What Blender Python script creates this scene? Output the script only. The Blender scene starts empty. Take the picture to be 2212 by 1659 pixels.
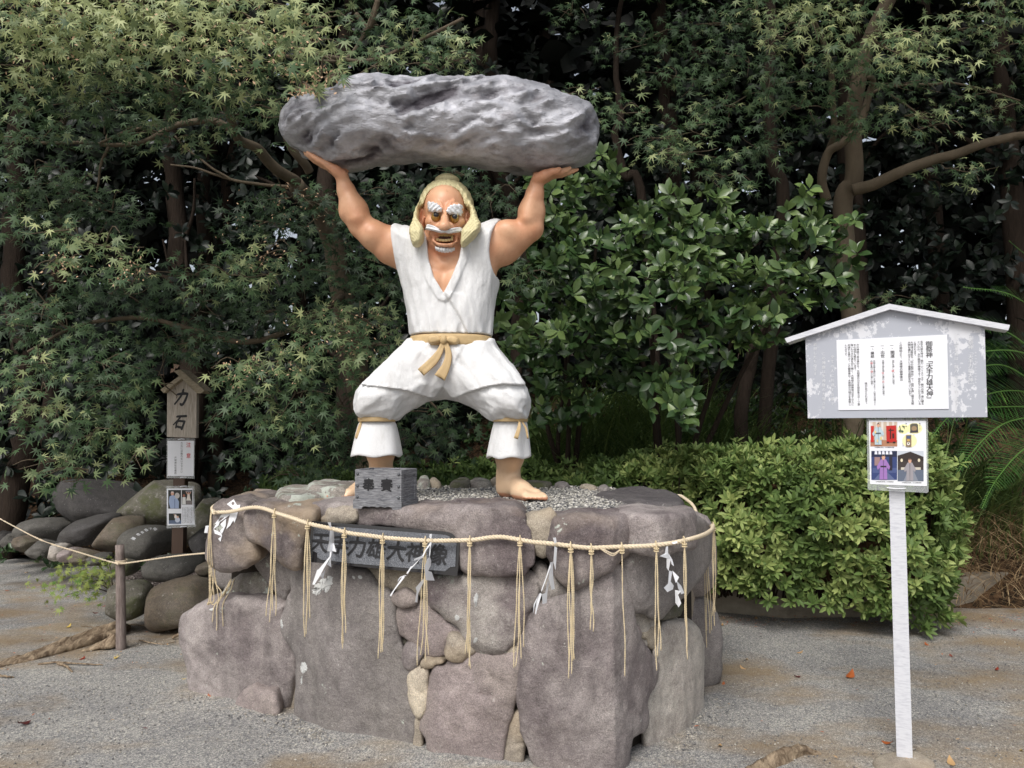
import bpy, math, random
import numpy as np
from mathutils import Vector, Matrix

GLYPHS = '、。々「」あいうえおかがきくげこさしすただちぢってでとなにのはびまみめもゃよらりるれわをんクスッツトプヘポョラリー一万上下世亀事人仰伝使信像全八共内再出切割力務勝参双各名唐境士大天奉始守寿屋岩己布強役御徳思意戸所手押担拝持撲日明有来栃桃様横櫛注無煌照現由百相石社神祭福競等結縁置者腕若菊衆表要触試話賽通連運道選部重開関雄集青（）'
random.seed(7)
rng = np.random.default_rng(11)
S = bpy.context.scene
COL = S.collection
R = math.radians

# ------------------------------------------------------------------ camera
PITCH = R(3.25)
FPX = 1609.0            # focal length in units of a 2212 px wide picture
cam_d = bpy.data.cameras.new('camera')
cam_d.sensor_width = 36.0
cam_d.lens = 36.0 * FPX / 2212.0
cam_d.clip_start = 0.05
cam_d.clip_end = 400.0
cam = bpy.data.objects.new('camera', cam_d)
cam.location = (0, 0, 1.5)
cam.rotation_euler = (R(90) + PITCH, 0, 0)
COL.objects.link(cam)
S.camera = cam

# ------------------------------------------------------------------ sky, sun, exposure
SUN_EL, SUN_AZ = 47.0, 158.0     # azimuth measured from +Y towards -X: behind the camera, to its left
world = bpy.data.worlds.new('World')
S.world = world
world.use_nodes = True
wn, wl = world.node_tree.nodes, world.node_tree.links
wn.clear()
w_out = wn.new('ShaderNodeOutputWorld')
w_bg = wn.new('ShaderNodeBackground')
w_sky = wn.new('ShaderNodeTexSky')
w_sky.sky_type = 'NISHITA'
w_sky.sun_disc = False
w_sky.sun_elevation = R(SUN_EL)
w_sky.sun_rotation = R(360 - SUN_AZ)
w_sky.air_density = 1.0
w_sky.dust_density = 4.0
w_sky.ozone_density = 1.0
# thin overcast: the sky's blue is mixed towards its own grey
w_hsv = wn.new('ShaderNodeHueSaturation')
w_hsv.inputs['Saturation'].default_value = 0.42
wl.new(w_sky.outputs[0], w_hsv.inputs['Color'])
wl.new(w_hsv.outputs[0], w_bg.inputs[0])
w_bg.inputs[1].default_value = 0.125
wl.new(w_bg.outputs[0], w_out.inputs[0])

sun_d = bpy.data.lights.new('sun', 'SUN')
sun_d.energy = 1.5
sun_d.angle = R(24)
sun_d.color = (1.0, 0.965, 0.92)
sun = bpy.data.objects.new('sun', sun_d)
_a, _e = R(SUN_AZ), R(SUN_EL)
_sd = Vector((-math.sin(_a) * math.cos(_e), math.cos(_a) * math.cos(_e), math.sin(_e)))
sun.rotation_euler = _sd.to_track_quat('Z', 'Y').to_euler()
sun.location = (0, -3, 12)
COL.objects.link(sun)

vs = S.view_settings
vs.view_transform = 'Standard'
try:
    vs.look = 'None'
except Exception:
    pass
vs.exposure = 0.35
vs.gamma = 1.0
vs.use_curve_mapping = False
S.cycles.max_bounces = 6
S.cycles.diffuse_bounces = 3
S.cycles.glossy_bounces = 2
S.cycles.transmission_bounces = 3
S.cycles.transparent_max_bounces = 6

# ------------------------------------------------------------------ helpers: picture ray -> point at depth Y, or on a level
CP, SP = math.cos(PITCH), math.sin(PITCH)


def ray(u, v):
    x, t = (u - 1106.0) / FPX, (829.5 - v) / FPX
    return x, CP - t * SP, SP + t * CP


def at(u, v, Y):
    x, y, z = ray(u, v)
    s = Y / y
    return np.array([x * s, Y, 1.5 + z * s])


def onz(u, v, z=0.0):
    dx, dy, dz = ray(u, v)
    s = (z - 1.5) / dz
    return np.array([dx * s, dy * s, z])


ZT = {'P': (0, 0, 1), 'A': (399.6, 1026, .1953), '4': (405, 999, .3418), 'B': (594, 1242, .2278),
      'C': (810, 1188, .2116), 'D': (1107, 1026, .2279), 'E': (1053, 1323, .2197), 'F': (540, 999, .2441),
      '7': (648, 1101.6, .1709), 'H': (864, 367.2, .1302), '1': (594, 135, .3296), '3': (729, 648, .2767),
      'L': (0, 756, .293), 'G': (0, 1188, .2839), 'S': (1674, 637.2, .2669), 'R': (1566, 0, .293), 'K': (1458, 1188, .3408)}


def zp(tag, pts):
    a, b, s = ZT[tag]
    return [(a + x * s, b + y * s) for x, y in pts]


# ------------------------------------------------------------------ objects
def _props(o, label=None, cat=None, group=None, kind=None):
    if label: o['label'] = label
    if cat: o['category'] = cat
    if group: o['group'] = group
    if kind: o['kind'] = kind
    return o


def thing(name, label, cat, loc=(0, 0, 0), group=None, rotz=0.0):
    o = bpy.data.objects.new(name, None)
    o.empty_display_size = 0.1
    o.location = loc
    o.rotation_euler = (0, 0, rotz)
    COL.objects.link(o)
    return _props(o, label, cat, group)


def mesh(name, V, F, smooth=True, mats=None, midx=None):
    """V (n,3), F list of tuples or (m,k) array"""
    me = bpy.data.meshes.new(name)
    V = np.asarray(V, dtype=np.float32)
    if isinstance(F, np.ndarray):
        m, k = F.shape
        me.vertices.add(len(V)); me.vertices.foreach_set('co', V.ravel())
        me.loops.add(m * k); me.loops.foreach_set('vertex_index', F.astype(np.int32).ravel())
        me.polygons.add(m)
        me.polygons.foreach_set('loop_start', np.arange(0, m * k, k, dtype=np.int32))
        me.polygons.foreach_set('loop_total', np.full(m, k, dtype=np.int32))
        me.update(calc_edges=True)
    else:
        me.from_pydata(V.tolist(), [], [tuple(f) for f in F])
        me.update()
    if smooth:
        me.polygons.foreach_set('use_smooth', np.ones(len(me.polygons), dtype=bool))
    if mats is not None:
        for mt in (mats if isinstance(mats, (list, tuple)) else [mats]):
            me.materials.append(mt)
    if midx is not None:
        me.polygons.foreach_set('material_index', np.asarray(midx, dtype=np.int32))
    return me


def ob(name, me, parent=None, loc=None, label=None, cat=None, group=None, kind=None):
    """mesh given in world space; re-expressed relative to its parent thing or to loc"""
    o = bpy.data.objects.new(name, me)
    COL.objects.link(o)
    if parent is not None:
        o.parent = parent
        chain = Matrix.Identity(4)
        p = parent
        while p is not None:
            chain = Matrix.LocRotScale(p.location, p.rotation_euler, p.scale) @ chain
            p = p.parent
        if chain != Matrix.Identity(4) and not me.get('local'):
            me.transform(chain.inverted())
            me['local'] = 1
    elif loc is not None:
        me.transform(Matrix.Translation(-Vector(loc)))
        o.location = loc
    return _props(o, label, cat, group, kind)


class MB:
    """collects pieces into one mesh"""
    def __init__(self):
        self.V, self.F, self.M, self.n = [], [], [], 0

    def add(self, V, F, m=0):
        V = np.asarray(V, dtype=float)
        self.V.append(V)
        self.F += [tuple(int(i) + self.n for i in f) for f in F]
        self.M += [m] * len(F)
        self.n += len(V)

    def box(self, c, size, rot=None, m=0):
        h = np.array(size) / 2
        V = np.array([[x, y, z] for x in (-1, 1) for y in (-1, 1) for z in (-1, 1)]) * h
        if rot is not None: V = V @ np.array(rot).T
        self.add(V + np.array(c), [(0, 1, 3, 2), (4, 6, 7, 5), (0, 4, 5, 1), (2, 3, 7, 6), (0, 2, 6, 4), (1, 5, 7, 3)], m)

    def tube(self, pts, rad, n=8, cap=True, m=0):
        pts = np.asarray(pts, dtype=float)
        k = len(pts)
        rad = np.full(k, rad) if np.isscalar(rad) else np.asarray(rad)
        T = np.gradient(pts, axis=0); T /= np.linalg.norm(T, axis=1)[:, None] + 1e-12
        up = np.array([0, 0, 1.0]) if abs(T[0][2]) < .9 else np.array([1.0, 0, 0])
        N = np.cross(T[0], up); N /= np.linalg.norm(N)
        V = []
        for i in range(k):
            N = N - T[i] * N.dot(T[i]); N /= np.linalg.norm(N) + 1e-12
            B = np.cross(T[i], N)
            a = np.arange(n) * 2 * math.pi / n
            V.append(pts[i] + rad[i] * (np.cos(a)[:, None] * N + np.sin(a)[:, None] * B))
        F = [(i * n + j, i * n + (j + 1) % n, (i + 1) * n + (j + 1) % n, (i + 1) * n + j) for i in range(k - 1) for j in range(n)]
        if cap:
            F += [tuple(range(n - 1, -1, -1)), tuple((k - 1) * n + j for j in range(n))]
        self.add(np.vstack(V), F, m)

    def build(self, name, mats, parent=None, smooth=False, **kw):
        me = mesh(name, np.vstack(self.V), self.F, smooth, mats, self.M)
        return ob(name, me, parent, **kw)


def chaikin(p, n=1, closed=True):
    p = np.asarray(p, dtype=float)
    for _ in range(n):
        q = np.roll(p, -1, axis=0) if closed else p[1:]
        a = p if closed else p[:-1]
        r = np.empty((2 * len(a), p.shape[1]))
        r[0::2] = a * .75 + q * .25
        r[1::2] = a * .25 + q * .75
        p = r if closed else np.vstack([p[:1], r, p[-1:]])
    return p


def spline(pts, n):
    """Catmull-Rom through pts, n samples"""
    p = np.asarray(pts, dtype=float)
    P_ = np.vstack([2 * p[0] - p[1], p, 2 * p[-1] - p[-2]])
    t = np.linspace(0, len(p) - 1 - 1e-9, n)
    i = t.astype(int); f = (t - i)[:, None]
    a, b, c, d = P_[i], P_[i + 1], P_[i + 2], P_[i + 3]
    return .5 * (2 * b + (c - a) * f + (2 * a - 5 * b + 4 * c - d) * f ** 2 + (3 * b - a - 3 * c + d) * f ** 3)


# ------------------------------------------------------------------ characters, cut once from the built-in font
_gl = {}
_fc = bpy.data.curves.new('glyph', 'FONT'); _fo = bpy.data.objects.new('glyph', _fc); COL.objects.link(_fo)
_fc.resolution_u = 3


def glyph(ch):
    if ch not in _gl:
        _fc.body = ch
        bpy.context.view_layer.update()
        me = bpy.data.meshes.new_from_object(_fo.evaluated_get(bpy.context.evaluated_depsgraph_get()))
        V = np.zeros(len(me.vertices) * 3); me.vertices.foreach_get('co', V)
        _gl[ch] = (V.reshape(-1, 3)[:, :2] - [.5, .36], [tuple(p.vertices) for p in me.polygons])
        bpy.data.meshes.remove(me)
    return _gl[ch]


for _ch in sorted(set(GLYPHS)): glyph(_ch)
bpy.data.objects.remove(_fo)

# ------------------------------------------------------------------ noise
_pr = np.random.default_rng(5)
_perm = _pr.permutation(256).astype(np.int32); _perm = np.concatenate([_perm, _perm, _perm])
_grad = _pr.normal(size=(256, 3)).astype(np.float32); _grad /= np.linalg.norm(_grad, axis=1)[:, None]


def perlin(x, y, z):
    xi, yi, zi = np.floor(x).astype(np.int32), np.floor(y).astype(np.int32), np.floor(z).astype(np.int32)
    fx, fy, fz = x - xi, y - yi, z - zi
    s = lambda t: t * t * t * (t * (t * 6 - 15) + 10)
    ux, uy, uz = s(fx), s(fy), s(fz)
    out = 0
    for i in (0, 1):
        wx = ux if i else 1 - ux
        for j in (0, 1):
            wy = uy if j else 1 - uy
            for k in (0, 1):
                wz = uz if k else 1 - uz
                h = _perm[_perm[_perm[(xi + i) & 255] + ((yi + j) & 255)] + ((zi + k) & 255)]
                g = _grad[h]
                out = out + wx * wy * wz * (g[..., 0] * (fx - i) + g[..., 1] * (fy - j) + g[..., 2] * (fz - k))
    return out * 1.6


def fbm(p, sc, oc=3, off=0.0, ridge=False):
    p = np.asarray(p)
    x, y, z = p[..., 0] * sc + off, p[..., 1] * sc + off * 1.7, p[..., 2] * sc - off
    a, tot = 1.0, 0
    for _ in range(oc):
        n = perlin(x, y, z)
        if ridge: n = 1 - 2 * np.abs(n)
        tot = tot + a * n
        a *= .5; x, y, z = x * 2.03, y * 2.03, z * 2.03
    return tot


# ------------------------------------------------------------------ signed distance sculpting
def poly_sd(poly, X, Z):
    """signed distance to a closed polygon, negative inside"""
    p = np.asarray(poly, dtype=np.float32)
    q = np.roll(p, -1, axis=0)
    d = np.full(X.shape, 1e9, dtype=np.float32)
    ins = np.zeros(X.shape, dtype=bool)
    for (x0, z0), (x1, z1) in zip(p, q):
        ex, ez = x1 - x0, z1 - z0
        wx, wz = X - x0, Z - z0
        t = np.clip((wx * ex + wz * ez) / (ex * ex + ez * ez + 1e-12), 0, 1)
        d = np.minimum(d, (wx - ex * t) ** 2 + (wz - ez * t) ** 2)
        c = (z0 > Z) != (z1 > Z)
        with np.errstate(divide='ignore', invalid='ignore'):
            ins ^= c & (X < (x1 - x0) * (Z - z0) / (z1 - z0 if z1 != z0 else 1e-9) + x0)
    d = np.sqrt(d)
    return np.where(ins, -d, d)


def smin(a, b, k):
    h = np.clip(.5 + .5 * (b - a) / k, 0, 1)
    return b * (1 - h) + a * h - k * h * (1 - h)


class Field:
    def __init__(self, xs, ys, zs):
        self.ax = [np.asarray(a, dtype=np.float32) for a in (xs, ys, zs)]
        self.f = np.full([len(a) for a in self.ax], 1.0, dtype=np.float32)

    def grid(self, lo=None, hi=None):
        sl = []
        for i in range(3):
            a = self.ax[i]
            s = 0 if lo is None else max(0, np.searchsorted(a, lo[i]) - 1)
            e = len(a) if hi is None else min(len(a), np.searchsorted(a, hi[i]) + 1)
            sl.append(slice(s, e))
        g = np.meshgrid(*[self.ax[i][sl[i]] for i in range(3)], indexing='ij', sparse=True)
        return tuple(sl), g

    def _put(self, lo, hi, fn, k, mode):
        m = max(k, .02) * 1.5 + .02
        sl, g = self.grid(np.array(lo) - m, np.array(hi) + m)
        if any(s.stop <= s.start for s in sl): return
        d = fn(*g)
        c = self.f[sl]
        if mode == 'u': self.f[sl] = smin(c, d, k) if k > 0 else np.minimum(c, d)
        elif mode == 's': self.f[sl] = -smin(-c, d, k) if k > 0 else np.maximum(c, -d)

    def ell(self, c, r, k=.02, mode='u', rot=None):
        c = np.array(c, dtype=np.float32); r = np.array(r, dtype=np.float32)
        M = None if rot is None else np.array(Matrix.Rotation(rot[0], 3, rot[1]))

        def fn(X, Y, Z):
            x, y, z = X - c[0], Y - c[1], Z - c[2]
            if M is not None:
                x, y, z = M[0, 0] * x + M[1, 0] * y + M[2, 0] * z, M[0, 1] * x + M[1, 1] * y + M[2, 1] * z, M[0, 2] * x + M[1, 2] * y + M[2, 2] * z
            k0 = np.sqrt((x / r[0]) ** 2 + (y / r[1]) ** 2 + (z / r[2]) ** 2)
            k1 = np.sqrt((x / r[0] ** 2) ** 2 + (y / r[1] ** 2) ** 2 + (z / r[2] ** 2) ** 2) + 1e-6
            return k0 * (k0 - 1) / k1
        rr = r.max() if M is not None else r
        self._put(c - rr, c + rr, fn, k, mode)

    def cap(self, a, b, ra, rb=None, k=.02, mode='u'):
        a, b = np.array(a, dtype=np.float32), np.array(b, dtype=np.float32)
        rb = ra if rb is None else rb
        e = b - a; L = float(e @ e) + 1e-12

        def fn(X, Y, Z):
            x, y, z = X - a[0], Y - a[1], Z - a[2]
            t = np.clip((x * e[0] + y * e[1] + z * e[2]) / L, 0, 1)
            return np.sqrt((x - e[0] * t) ** 2 + (y - e[1] * t) ** 2 + (z - e[2] * t) ** 2) - (ra + (rb - ra) * t)
        m = max(ra, rb)
        self._put(np.minimum(a, b) - m, np.maximum(a, b) + m, fn, k, mode)

    def chain(self, pts, rad, k=.02, mode='u'):
        rad = [rad] * len(pts) if np.isscalar(rad) else rad
        for i in range(len(pts) - 1):
            self.cap(pts[i], pts[i + 1], rad[i], rad[i + 1], k, mode)

    def surface(self):
        f = self.f
        X, Y, Z = self.ax
        ins = f < 0
        n = np.array(f.shape) - 1
        ed = {}
        for axis in range(3):
            a = [slice(None)] * 3; b = [slice(None)] * 3
            a[axis] = slice(0, -1); b[axis] = slice(1, None)
            s = ins[tuple(a)] != ins[tuple(b)]
            idx = np.argwhere(s)
            ed[axis] = (idx, ins[tuple(a)][s])
            f0 = f[tuple(a)][s]; f1 = f[tuple(b)][s]
            t = f0 / (f0 - f1)
            P = np.stack([X[idx[:, 0]], Y[idx[:, 1]], Z[idx[:, 2]]], 1)
            A = self.ax[axis]
            P[:, axis] = A[idx[:, axis]] * (1 - t) + A[idx[:, axis] + 1] * t
            o1, o2 = [i for i in range(3) if i != axis]
            for d1 in (0, -1):
                for d2 in (0, -1):
                    c = idx.copy(); c[:, o1] += d1; c[:, o2] += d2
                    ok = (c >= 0).all(1) & (c < n).all(1)
                    cc = c[ok]
                    lin = np.ravel_multi_index(cc.T, tuple(n))
                    ed.setdefault('l', []).append((lin, P[ok]))
        lin = np.concatenate([l for l, _ in ed['l']]); PP = np.concatenate([p for _, p in ed['l']])
        uq, inv = np.unique(lin, return_inverse=True)
        cn = np.bincount(inv)
        V = np.stack([np.bincount(inv, PP[:, q]) / cn for q in range(3)], 1)
        F = []
        for axis in range(3):
            idx, sg = ed[axis]
            o1, o2 = (axis + 1) % 3, (axis + 2) % 3
            qs = []
            for d1, d2 in ((0, 0), (-1, 0), (-1, -1), (0, -1)):
                c = idx.copy(); c[:, o1] += d1; c[:, o2] += d2
                qs.append(c)
            ok = np.ones(len(idx), dtype=bool)
            for c in qs: ok &= (c >= 0).all(1) & (c < n).all(1)
            q = np.stack([np.searchsorted(uq, np.ravel_multi_index(c[ok].T, tuple(n))) for c in qs], 1)
            s = sg[ok]
            q[~s] = q[~s][:, ::-1]
            F.append(q)
        return V, np.vstack(F)


def inflate(poly, X, Y, Z, yc, T, Rr, pw=2.0):
    """SDF-like field of a front outline (x,z) given thickness: half depth T, rounded over Rr at the rim"""
    d2 = -poly_sd(poly, np.broadcast_to(X, np.broadcast_shapes(X.shape, Z.shape))[:, :1, :],
                  np.broadcast_to(Z, np.broadcast_shapes(X.shape, Z.shape))[:, :1, :])
    e = np.clip(1 - d2 / Rr, 0, None)
    dy = np.abs(Y - yc) / T
    g = (np.clip(dy, 0, None) ** pw + e ** pw) ** (1 / pw) - 1
    return g * min(T, Rr)


def relax(V, F, it=1, lam=.5):
    n = len(V)
    E = np.vstack([F[:, [0, 1]], F[:, [1, 2]], F[:, [2, 3]], F[:, [3, 0]]])
    for _ in range(it):
        s = np.zeros((n, 3)); c = np.bincount(E[:, 0], minlength=n)
        for q in range(3): s[:, q] = np.bincount(E[:, 0], V[E[:, 1], q], minlength=n)
        V = V * (1 - lam) + lam * s / np.maximum(c, 1)[:, None]
    return V


# ------------------------------------------------------------------ materials
def lin(r, g, b):
    f = lambda c: c / 12.92 if c <= .04045 else ((c + .055) / 1.055) ** 2.4
    return (f(r / 255), f(g / 255), f(b / 255), 1)


class Mat:
    def __init__(self, name, rough=.8, spec=.5):
        self.m = bpy.data.materials.new(name)
        self.m.use_nodes = True
        self.nt = self.m.node_tree
        self.n, self.l = self.nt.nodes, self.nt.links
        self.b = self.n['Principled BSDF']
        self.b.inputs['Roughness'].default_value = rough
        self.b.inputs['Specular IOR Level'].default_value = spec
        self.tc = None
        self.h = None

    def coord(self, scale=(1, 1, 1), src='Object'):
        if self.tc is None: self.tc = self.n.new('ShaderNodeTexCoord')
        mp = self.n.new('ShaderNodeMapping')
        mp.inputs['Scale'].default_value = scale
        self.l.new(self.tc.outputs[src], mp.inputs[0])
        return mp.outputs[0]

    def noise(self, scale, detail=4, rough=.6, vec=None, dist=0):
        t = self.n.new('ShaderNodeTexNoise')
        t.inputs['Scale'].default_value = scale
        t.inputs['Detail'].default_value = detail
        t.inputs['Roughness'].default_value = rough
        t.inputs['Distortion'].default_value = dist
        self.l.new(vec if vec is not None else self.coord(), t.inputs['Vector'])
        return t.outputs['Fac']

    def voro(self, scale, feature='F1', vec=None, out='Distance'):
        t = self.n.new('ShaderNodeTexVoronoi')
        t.feature = feature
        t.inputs['Scale'].default_value = scale
        self.l.new(vec if vec is not None else self.coord(), t.inputs['Vector'])
        return t.outputs[out]

    def wave(self, scale, vec=None, dist=5, detail=2):
        t = self.n.new('ShaderNodeTexWave')
        t.inputs['Scale'].default_value = scale
        t.inputs['Distortion'].default_value = dist
        t.inputs['Detail'].default_value = detail
        self.l.new(vec if vec is not None else self.coord(), t.inputs['Vector'])
        return t.outputs['Fac']

    def ramp(self, fac, stops, interp='LINEAR'):
        r = self.n.new('ShaderNodeValToRGB')
        r.color_ramp.interpolation = interp
        e = r.color_ramp.elements
        while len(e) < len(stops): e.new(.5)
        for i, (p, c) in enumerate(stops):
            e[i].position = p
            e[i].color = c if len(c) == 4 else (*c, 1)
        self.l.new(fac, r.inputs[0])
        return r.outputs[0]

    def mix(self, fac, a, b, mode='MIX'):
        x = self.n.new('ShaderNodeMix')
        x.data_type = 'RGBA'; x.blend_type = mode
        for s, v in ((0, fac), (6, a), (7, b)):
            if isinstance(v, (int, float)): x.inputs[s].default_value = v
            elif isinstance(v, tuple): x.inputs[s].default_value = v
            else: self.l.new(v, x.inputs[s])
        return x.outputs[2]

    def math(self, op, a, b=0.0):
        x = self.n.new('ShaderNodeMath'); x.operation = op
        for s, v in ((0, a), (1, b)):
            if isinstance(v, (int, float)): x.inputs[s].default_value = v
            else: self.l.new(v, x.inputs[s])
        return x.outputs[0]

    def color(self, c):
        if isinstance(c, tuple): self.b.inputs['Base Color'].default_value = c
        else: self.l.new(c, self.b.inputs['Base Color'])
        return self

    def bump(self, h, strength=.5, dist=.01):
        x = self.n.new('ShaderNodeBump')
        x.inputs['Strength'].default_value = strength
        x.inputs['Distance'].default_value = dist
        self.l.new(h, x.inputs['Height'])
        if self.h is not None: self.l.new(self.h, x.inputs['Normal'])
        self.h = x.outputs[0]
        self.l.new(self.h, self.b.inputs['Normal'])
        return self

    def rough(self, r):
        self.l.new(r, self.b.inputs['Roughness']); return self


BW0, BW1 = (0, 0, 0, 1), (1, 1, 1, 1)


def stone_mat(name, base, alt, spot=(.55, .53, .5, 1), lichen=0.0, moss=0.0, tan=0.0, bump=.55, stain=.5):
    m = Mat(name, .88, .3)
    c = m.coord()
    base, alt = tuple((v * .76 + .24 * sum(base[:3]) / 3) * 1.40 for v in base[:3]) + (1,), tuple((v * .76 + .24 * sum(alt[:3]) / 3) * 1.40 for v in alt[:3]) + (1,)
    big = m.noise(3.2, 5, .6, c)
    base = tuple(v * .86 for v in base[:3]) + (1,)
    col = m.mix(m.ramp(big, [(.40, BW0), (.60, BW1)]), base, alt)
    st = m.coord((5, 5, 1.1))
    streak = m.noise(3.0, 4, .6, st)
    dk = tuple(v * .55 for v in base[:3]) + (1,)
    col = m.mix(m.math('MULTIPLY', m.ramp(streak, [(.5, BW0), (.72, BW1)]), stain), col, dk)
    pale = m.noise(1.9, 6, .62, m.coord((1, 1, .8)))
    pl = tuple(min(1, v * 1.55 + .02) for v in alt[:3]) + (1,)
    col = m.mix(m.math('MULTIPLY', m.ramp(pale, [(.50, BW0), (.68, BW1)]), .65), col, pl)
    fine = m.noise(210, 3, .75, c)
    col = m.mix(.85, col, m.ramp(fine, [(.3, (.5, .5, .5, 1)), (.5, (1, 1, 1, 1)), (.72, (1.6, 1.58, 1.55, 1))]), 'MULTIPLY')
    mot = m.noise(17, 8, .86, c)
    col = m.mix(.75, col, m.ramp(mot, [(.34, (.62, .60, .61, 1)), (.52, (1, 1, 1, 1)), (.70, (1.28, 1.27, 1.24, 1))]), 'MULTIPLY')
    med = m.noise(28, 5, .7, c)
    col = m.mix(m.ramp(med, [(.56, BW0), (.74, (.6, .6, .6, 1))]), col, spot)
    dots = m.voro(34, 'F1', m.mix(.05, c, m.noise(60, 3, .7, c)))
    dsel = m.math('MULTIPLY', m.ramp(dots, [(.10, BW1), (.16, BW0)]), m.ramp(m.noise(6, 4, .6, c), [(.52, BW0), (.60, BW1)]))
    col = m.mix(m.math('MULTIPLY', dsel, .7), col, lin(196, 194, 188))
    if tan > 0:
        t = m.noise(2.3, 3, .5, m.coord((1, 1, 1.6)))
        col = m.mix(m.math('MULTIPLY', m.ramp(t, [(.5, BW0), (.66, BW1)]), tan), col, lin(176, 156, 128))
    if lichen > 0:
        l1 = m.noise(7, 6, .65, c)
        mask = m.ramp(l1, [(.70 - lichen * .16, BW0), (.72 - lichen * .16, BW1)])
        col = m.mix(mask, col, m.mix(m.noise(60, 2, .5, c), lin(150, 158, 146), lin(205, 208, 200)))
    if moss > 0:
        mm = m.noise(5, 6, .7, m.coord((1, 1, .7)))
        col = m.mix(m.math('MULTIPLY', m.ramp(mm, [(.5, BW0), (.62, BW1)]), moss), col, lin(84, 88, 58))
    m.color(col)
    m.bump(m.noise(9, 7, .7, c), bump * .8, .018)
    m.bump(m.ramp(m.noise(22, 5, .7, c), [(.38, BW0), (.5, BW1)]), .35, .006)
    m.bump(m.noise(70, 5, .75, c), .8, .009)
    return m.m


def plain(name, c, rough=.6, spec=.5, metal=0.0):
    m = Mat(name, rough, spec); m.color(c); m.b.inputs['Metallic'].default_value = metal
    return m.m


M = {}
M['stone_purple'] = stone_mat('purple_stone', lin(112, 102, 102), lin(132, 124, 121), spot=lin(160, 152, 150), lichen=.12)
M['stone_purple_dark'] = stone_mat('dark_purple_stone', lin(98, 87, 88), lin(120, 111, 108), spot=lin(168, 160, 158), lichen=.25, tan=.25)
M['stone_cap'] = stone_mat('lichened_cap_stone', lin(98, 88, 88), lin(122, 112, 106), spot=lin(166, 160, 154), lichen=.55, tan=.55)
M['stone_grey'] = stone_mat('grey_stone', lin(128, 122, 118), lin(112, 106, 104), spot=lin(150, 146, 142), lichen=.1)
M['stone_pink'] = stone_mat('pinkish_stone', lin(142, 130, 124), lin(124, 112, 110), spot=lin(160, 152, 144), stain=.25)
M['stone_mottled'] = stone_mat('mottled_stone', lin(104, 92, 94), lin(134, 128, 122), spot=lin(178, 174, 168), lichen=.5, stain=.4)
M['stone_lichen'] = stone_mat('lichened_stone', lin(120, 112, 108), lin(140, 134, 124), lichen=1.1, moss=.3)
M['stone_light'] = stone_mat('pale_granite', lin(172, 166, 156), lin(146, 138, 130), spot=lin(196, 192, 184), stain=.2)
M['stone_tan'] = stone_mat('tan_stone', lin(160, 148, 128), lin(134, 124, 110), spot=lin(186, 178, 160), tan=.4, stain=.3)
M['stone_cream'] = stone_mat('cream_stone', lin(196, 182, 156), lin(168, 156, 136), spot=lin(214, 206, 190), stain=.15)
M['stone_moss'] = stone_mat('mossy_stone', lin(100, 96, 84), lin(82, 80, 68), moss=.9, lichen=.15)
M['river_grey'] = stone_mat('grey_river_stone', lin(92, 90, 84), lin(76, 74, 70), spot=lin(120, 116, 110), stain=.2, bump=.25)
M['river_brown'] = stone_mat('brown_river_stone', lin(104, 92, 76), lin(84, 76, 66), spot=lin(140, 124, 104), stain=.3, bump=.25, moss=.3)
M['river_dark'] = stone_mat('dark_river_stone', lin(72, 70, 68), lin(60, 58, 58), spot=lin(96, 92, 90), stain=.2, bump=.2)
M['flat_dark'] = stone_mat('dark_flat_stone', lin(92, 88, 88), lin(74, 70, 72), spot=lin(130, 126, 122), stain=.2, bump=.35)
M['earth'] = (lambda m: (m.color(m.mix(m.noise(12, 5), lin(30, 26, 23), lin(62, 56, 50))), m.bump(m.noise(40, 4), .8, .02), m.m)[-1])(Mat('dark_earth', .95, .2))
# ================================================================== the statue
YS = 4.25
TOPZ = 1.10
pxm = YS / FPX


def W(tag, x, y, Y=YS):
    u, v = zp(tag, [(x, y)])[0]
    return at(u, v, Y)


def Pw(u, v, Y=YS): return at(u, v, Y)


def xz(poly, Y=YS):
    return np.array([at(u, v, Y)[[0, 2]] for u, v in poly])


sm = Mat('painted_skin', .42, .45)
_c = sm.coord()
skin = sm.mix(sm.ramp(sm.noise(7, 4, .6, _c), [(.35, BW0), (.65, BW1)]), lin(218, 172, 138), lin(206, 150, 116))
at_n = sm.n.new('ShaderNodeAttribute'); at_n.attribute_name = 'paint'
skin = sm.mix(at_n.outputs['Fac'], skin, lin(200, 122, 92))
at_p = sm.n.new('ShaderNodeAttribute'); at_p.attribute_name = 'pale'
skin = sm.mix(at_p.outputs['Fac'], skin, lin(222, 196, 164))
skin = sm.mix(sm.math('MULTIPLY', sm.ramp(sm.noise(26, 6, .75, sm.coord((2, 2, .7))), [(.55, BW0), (.75, BW1)]), .35), skin, lin(160, 112, 84))
sm.color(skin); sm.bump(sm.noise(60, 3, .6, _c), .22, .004)
M['skin'] = sm.m
wm = Mat('white_painted_cloth', .62, .35)
_c = wm.coord((1, 1, .55))
_w = wm.mix(wm.ramp(wm.noise(6, 6, .7, _c), [(.5, BW0), (.75, BW1)]), lin(220, 221, 222), lin(200, 200, 200))
_w = wm.mix(wm.ramp(wm.noise(24, 6, .8, wm.coord((1.4, 1, .5))), [(.62, BW0), (.74, (.5, .5, .5, 1))]), _w, lin(160, 154, 146))
_w = wm.mix(wm.math('MULTIPLY', wm.ramp(wm.noise(4, 6, .75, wm.coord((3, 3, .6))), [(.52, BW0), (.72, BW1)]), .45), _w, lin(172, 170, 166))
wm.color(_w); wm.bump(wm.noise(11, 6, .65, wm.coord((1.6, 1, .6))), .35, .010); wm.bump(wm.noise(55, 5, .7), .5, .006)
M['white_cloth'] = wm.m
hm = Mat('pale_yellow_hair', .5, .4)
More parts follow.
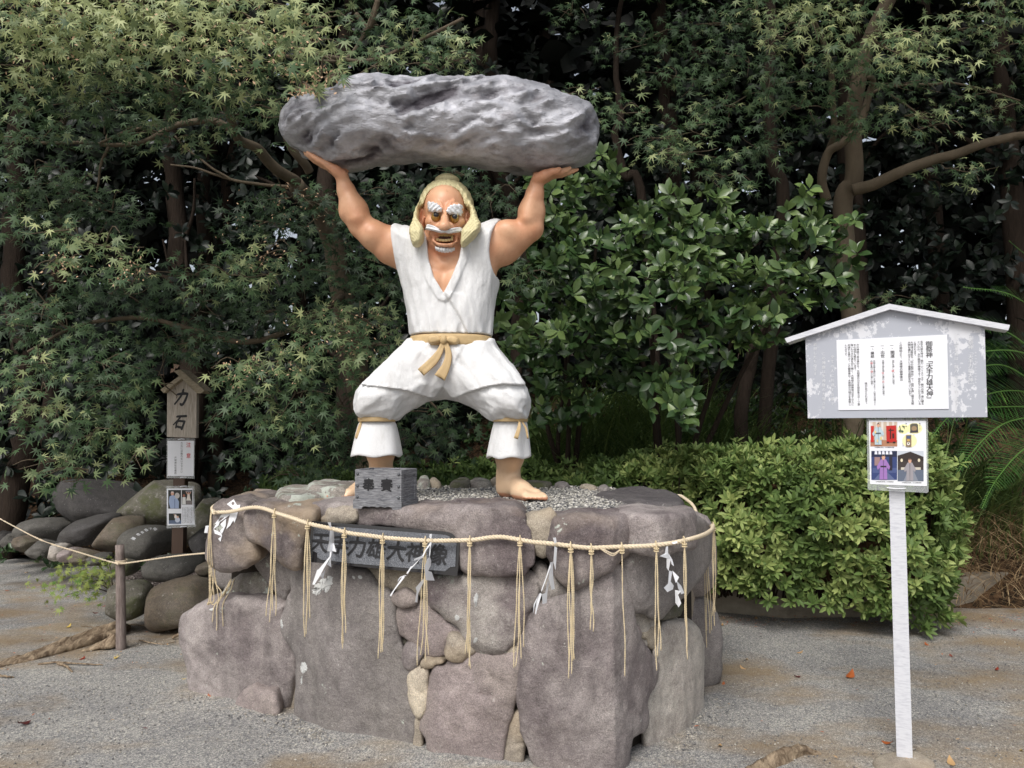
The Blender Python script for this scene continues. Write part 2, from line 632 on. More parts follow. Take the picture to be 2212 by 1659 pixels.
hm.color(hm.mix(hm.noise(30, 3, .6, hm.coord((4, 4, .5))), lin(222, 214, 172), lin(190, 180, 136)))
hm.bump(hm.noise(34, 3, .5, hm.coord((3, 3, .35))), .6, .008)
M['hair'] = hm.m
tm = Mat('tan_sash', .55, .4)
tm.color(tm.mix(tm.ramp(tm.noise(14, 5, .7), [(.45, BW0), (.7, BW1)]), lin(186, 160, 118), lin(204, 178, 132)))
tm.bump(tm.noise(40, 4), .4, .005)
M['sash'] = tm.m
M['sash_edge'] = plain('orange_sash_edge', lin(190, 124, 84), .55)
wh = Mat('white_paint', .5, .4); wh.color(wh.mix(wh.noise(20, 4), lin(226, 228, 230), lin(206, 208, 212)))
wh.bump(wh.noise(26, 3, .5, wh.coord((2.2, 1, 1.6))), .8, .01)
M['white_paint'] = wh.m
M['gold'] = plain('gold_eye', lin(150, 112, 50), .25, .6, .3)
M['eye_black'] = plain('black_eye', lin(18, 18, 24), .08, .8)
M['eye_ring'] = plain('pale_eye_ring', lin(214, 190, 130), .3)
M['mouth'] = plain('dark_red_mouth', lin(70, 22, 22), .4)
M['tooth'] = plain('old_gold_teeth', lin(206, 178, 120), .35, .5)

foot0 = Pw(975, 1075, 4.3)
statue = thing('statue', 'painted white-robed strongman statue with white brows holding a boulder overhead, on the stone pedestal', 'statue',
               (foot0[0], 4.25, TOPZ))

# ---- rock overhead
YR_ = 4.14
rock_out = zp('1', [(64, 440), (72, 340), (120, 265), (240, 205), (400, 175), (490, 112), (560, 86), (750, 90), (1000, 97), (1250, 98), (1500, 100),
                    (1640, 112), (1760, 150), (1900, 195), (2000, 235), (2065, 290), (2108, 370), (2114, 480), (2100, 560), (2084, 640),
                    (1960, 685), (1850, 708), (1700, 714), (1560, 698), (1400, 672), (1200, 656), (1000, 642), (850, 636), (700, 642),
                    (570, 672), (450, 697), (350, 682), (250, 630), (150, 575), (90, 525), (64, 480)])
rock_out = [(u, v + 17 if v < 215 else (v + 17 * (330 - v) / 115 if v < 330 else v - 3)) for u, v in rock_out]
rp = chaikin(xz(rock_out, YR_), 2)
lo, hi = rp.min(0), rp.max(0)
st = .011
fl = Field(np.arange(lo[0] - .05, hi[0] + .06, st), np.arange(YR_ - .40, YR_ + .42, st * 1.2), np.arange(lo[1] - .05, hi[1] + .06, st))
X, Y, Z = fl.grid()[1]
g = inflate(rp, X, Y, Z, YR_, .27, .17, 2.0)
xx, yy, zz = np.broadcast_arrays(X, Y, Z)
ca, sa = math.cos(.28), math.sin(.28)
warp = perlin(xx * 2.2, yy * 2.2, zz * 2.2) * .09
q = np.stack([(xx * ca + zz * sa) * .50 + warp, yy * .9, (zz * ca - xx * sa) * 1.75 + warp], -1)
g = g - .018 * (fbm(q, 5.8, 3, 3.0, True) - .3) - .008 * fbm(np.stack([xx, yy, zz], -1), 13, 2, 8.0) + .006
g = np.maximum(g, np.broadcast_to(poly_sd(rp, X[:, :1, :] + 0 * Z[:, :1, :], Z[:, :1, :] + 0 * X[:, :1, :]), g.shape) - .004)
fl.f[:] = g
V, F = fl.surface()
V = relax(V, F, 1, .4)
rk = Mat('silver_painted_rock', .52, .55)
_c = rk.coord()
ck = rk.mix(rk.ramp(rk.noise(4.5, 5, .6, _c), [(.4, BW0), (.62, BW1)]), lin(140, 141, 147), lin(186, 187, 194))
ck = rk.mix(rk.ramp(rk.noise(9, 4, .6, rk.coord((1, 1, 1.6))), [(.55, BW0), (.75, (.7, .7, .7, 1))]), ck, lin(92, 86, 88))
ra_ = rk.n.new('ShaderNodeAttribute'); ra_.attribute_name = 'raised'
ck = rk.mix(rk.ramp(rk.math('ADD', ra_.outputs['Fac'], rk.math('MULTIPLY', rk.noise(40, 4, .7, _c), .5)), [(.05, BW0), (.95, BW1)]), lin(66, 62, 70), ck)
rk.color(ck); rk.b.inputs['Metallic'].default_value = .28
rk.bump(rk.noise(8, 4, .55, rk.coord((.7, 1, 1.8), 'Object'), .6), .5, .03)
rk.bump(rk.noise(26, 5, .65, rk.coord((.7, 1, 1.5), 'Object'), .8), .7, .012)
rk.bump(rk.noise(90, 4, .75, _c), .6, .004)
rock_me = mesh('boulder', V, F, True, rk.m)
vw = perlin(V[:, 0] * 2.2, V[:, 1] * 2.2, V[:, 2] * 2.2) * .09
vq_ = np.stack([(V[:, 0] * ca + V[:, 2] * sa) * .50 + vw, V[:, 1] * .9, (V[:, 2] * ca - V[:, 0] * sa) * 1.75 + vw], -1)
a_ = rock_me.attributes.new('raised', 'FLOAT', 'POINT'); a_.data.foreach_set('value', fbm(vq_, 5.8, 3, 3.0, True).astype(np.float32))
c0 = rp.mean(0)
ob('boulder', rock_me, loc=(c0[0], YR_, lo[1]), label='long silver-grey painted boulder held above the head of the statue', cat='boulder')


def axis_nonuni(segs):
    out = []
    for a, b, h in segs:
        out.append(np.arange(a, b, h))
    return np.concatenate(out + [[segs[-1][1]]])


# ---- head coordinates (H = head zoom; d metres towards the camera)
YH = 4.17


def H(a, b, d=0.0): return W('H', a, b, YH - d)


hd = H(750, 800)
xs = axis_nonuni([(Pw(640, 400)[0], hd[0] - .17, .0085), (hd[0] - .17, hd[0] + .17, .0034), (hd[0] + .17, Pw(1270, 400)[0], .0085)])
z0, z1 = TOPZ - .012, H(0, 250)[2] + .02
hz0, hz1 = H(0, 1420)[2], H(0, 330)[2]
zs = axis_nonuni([(z0, hz0, .0085), (hz0, hz1, .0034), (hz1, Pw(0, 300)[2] + .02, .0085)])
ys = axis_nonuni([(3.86, YH - .26, .011), (YH - .26, YH - .06, .0045), (YH - .06, 4.62, .011)])
B = Field(xs, ys, zs)
# chest
tors = chaikin(xz([(840, 500), (900, 492), (1030, 486), (1090, 480), (1096, 520), (1080, 600), (1066, 660), (1062, 730), (1040, 800), (910, 800), (888, 730), (880, 660), (864, 600), (845, 530)]), 2)


def torso_field(X, Y, Z, off=0.0):
    return inflate(tors, X, Y, Z, YS, .185, .16) - off


sl, (X, Y, Z) = B.grid((Pw(830, 0)[0], 3.95, Pw(0, 790)[2]), (Pw(1100, 0)[0], 4.6, Pw(0, 470)[2]))
B.f[sl] = np.minimum(B.f[sl], torso_field(X, Y, Z, -.022))
# arms: image left
shL, elL, wrL = Pw(866, 536, 4.26), Pw(777, 488, 4.2), Pw(738, 383, 4.14)
B.cap(Pw(875, 540, 4.27), Pw(848, 532, 4.25), .125, .112, .03)
B.cap(Pw(846, 528, 4.24), Pw(808, 506, 4.21), .098, .075, .03)
B.ell(Pw(806, 506, 4.18), (.075, .07, .07), .03)           # biceps
B.ell(Pw(822, 522, 4.26), (.10, .075, .07), .03, rot=(.5, 'Y'))
B.cap(Pw(808, 510, 4.22), Pw(781, 488, 4.2), .08, .068, .03)
B.cap(Pw(781, 488, 4.2), Pw(764, 455, 4.19), .066, .080, .03)
B.cap(Pw(764, 455, 4.19), Pw(748, 412, 4.16), .078, .050, .03)
B.cap(Pw(748, 412, 4.16), wrL, .050, .036, .02)
B.cap(Pw(771, 470, 4.14), Pw(757, 430, 4.13), .045, .03, .03)
# hand left: heel, palm, fingers run up to the image's left under the rock
palm = [(Pw(739, 380, 4.14), .036), (Pw(729, 372, 4.13), .034), (Pw(712, 362, 4.12), .026)]
for dy in (-.035, -.012, .012, .035):
    B.chain([palm[0][0] + [0, dy * .6, 0], palm[1][0] + [0, dy, 0], palm[2][0] + [0, dy * 1.15, 0]], [.032, .027, .021], .012)
for k, (dy, ln) in enumerate(((-.045, .80), (-.017, .98), (.012, 1.04), (.040, .95))):
    a = Pw(712, 361, 4.12) + [0, dy, 0]
    dv = (Pw(660, 333, 4.12) - Pw(712, 361, 4.12)) * ln
    p = [a, a + dv * .42 + [0, dy * .12, -.003], a + dv * .75 + [0, dy * .2, -.001], a + dv + [0, dy * .25, .004]]
    B.chain(p, [.0175, .0165, .0145, .0115], .006)
B.chain([Pw(741, 372, 4.17), Pw(748, 366, 4.215), Pw(745, 360, 4.25)], [.024, .019, .014], .01)   # thumb
# arms: image right
B.cap(Pw(1052, 538, 4.27), Pw(1078, 530, 4.25), .125, .118, .03)
B.cap(Pw(1082, 528, 4.24), Pw(1118, 508, 4.21), .108, .080, .03)
B.ell(Pw(1096, 500, 4.18), (.085, .075, .068), .03)
B.ell(Pw(1100, 540, 4.26), (.11, .075, .066), .03, rot=(-.62, 'Y'))
B.cap(Pw(1118, 512, 4.22), Pw(1146, 494, 4.2), .08, .072, .03)
B.cap(Pw(1146, 492, 4.2), Pw(1149, 456, 4.19), .066, .072, .03)
B.cap(Pw(1148, 458, 4.19), Pw(1155, 420, 4.16), .074, .050, .03)
B.cap(Pw(1155, 420, 4.16), Pw(1161, 390, 4.14), .050, .038, .02)
B.cap(Pw(1139, 470, 4.14), Pw(1148, 430, 4.13), .04, .03, .03)
for dy in (-.035, -.012, .012, .035):
    B.chain([Pw(1162, 387, 4.13) + [0, dy * .6, 0], Pw(1176, 382, 4.12) + [0, dy, 0], Pw(1192, 376, 4.12) + [0, dy * 1.15, 0]], [.030, .026, .021], .012)
for dy, tip in ((-.048, (1212, 364)), (-.018, (1234, 362)), (.012, (1250, 364)), (.040, (1243, 366))):
    a = Pw(1192, 376, 4.12) + [0, dy, 0]
    dv = Pw(tip[0] - 3, tip[1] + 2, 4.12 + dy) - a + [0, dy * .2, 0]
    B.chain([a, a + dv * .45 + [0, 0, -.006], a + dv * .78 + [0, 0, -.004], a + dv], [.0180, .0170, .0150, .0118], .006)
B.chain([Pw(1161, 380, 4.17), Pw(1156, 372, 4.215), Pw(1160, 367, 4.25)], [.024, .019, .014], .01)
# legs (under the cuffs) and feet
kneeL, ankL = Pw(818, 900, 4.18), Pw(822, 1030, 4.33)
B.cap(kneeL, Pw(822, 975, 4.25), .085, .078, .02)
B.cap(Pw(822, 975, 4.25), Pw(824, 1020, 4.34), .078, .060, .03)
B.cap(Pw(824, 1020, 4.34), Pw(822, 1046, 4.37), .060, .056, .03)
kneeR, ankR = Pw(1102, 900, 4.18), Pw(1098, 1030, 4.30)
B.cap(kneeR, Pw(1101, 985, 4.25), .085, .080, .02)
B.cap(Pw(1101, 985, 4.25), Pw(1097, 1028, 4.31), .078, .056, .03)
B.cap(Pw(1097, 1028, 4.31), Pw(1094, 1048, 4.34), .056, .054, .03)


def foot(heel, toe, ank):
    heel, toe = np.array(heel), np.array(toe)
    d = toe - heel; L = np.linalg.norm(d); d /= L
    s = np.array([-d[1], d[0]])          # to the left of the direction of travel

    def p(f, side, z): return np.array([*(heel + d * L * f + s * side), TOPZ + z])
    B.ell(p(.07, 0, .042), (.052, .052, .05), .03)
    B.cap(p(.1, 0, .05), p(.5, .006, .045), .05, .045, .03)
    B.cap(p(.14, 0, .10), p(.55, .0, .052), .05, .036, .04)
    B.cap(p(.5, -.02, .030), p(.78, -.032, .024), .038, .028, .03)
    B.cap(p(.5, .022, .034), p(.78, .034, .028), .04, .032, .03)
    B.cap([ank[0], ank[1], TOPZ + .15], p(.13, 0, .06), .052, .052, .04)
    return p


pR = foot([-.045, 4.36], [.145, 4.0], ankR)
for i, (sd, f, r) in enumerate(((.040, 1.00, .019), (.013, .99, .0145), (-.008, .96, .0135), (-.028, .92, .013), (-.046, .87, .0125))):
    B.chain([pR(.74, sd * .9, .028), pR(f - .09, sd, .026), pR(f - .02, sd * 1.04, .017)], [r * 1.15, r, r * .92], .007)
pL = foot([-.715, 4.40], [-.985, 4.10], ankL)
for i, (sd, f, r) in enumerate(((-.040, 1.00, .019), (-.013, .99, .0145), (.008, .96, .0135), (.028, .92, .013), (.046, .87, .0125))):
    B.chain([pL(.74, sd * .9, .028), pL(f - .09, sd, .026), pL(f - .02, sd * 1.04, .017)], [r * 1.15, r, r * .92], .007)
# neck and chest modelling
B.cap(H(745, 1180, -.04), Pw(960, 560, 4.22), .082, .10, .03)
for sx in (-1, 1):
    B.cap(H(745 + sx * 210, 1330, .05), Pw(960 + sx * 5, 572, 4.10), .018, .014, .03)
    B.ell(Pw(960 + sx * 24, 612, 4.15), (.075, .09, .07), .03)
    B.cap(Pw(960 + sx * 8, 580, 4.105), Pw(960 + sx * 40, 571, 4.11), .013, .016, .02)
B.cap(Pw(960, 585, 4.055), Pw(961, 650, 4.055), .006, .006, .02, 's')
# ---- head
B.ell(H(755, 640, -.01), (.122, .165, .135), .01)
B.ell(H(752, 940, .035), (.108, .125, .145), .03)
B.ell(H(742, 1225, .075), (.078, .075, .052), .03)
B.cap(H(600, 1180, .07), H(740, 1270, .09), .035, .035, .03)
B.cap(H(890, 1180, .07), H(740, 1270, .09), .035, .035, .03)
for sx in (-1, 1):
    B.ell(H(752 + sx * 215, 860, .10), (.038, .045, .03), .03)         # cheekbone
    B.ell(H(752 + sx * 150, 650, .125), (.052, .045, .034), .02)        # brow mass
    # sockets
    ex, ey = (600, 790) if sx < 0 else (900, 805)
    B.ell(H(ex, ey, .178), (.032, .030, .030), .008, 's')
    # furrow ridges
    B.chain([H(752 + sx * 150, 500, .138), H(752 + sx * 100, 565, .150), H(752 + sx * 50, 640, .163)], [.004, .010, .012], .015)
    B.chain([H(752 + sx * 180, 455, .145), H(752 + sx * 120, 545, .166), H(752 + sx * 78, 600, .172)], [.003, .0055, .004], .006, 's')
    B.chain([H(752 + sx * 40, 520, .17), H(752 + sx * 28, 640, .178)], [.003, .004], .006, 's')
    # crow's feet and cheek folds
    for k in range(3):
        B.chain([H(752 + sx * 235, 850 + 30 * k, .140), H(752 + sx * 270, 835 + 40 * k, .118)], [.002, .0018], .005, 's')
    B.chain([H(752 + sx * 95, 985, .155), H(752 + sx * 215, 1040, .140), H(752 + sx * 265, 1130, .105), H(752 + sx * 215, 1230, .085)], [.012, .014, .014, .010], .016)
    B.chain([H(752 + sx * 262, 1010, .135), H(752 + sx * 300, 1090, .105), H(752 + sx * 285, 1170, .085)], [.004, .005, .004], .008, 's')
# nose
B.chain([H(745, 690, .150), H(742, 800, .180), H(738, 930, .205)], [.015, .017, .030], .014)
B.ell(H(735, 945, .205), (.030, .034, .027), .01)
for sx in (-1, 1):
    B.ell(H(738 + sx * 90, 930, .172), (.021, .026, .020), .01)
    B.ell(H(738 + sx * 48, 985, .203), (.011, .012, .007), .004, 's')
# mouth
B.ell(H(745, 1112, .20), (.068, .085, .031), .010, 's')
B.chain([H(545, 1060, .128), H(572, 1172, .142), H(655, 1226, .158), H(745, 1234, .163), H(842, 1226, .158), H(922, 1172, .142), H(945, 1070, .128)],
        [.008, .011, .012, .0125, .012, .011, .008], .012)
B.chain([H(545, 1060, .132), H(620, 1040, .155), H(745, 1060, .172), H(870, 1040, .155), H(945, 1065, .132)], [.007, .008, .008, .008, .007], .01)
B.ell(H(742, 1122, .19), (.066, .085, .028), .006, 's')
B.chain([H(610, 1262, .12), H(745, 1275, .142), H(880, 1258, .12)], [.004, .005, .004], .01, 's')
# ears
for ex, ey in ((368, 800), (1135, 850)):
    s_ = -1 if ex < 700 else 1
    B.ell(H(ex, ey, -.005), (.022, .040, .068), .008)
    B.ell(H(ex + s_ * 2, ey - 30, .030), (.010, .020, .040), .006, 's')
    B.ell(H(ex - s_ * 14, ey + 30, .024), (.007, .012, .02), .006)
# veins / sinew on the forearms
fa = B.grid()[1]
V, F = B.surface()
n1 = fbm(V, 9, 3, 2.0)
V = relax(V, F, 2, .45)
body_me = mesh('body', V, F, True, M['skin'])
# hand-brushed colour: reddish paint on lips, mouth edge, neck, soles, hands; pale paint on the feet
paint = np.zeros(len(V)); pale = np.zeros(len(V))


def blobw(c, r): return np.clip(1.3 - np.linalg.norm((V - c) / r, axis=1), 0, 1)


for c_, r_, w_ in ((H(745, 1110, .14), (.10, .07, .05), .35), (Pw(960, 545, 4.15), (.09, .1, .05), .7), (H(745, 560, .15), (.05, .05, .05), .25),
                   (Pw(735, 370, 4.14), (.06, .1, .05), .35), (Pw(1180, 380, 4.13), (.09, .1, .04), .35), (H(1135, 850, .02), (.03, .05, .07), .35),
                   (H(368, 800, .02), (.03, .05, .07), .3), (H(745, 950, .2), (.05, .05, .05), .18)):
    paint = np.maximum(paint, w_ * np.clip(blobw(np.array(c_), np.array(r_)) * 1.6, 0, 1))
zf = V[:, 2] - TOPZ
paint = np.where(zf < .035, np.clip(1 - zf / .035, 0, 1) * .55, paint)
pale = np.where((zf < .35) & (zf > .02), np.clip((.33 - zf) / .2, 0, 1) * .8, 0)
paint = np.clip(paint + .10 * fbm(V, 6, 2, 5.), 0, 1)
for nm, arr in (('paint', paint), ('pale', pale)):
    a_ = body_me.attributes.new(nm, 'FLOAT', 'POINT'); a_.data.foreach_set('value', arr.astype(np.float32))
ob('body', body_me, statue)

# ---- small face pieces
def sphere_me(name, c, r, mat, seg=20, ring=14, cut=None):
    a = np.linspace(0, 2 * math.pi, seg, endpoint=False); b = np.linspace(0, math.pi, ring)
    r = np.broadcast_to(np.array(r, dtype=float), 3)
    V = np.array([[math.sin(t) * math.cos(p), math.sin(t) * math.sin(p), math.cos(t)] for t in b for p in a]) * r + np.array(c)
    F = [(i * seg + j, (i + 1) * seg + j, (i + 1) * seg + (j + 1) % seg, i * seg + (j + 1) % seg) for i in range(ring - 1) for j in range(seg)]
    return mesh(name, V, F, True, mat)


for (ex, ey, ix, iy) in ((600, 785, 600, 742), (898, 805, 908, 772)):
    eye = ob('eye', sphere_me('eye', H(ex, ey, .146), (.028, .027, .028), M['gold']), statue)
    ob('eye_ring', sphere_me('eye_ring', H(ix, iy, .163), (.0185, .0112, .0185), M['eye_ring']), eye)
    ob('pupil', sphere_me('pupil', H(ix, iy, .167), (.0160, .0115, .0160), M['eye_black']), eye)
ob('mouth_lining', sphere_me('mouth_lining', H(745, 1112, .112), (.062, .03, .032), M['mouth']), statue)
for row, (z_, z2_, n_) in enumerate(((1072, 1092, 9), (1168, 1160, 8))):
    for i in range(n_):
        t = (i - (n_ - 1) / 2) / ((n_ - 1) / 2)
        a_ = 742 + t * 165
        y_ = z_ + (8 * t * t if row == 0 else -26 * t * t)
        big = 1.7 if (row == 0 and i in (1, n_ - 2)) else 1.0
        tb = MB()
        cc = H(a_, y_ + (10 if big > 1 else 3), .150 - .035 * t * t)
        V_ = np.array([[sx, sy, sz] for sx in (-1, 1) for sy in (-1, 1) for sz in (-1, 1)], dtype=float)
        V_[:, 0] *= np.where(V_[:, 2] < 0, .0056, .0064) if row == 0 else .0070
        V_[:, 1] *= .007; V_[:, 2] *= (.0085 if row == 0 else .0065) * big
        tb.add(V_ + cc, [(0, 1, 3, 2), (4, 6, 7, 5), (0, 4, 5, 1), (2, 3, 7, 6), (0, 2, 6, 4), (1, 5, 7, 3)])
        tb.build('tooth', M['tooth'], statue)


def slab_piece(name, poly, dfun, T, Rr, mat, groove=None, parent=None, h=.0036, Yc=None):
    """a raised piece with a front outline lying over the surface dfun(x,z) -> Y of its centre"""
    lo, hi = poly.min(0) - .01, poly.max(0) + .01
    if Yc is None: Yc = dfun
    xs_ = np.arange(lo[0], hi[0], h); zs_ = np.arange(lo[1], hi[1], h)
    XX, ZZ = np.meshgrid(xs_, zs_, indexing='ij')
    yc = dfun(XX, ZZ)
    f_ = Field(xs_, np.arange(yc.min() - T - .02, yc.max() + T + .02, h), zs_)
    X, Y, Z = f_.grid()[1]
    g = inflate(poly, X, Y, Z, yc[:, None, :], T, Rr)
    if groove is not None: g = g + groove(X, Y, Z)
    f_.f[:] = g
    V, F = f_.surface()
    return ob(name, mesh(name, relax(V, F, 1, .4), F, True, mat), parent)


def headY(x, z, base=.165, cx=None):
    """rounded face surface, towards the camera in the middle"""
    cx = H(752, 0)[0] if cx is None else cx
    return YH - base + ((x - cx) ** 2) * 4.6


for sx, pts in ((-1, [(452, 535), (475, 528), (560, 548), (645, 590), (700, 650), (712, 705), (695, 732), (640, 722), (560, 712), (485, 700), (460, 630)]),
                (1, [(1042, 550), (1015, 556), (900, 576), (835, 606), (792, 655), (770, 705), (792, 745), (860, 752), (960, 752), (1020, 738), (1042, 650)])):
    pz = chaikin(xz(zp('H', pts), YH - .16), 1)
    slab_piece('eyebrow', pz, lambda x, z: headY(x, z, .188), .019, .014, M['white_paint'],
               lambda X, Y, Z, s=sx: .0026 * np.sin((X * s * .8 + Z) * 250), statue)
pz = chaikin(xz(zp('H', [(455, 885), (560, 925), (620, 975), (690, 1012), (745, 1022), (800, 1010), (870, 960), (1025, 925), (1045, 1005), (940, 1022), (830, 1055),
                         (745, 1066), (650, 1052), (540, 1010), (412, 975), (425, 920)]), YH - .18), 1)
slab_piece('moustache', pz, lambda x, z: headY(x, z, .198), .018, .013, M['white_paint'],
           lambda X, Y, Z: .0025 * np.sin((Z * 1.0 + np.abs(X - H(745, 0)[0]) * -.35) * 340), statue)
pz = chaikin(xz(zp('H', [(560, 1255), (610, 1278), (745, 1290), (870, 1275), (915, 1255), (895, 1320), (860, 1350), (745, 1380), (650, 1362), (590, 1330)]), YH - .13), 1)
slab_piece('beard', pz, lambda x, z: YH - .135 + ((x - H(740, 0)[0]) ** 2) * 7, .022, .016, M['white_paint'],
           lambda X, Y, Z: .002 * np.sin(X * 380), statue)

# ---- hair
hx = H(760, 600)
fh = Field(np.arange(hx[0] - .24, hx[0] + .27, .0055), np.arange(YH - .26, YH + .24, .0065), np.arange(H(0, 1440)[2], H(0, 200)[2], .0055))
fh.ell(H(768, 640, -.035), (.159, .158, .172), .01)
X, Y, Z = fh.grid()[1]
curL = chaikin(xz(zp('H', [(560, 330), (400, 480), (330, 620), (335, 800), (372, 960), (430, 1010), (466, 1250), (410, 1370), (320, 1400), (262, 1365), (205, 1100), (252, 950), (268, 720), (330, 560), (470, 340)]), YH), 1)
curR = chaikin(xz(zp('H', [(940, 320), (1060, 470), (1110, 660), (1170, 700), (1180, 900), (1110, 1030), (1055, 1110), (1030, 1400), (1115, 1385), (1215, 1300), (1310, 1200), (1380, 1010), (1300, 880), (1282, 760), (1200, 580), (1110, 420), (1000, 300)]), YH), 1)
gl = np.minimum(inflate(curL, X, Y, Z, YH - .03 - .135 * np.clip((H(0, 600)[2] - Z) / .20, 0, 1), .055, .020), inflate(curR, X, Y, Z, YH - .03 - .135 * np.clip((H(0, 600)[2] - Z) / .20, 0, 1), .055, .020))
back = chaikin(xz(zp('H', [(420, 500), (300, 720), (300, 950), (230, 1060), (300, 1250), (700, 1290), (1200, 1200), (1330, 1020), (1240, 800), (1080, 480)]), YH), 1)
gl = np.minimum(gl, inflate(back, X, Y, Z, YH + .10, .075, .06))
fh.f = smin(fh.f, gl, .012)
hairline = chaikin(xz(zp('H', [(415, 620), (440, 540), (500, 430), (580, 375), (700, 352), (820, 352), (930, 375), (1010, 440), (1060, 540), (1090, 650), (1150, 700),
                               (1180, 900), (1050, 1100), (1030, 1400), (470, 1400), (450, 1050), (350, 960), (330, 780), (340, 640)]), YH), 1)
pd = poly_sd(hairline, X[:, 0:1, :] + 0 * Z[:, 0:1, :], Z[:, 0:1, :] + 0 * X[:, 0:1, :])
cut = np.maximum(np.broadcast_to(pd, fh.f.shape), (Y - (YH + .015)) + 0 * X)
fh.f = np.maximum(fh.f, -cut)
ang = X - hx[0]
fh.f = (fh.f + .0015 * np.sin(np.arctan2(X - hx[0], Z - H(0, 900)[2] + .25) * 95 + 3 * perlin(X * 9 + 0 * Y + 0 * Z, Y * 9 + 0 * X + 0 * Z, Z * 5 + 0 * X + 0 * Y))).astype(np.float32)
V, F = fh.surface()
ob('hair', mesh('hair', relax(V, F, 1, .3), F, True, M['hair']), statue)
# top knot: two coiled rolls
bt = H(782, 215, -.03)
tk = MB()
prof = [(.0, .052), (.02, .051), (.035, .046), (.05, .036), (.058, .030), (.062, .026), (.066, .024), (.0675, .018), (.0665, .008), (.062, -.012), (.055, -.03)]
ns = 72
V_ = []
for r_, z_ in prof:
    for j in range(ns):
        a_ = j * 2 * math.pi / ns
        rr = r_ * (1 + .045 * math.sin(a_ * 24 + z_ * 200) * (r_ > .03))
        V_.append([bt[0] + rr * math.cos(a_), bt[1] + rr * math.sin(a_), bt[2] + z_])
F_ = [(i * ns + j, i * ns + (j + 1) % ns, (i + 1) * ns + (j + 1) % ns, (i + 1) * ns + j) for i in range(len(prof) - 1) for j in range(ns)]
kn = ob('top_knot', mesh('top_knot', V_, F_, True, M['hair']), statue)

# ---- jacket
jk = chaikin(xz([(850, 489), (872, 489), (900, 502), (925, 512), (1000, 512), (1030, 498), (1058, 480), (1082, 473), (1084, 478), (1066, 506), (1058, 545), (1060, 578), (1070, 603),
                 (1081, 606), (1077, 640), (1066, 680), (1071, 720), (1063, 728), (889, 727), (880, 718), (881, 680), (867, 632), (861, 594), (856, 550), (850, 512)]), 1)
vneck = xz([(905, 470), (922, 515), (926, 560), (938, 600), (959, 634), (975, 602), (992, 560), (1000, 515), (1015, 470)], 4.08)
fj = Field(np.arange(jk[:, 0].min() - .02, jk[:, 0].max() + .02, .007), np.arange(3.97, 4.55, .0085), np.arange(jk[:, 1].min() - .02, jk[:, 1].max() + .02, .007))
for a_, b_, ra, rb in ((Pw(880, 540, 4.27), Pw(846, 530, 4.25), .138, .128), (Pw(1048, 538, 4.27), Pw(1084, 528, 4.245), .138, .134)):
    fj.cap(a_, b_, ra, rb, .03)
X, Y, Z = fj.grid()[1]
fj.f = smin(fj.f, torso_field(X, Y, Z, 0), .04)
xx, yy, zz = np.broadcast_arrays(X, Y, Z)
vq = np.stack([xx * 1.5, yy, zz * .34], -1)
g = fj.f - .007 * fbm(vq, 8, 3, 1.0, True) * 1.0 + .002
# waist gathers
g = g - .006 * np.sin(xx * 95 + 2 * perlin(xx * 8, yy * 8, zz * 8)) * np.clip((.18 - (zz - jk[:, 1].min())) / .18, 0, 1)
XP = X[:, 0:1, :] + 0 * Z[:, 0:1, :]; ZP = Z[:, 0:1, :] + 0 * X[:, 0:1, :]
dv = poly_sd(vneck, XP, ZP)
col_ = (np.clip(1 - np.abs(dv - .022) / .026, 0, 1) > 0) * 1.0
band = np.clip((.050 - dv) / .006, 0, 1) * .010
lap0, lap1, lap2 = xz([(959, 634), (990, 682), (1012, 730)], 4.08)
def side(p, q): return (XP - p[0]) * (q[1] - p[1]) - (ZP - p[1]) * (q[0] - p[0])
low = ZP < lap0[1]
l1 = side(lap0, lap1) / np.linalg.norm(lap1 - lap0); l2 = side(lap1, lap2) / np.linalg.norm(lap2 - lap1)
l = np.where(ZP > lap1[1], l1, l2)
lapr = np.where(low, np.clip((-l if l.size and True else l) / .006 + .5, 0, 1) * 0 + np.clip(l / .006 + .5, 0, 1) * 0, 0)
over = np.where(low, np.clip(-np.abs(l + .0) / .013 + 1, 0, 1) * .010, 0)
front = (Y < YS).astype(np.float32)
g = g - np.where(ZP > lap0[1] - .05, band, 0) * front + over * front
inner = np.where(low, np.clip(-l / .005, 0, 1) * np.clip(1 + l / .12, 0, 1) * .010, 0)
g = g - inner * front
g = np.maximum(g, np.broadcast_to(poly_sd(jk, XP, ZP), g.shape))
g = np.maximum(g, -np.maximum(np.broadcast_to(dv, g.shape), (Y - YS) + 0 * X))
fj.f = g.astype(np.float32)
V, F = fj.surface()
ob('jacket', mesh('jacket', relax(V, F, 1, .4), F, True, M['white_cloth']), statue)

# ---- trousers and jacket skirt
tr = chaikin(xz([(884, 722), (866, 742), (850, 762), (820, 795), (790, 826), (774, 845), (769, 868), (772, 890), (777, 903), (800, 909), (840, 909), (860, 904), (875, 890),
                 (895, 876), (923, 864), (956, 857), (992, 865), (1030, 880), (1047, 896), (1060, 907), (1090, 910), (1134, 908), (1142, 886), (1144, 860), (1136, 836),
                 (1116, 803), (1089, 770), (1068, 743), (1063, 722)], 4.15), 2)
xc0 = Pw(963, 0, 4.15)[0]
ft = Field(np.arange(tr[:, 0].min() - .03, tr[:, 0].max() + .03, .0085), np.arange(3.80, 4.60, .010), np.arange(tr[:, 1].min() - .03, tr[:, 1].max() + .03, .0085))
X, Y, Z = ft.grid()[1]
XP = X[:, 0:1, :] + 0 * Z[:, 0:1, :]; ZP = Z[:, 0:1, :] + 0 * X[:, 0:1, :]
fwd = np.clip(np.abs(XP - xc0) / .40, 0, 1); fwd = fwd * fwd * (3 - 2 * fwd)
dn = np.clip((tr[:, 1].max() - ZP) / .35, 0, 1)
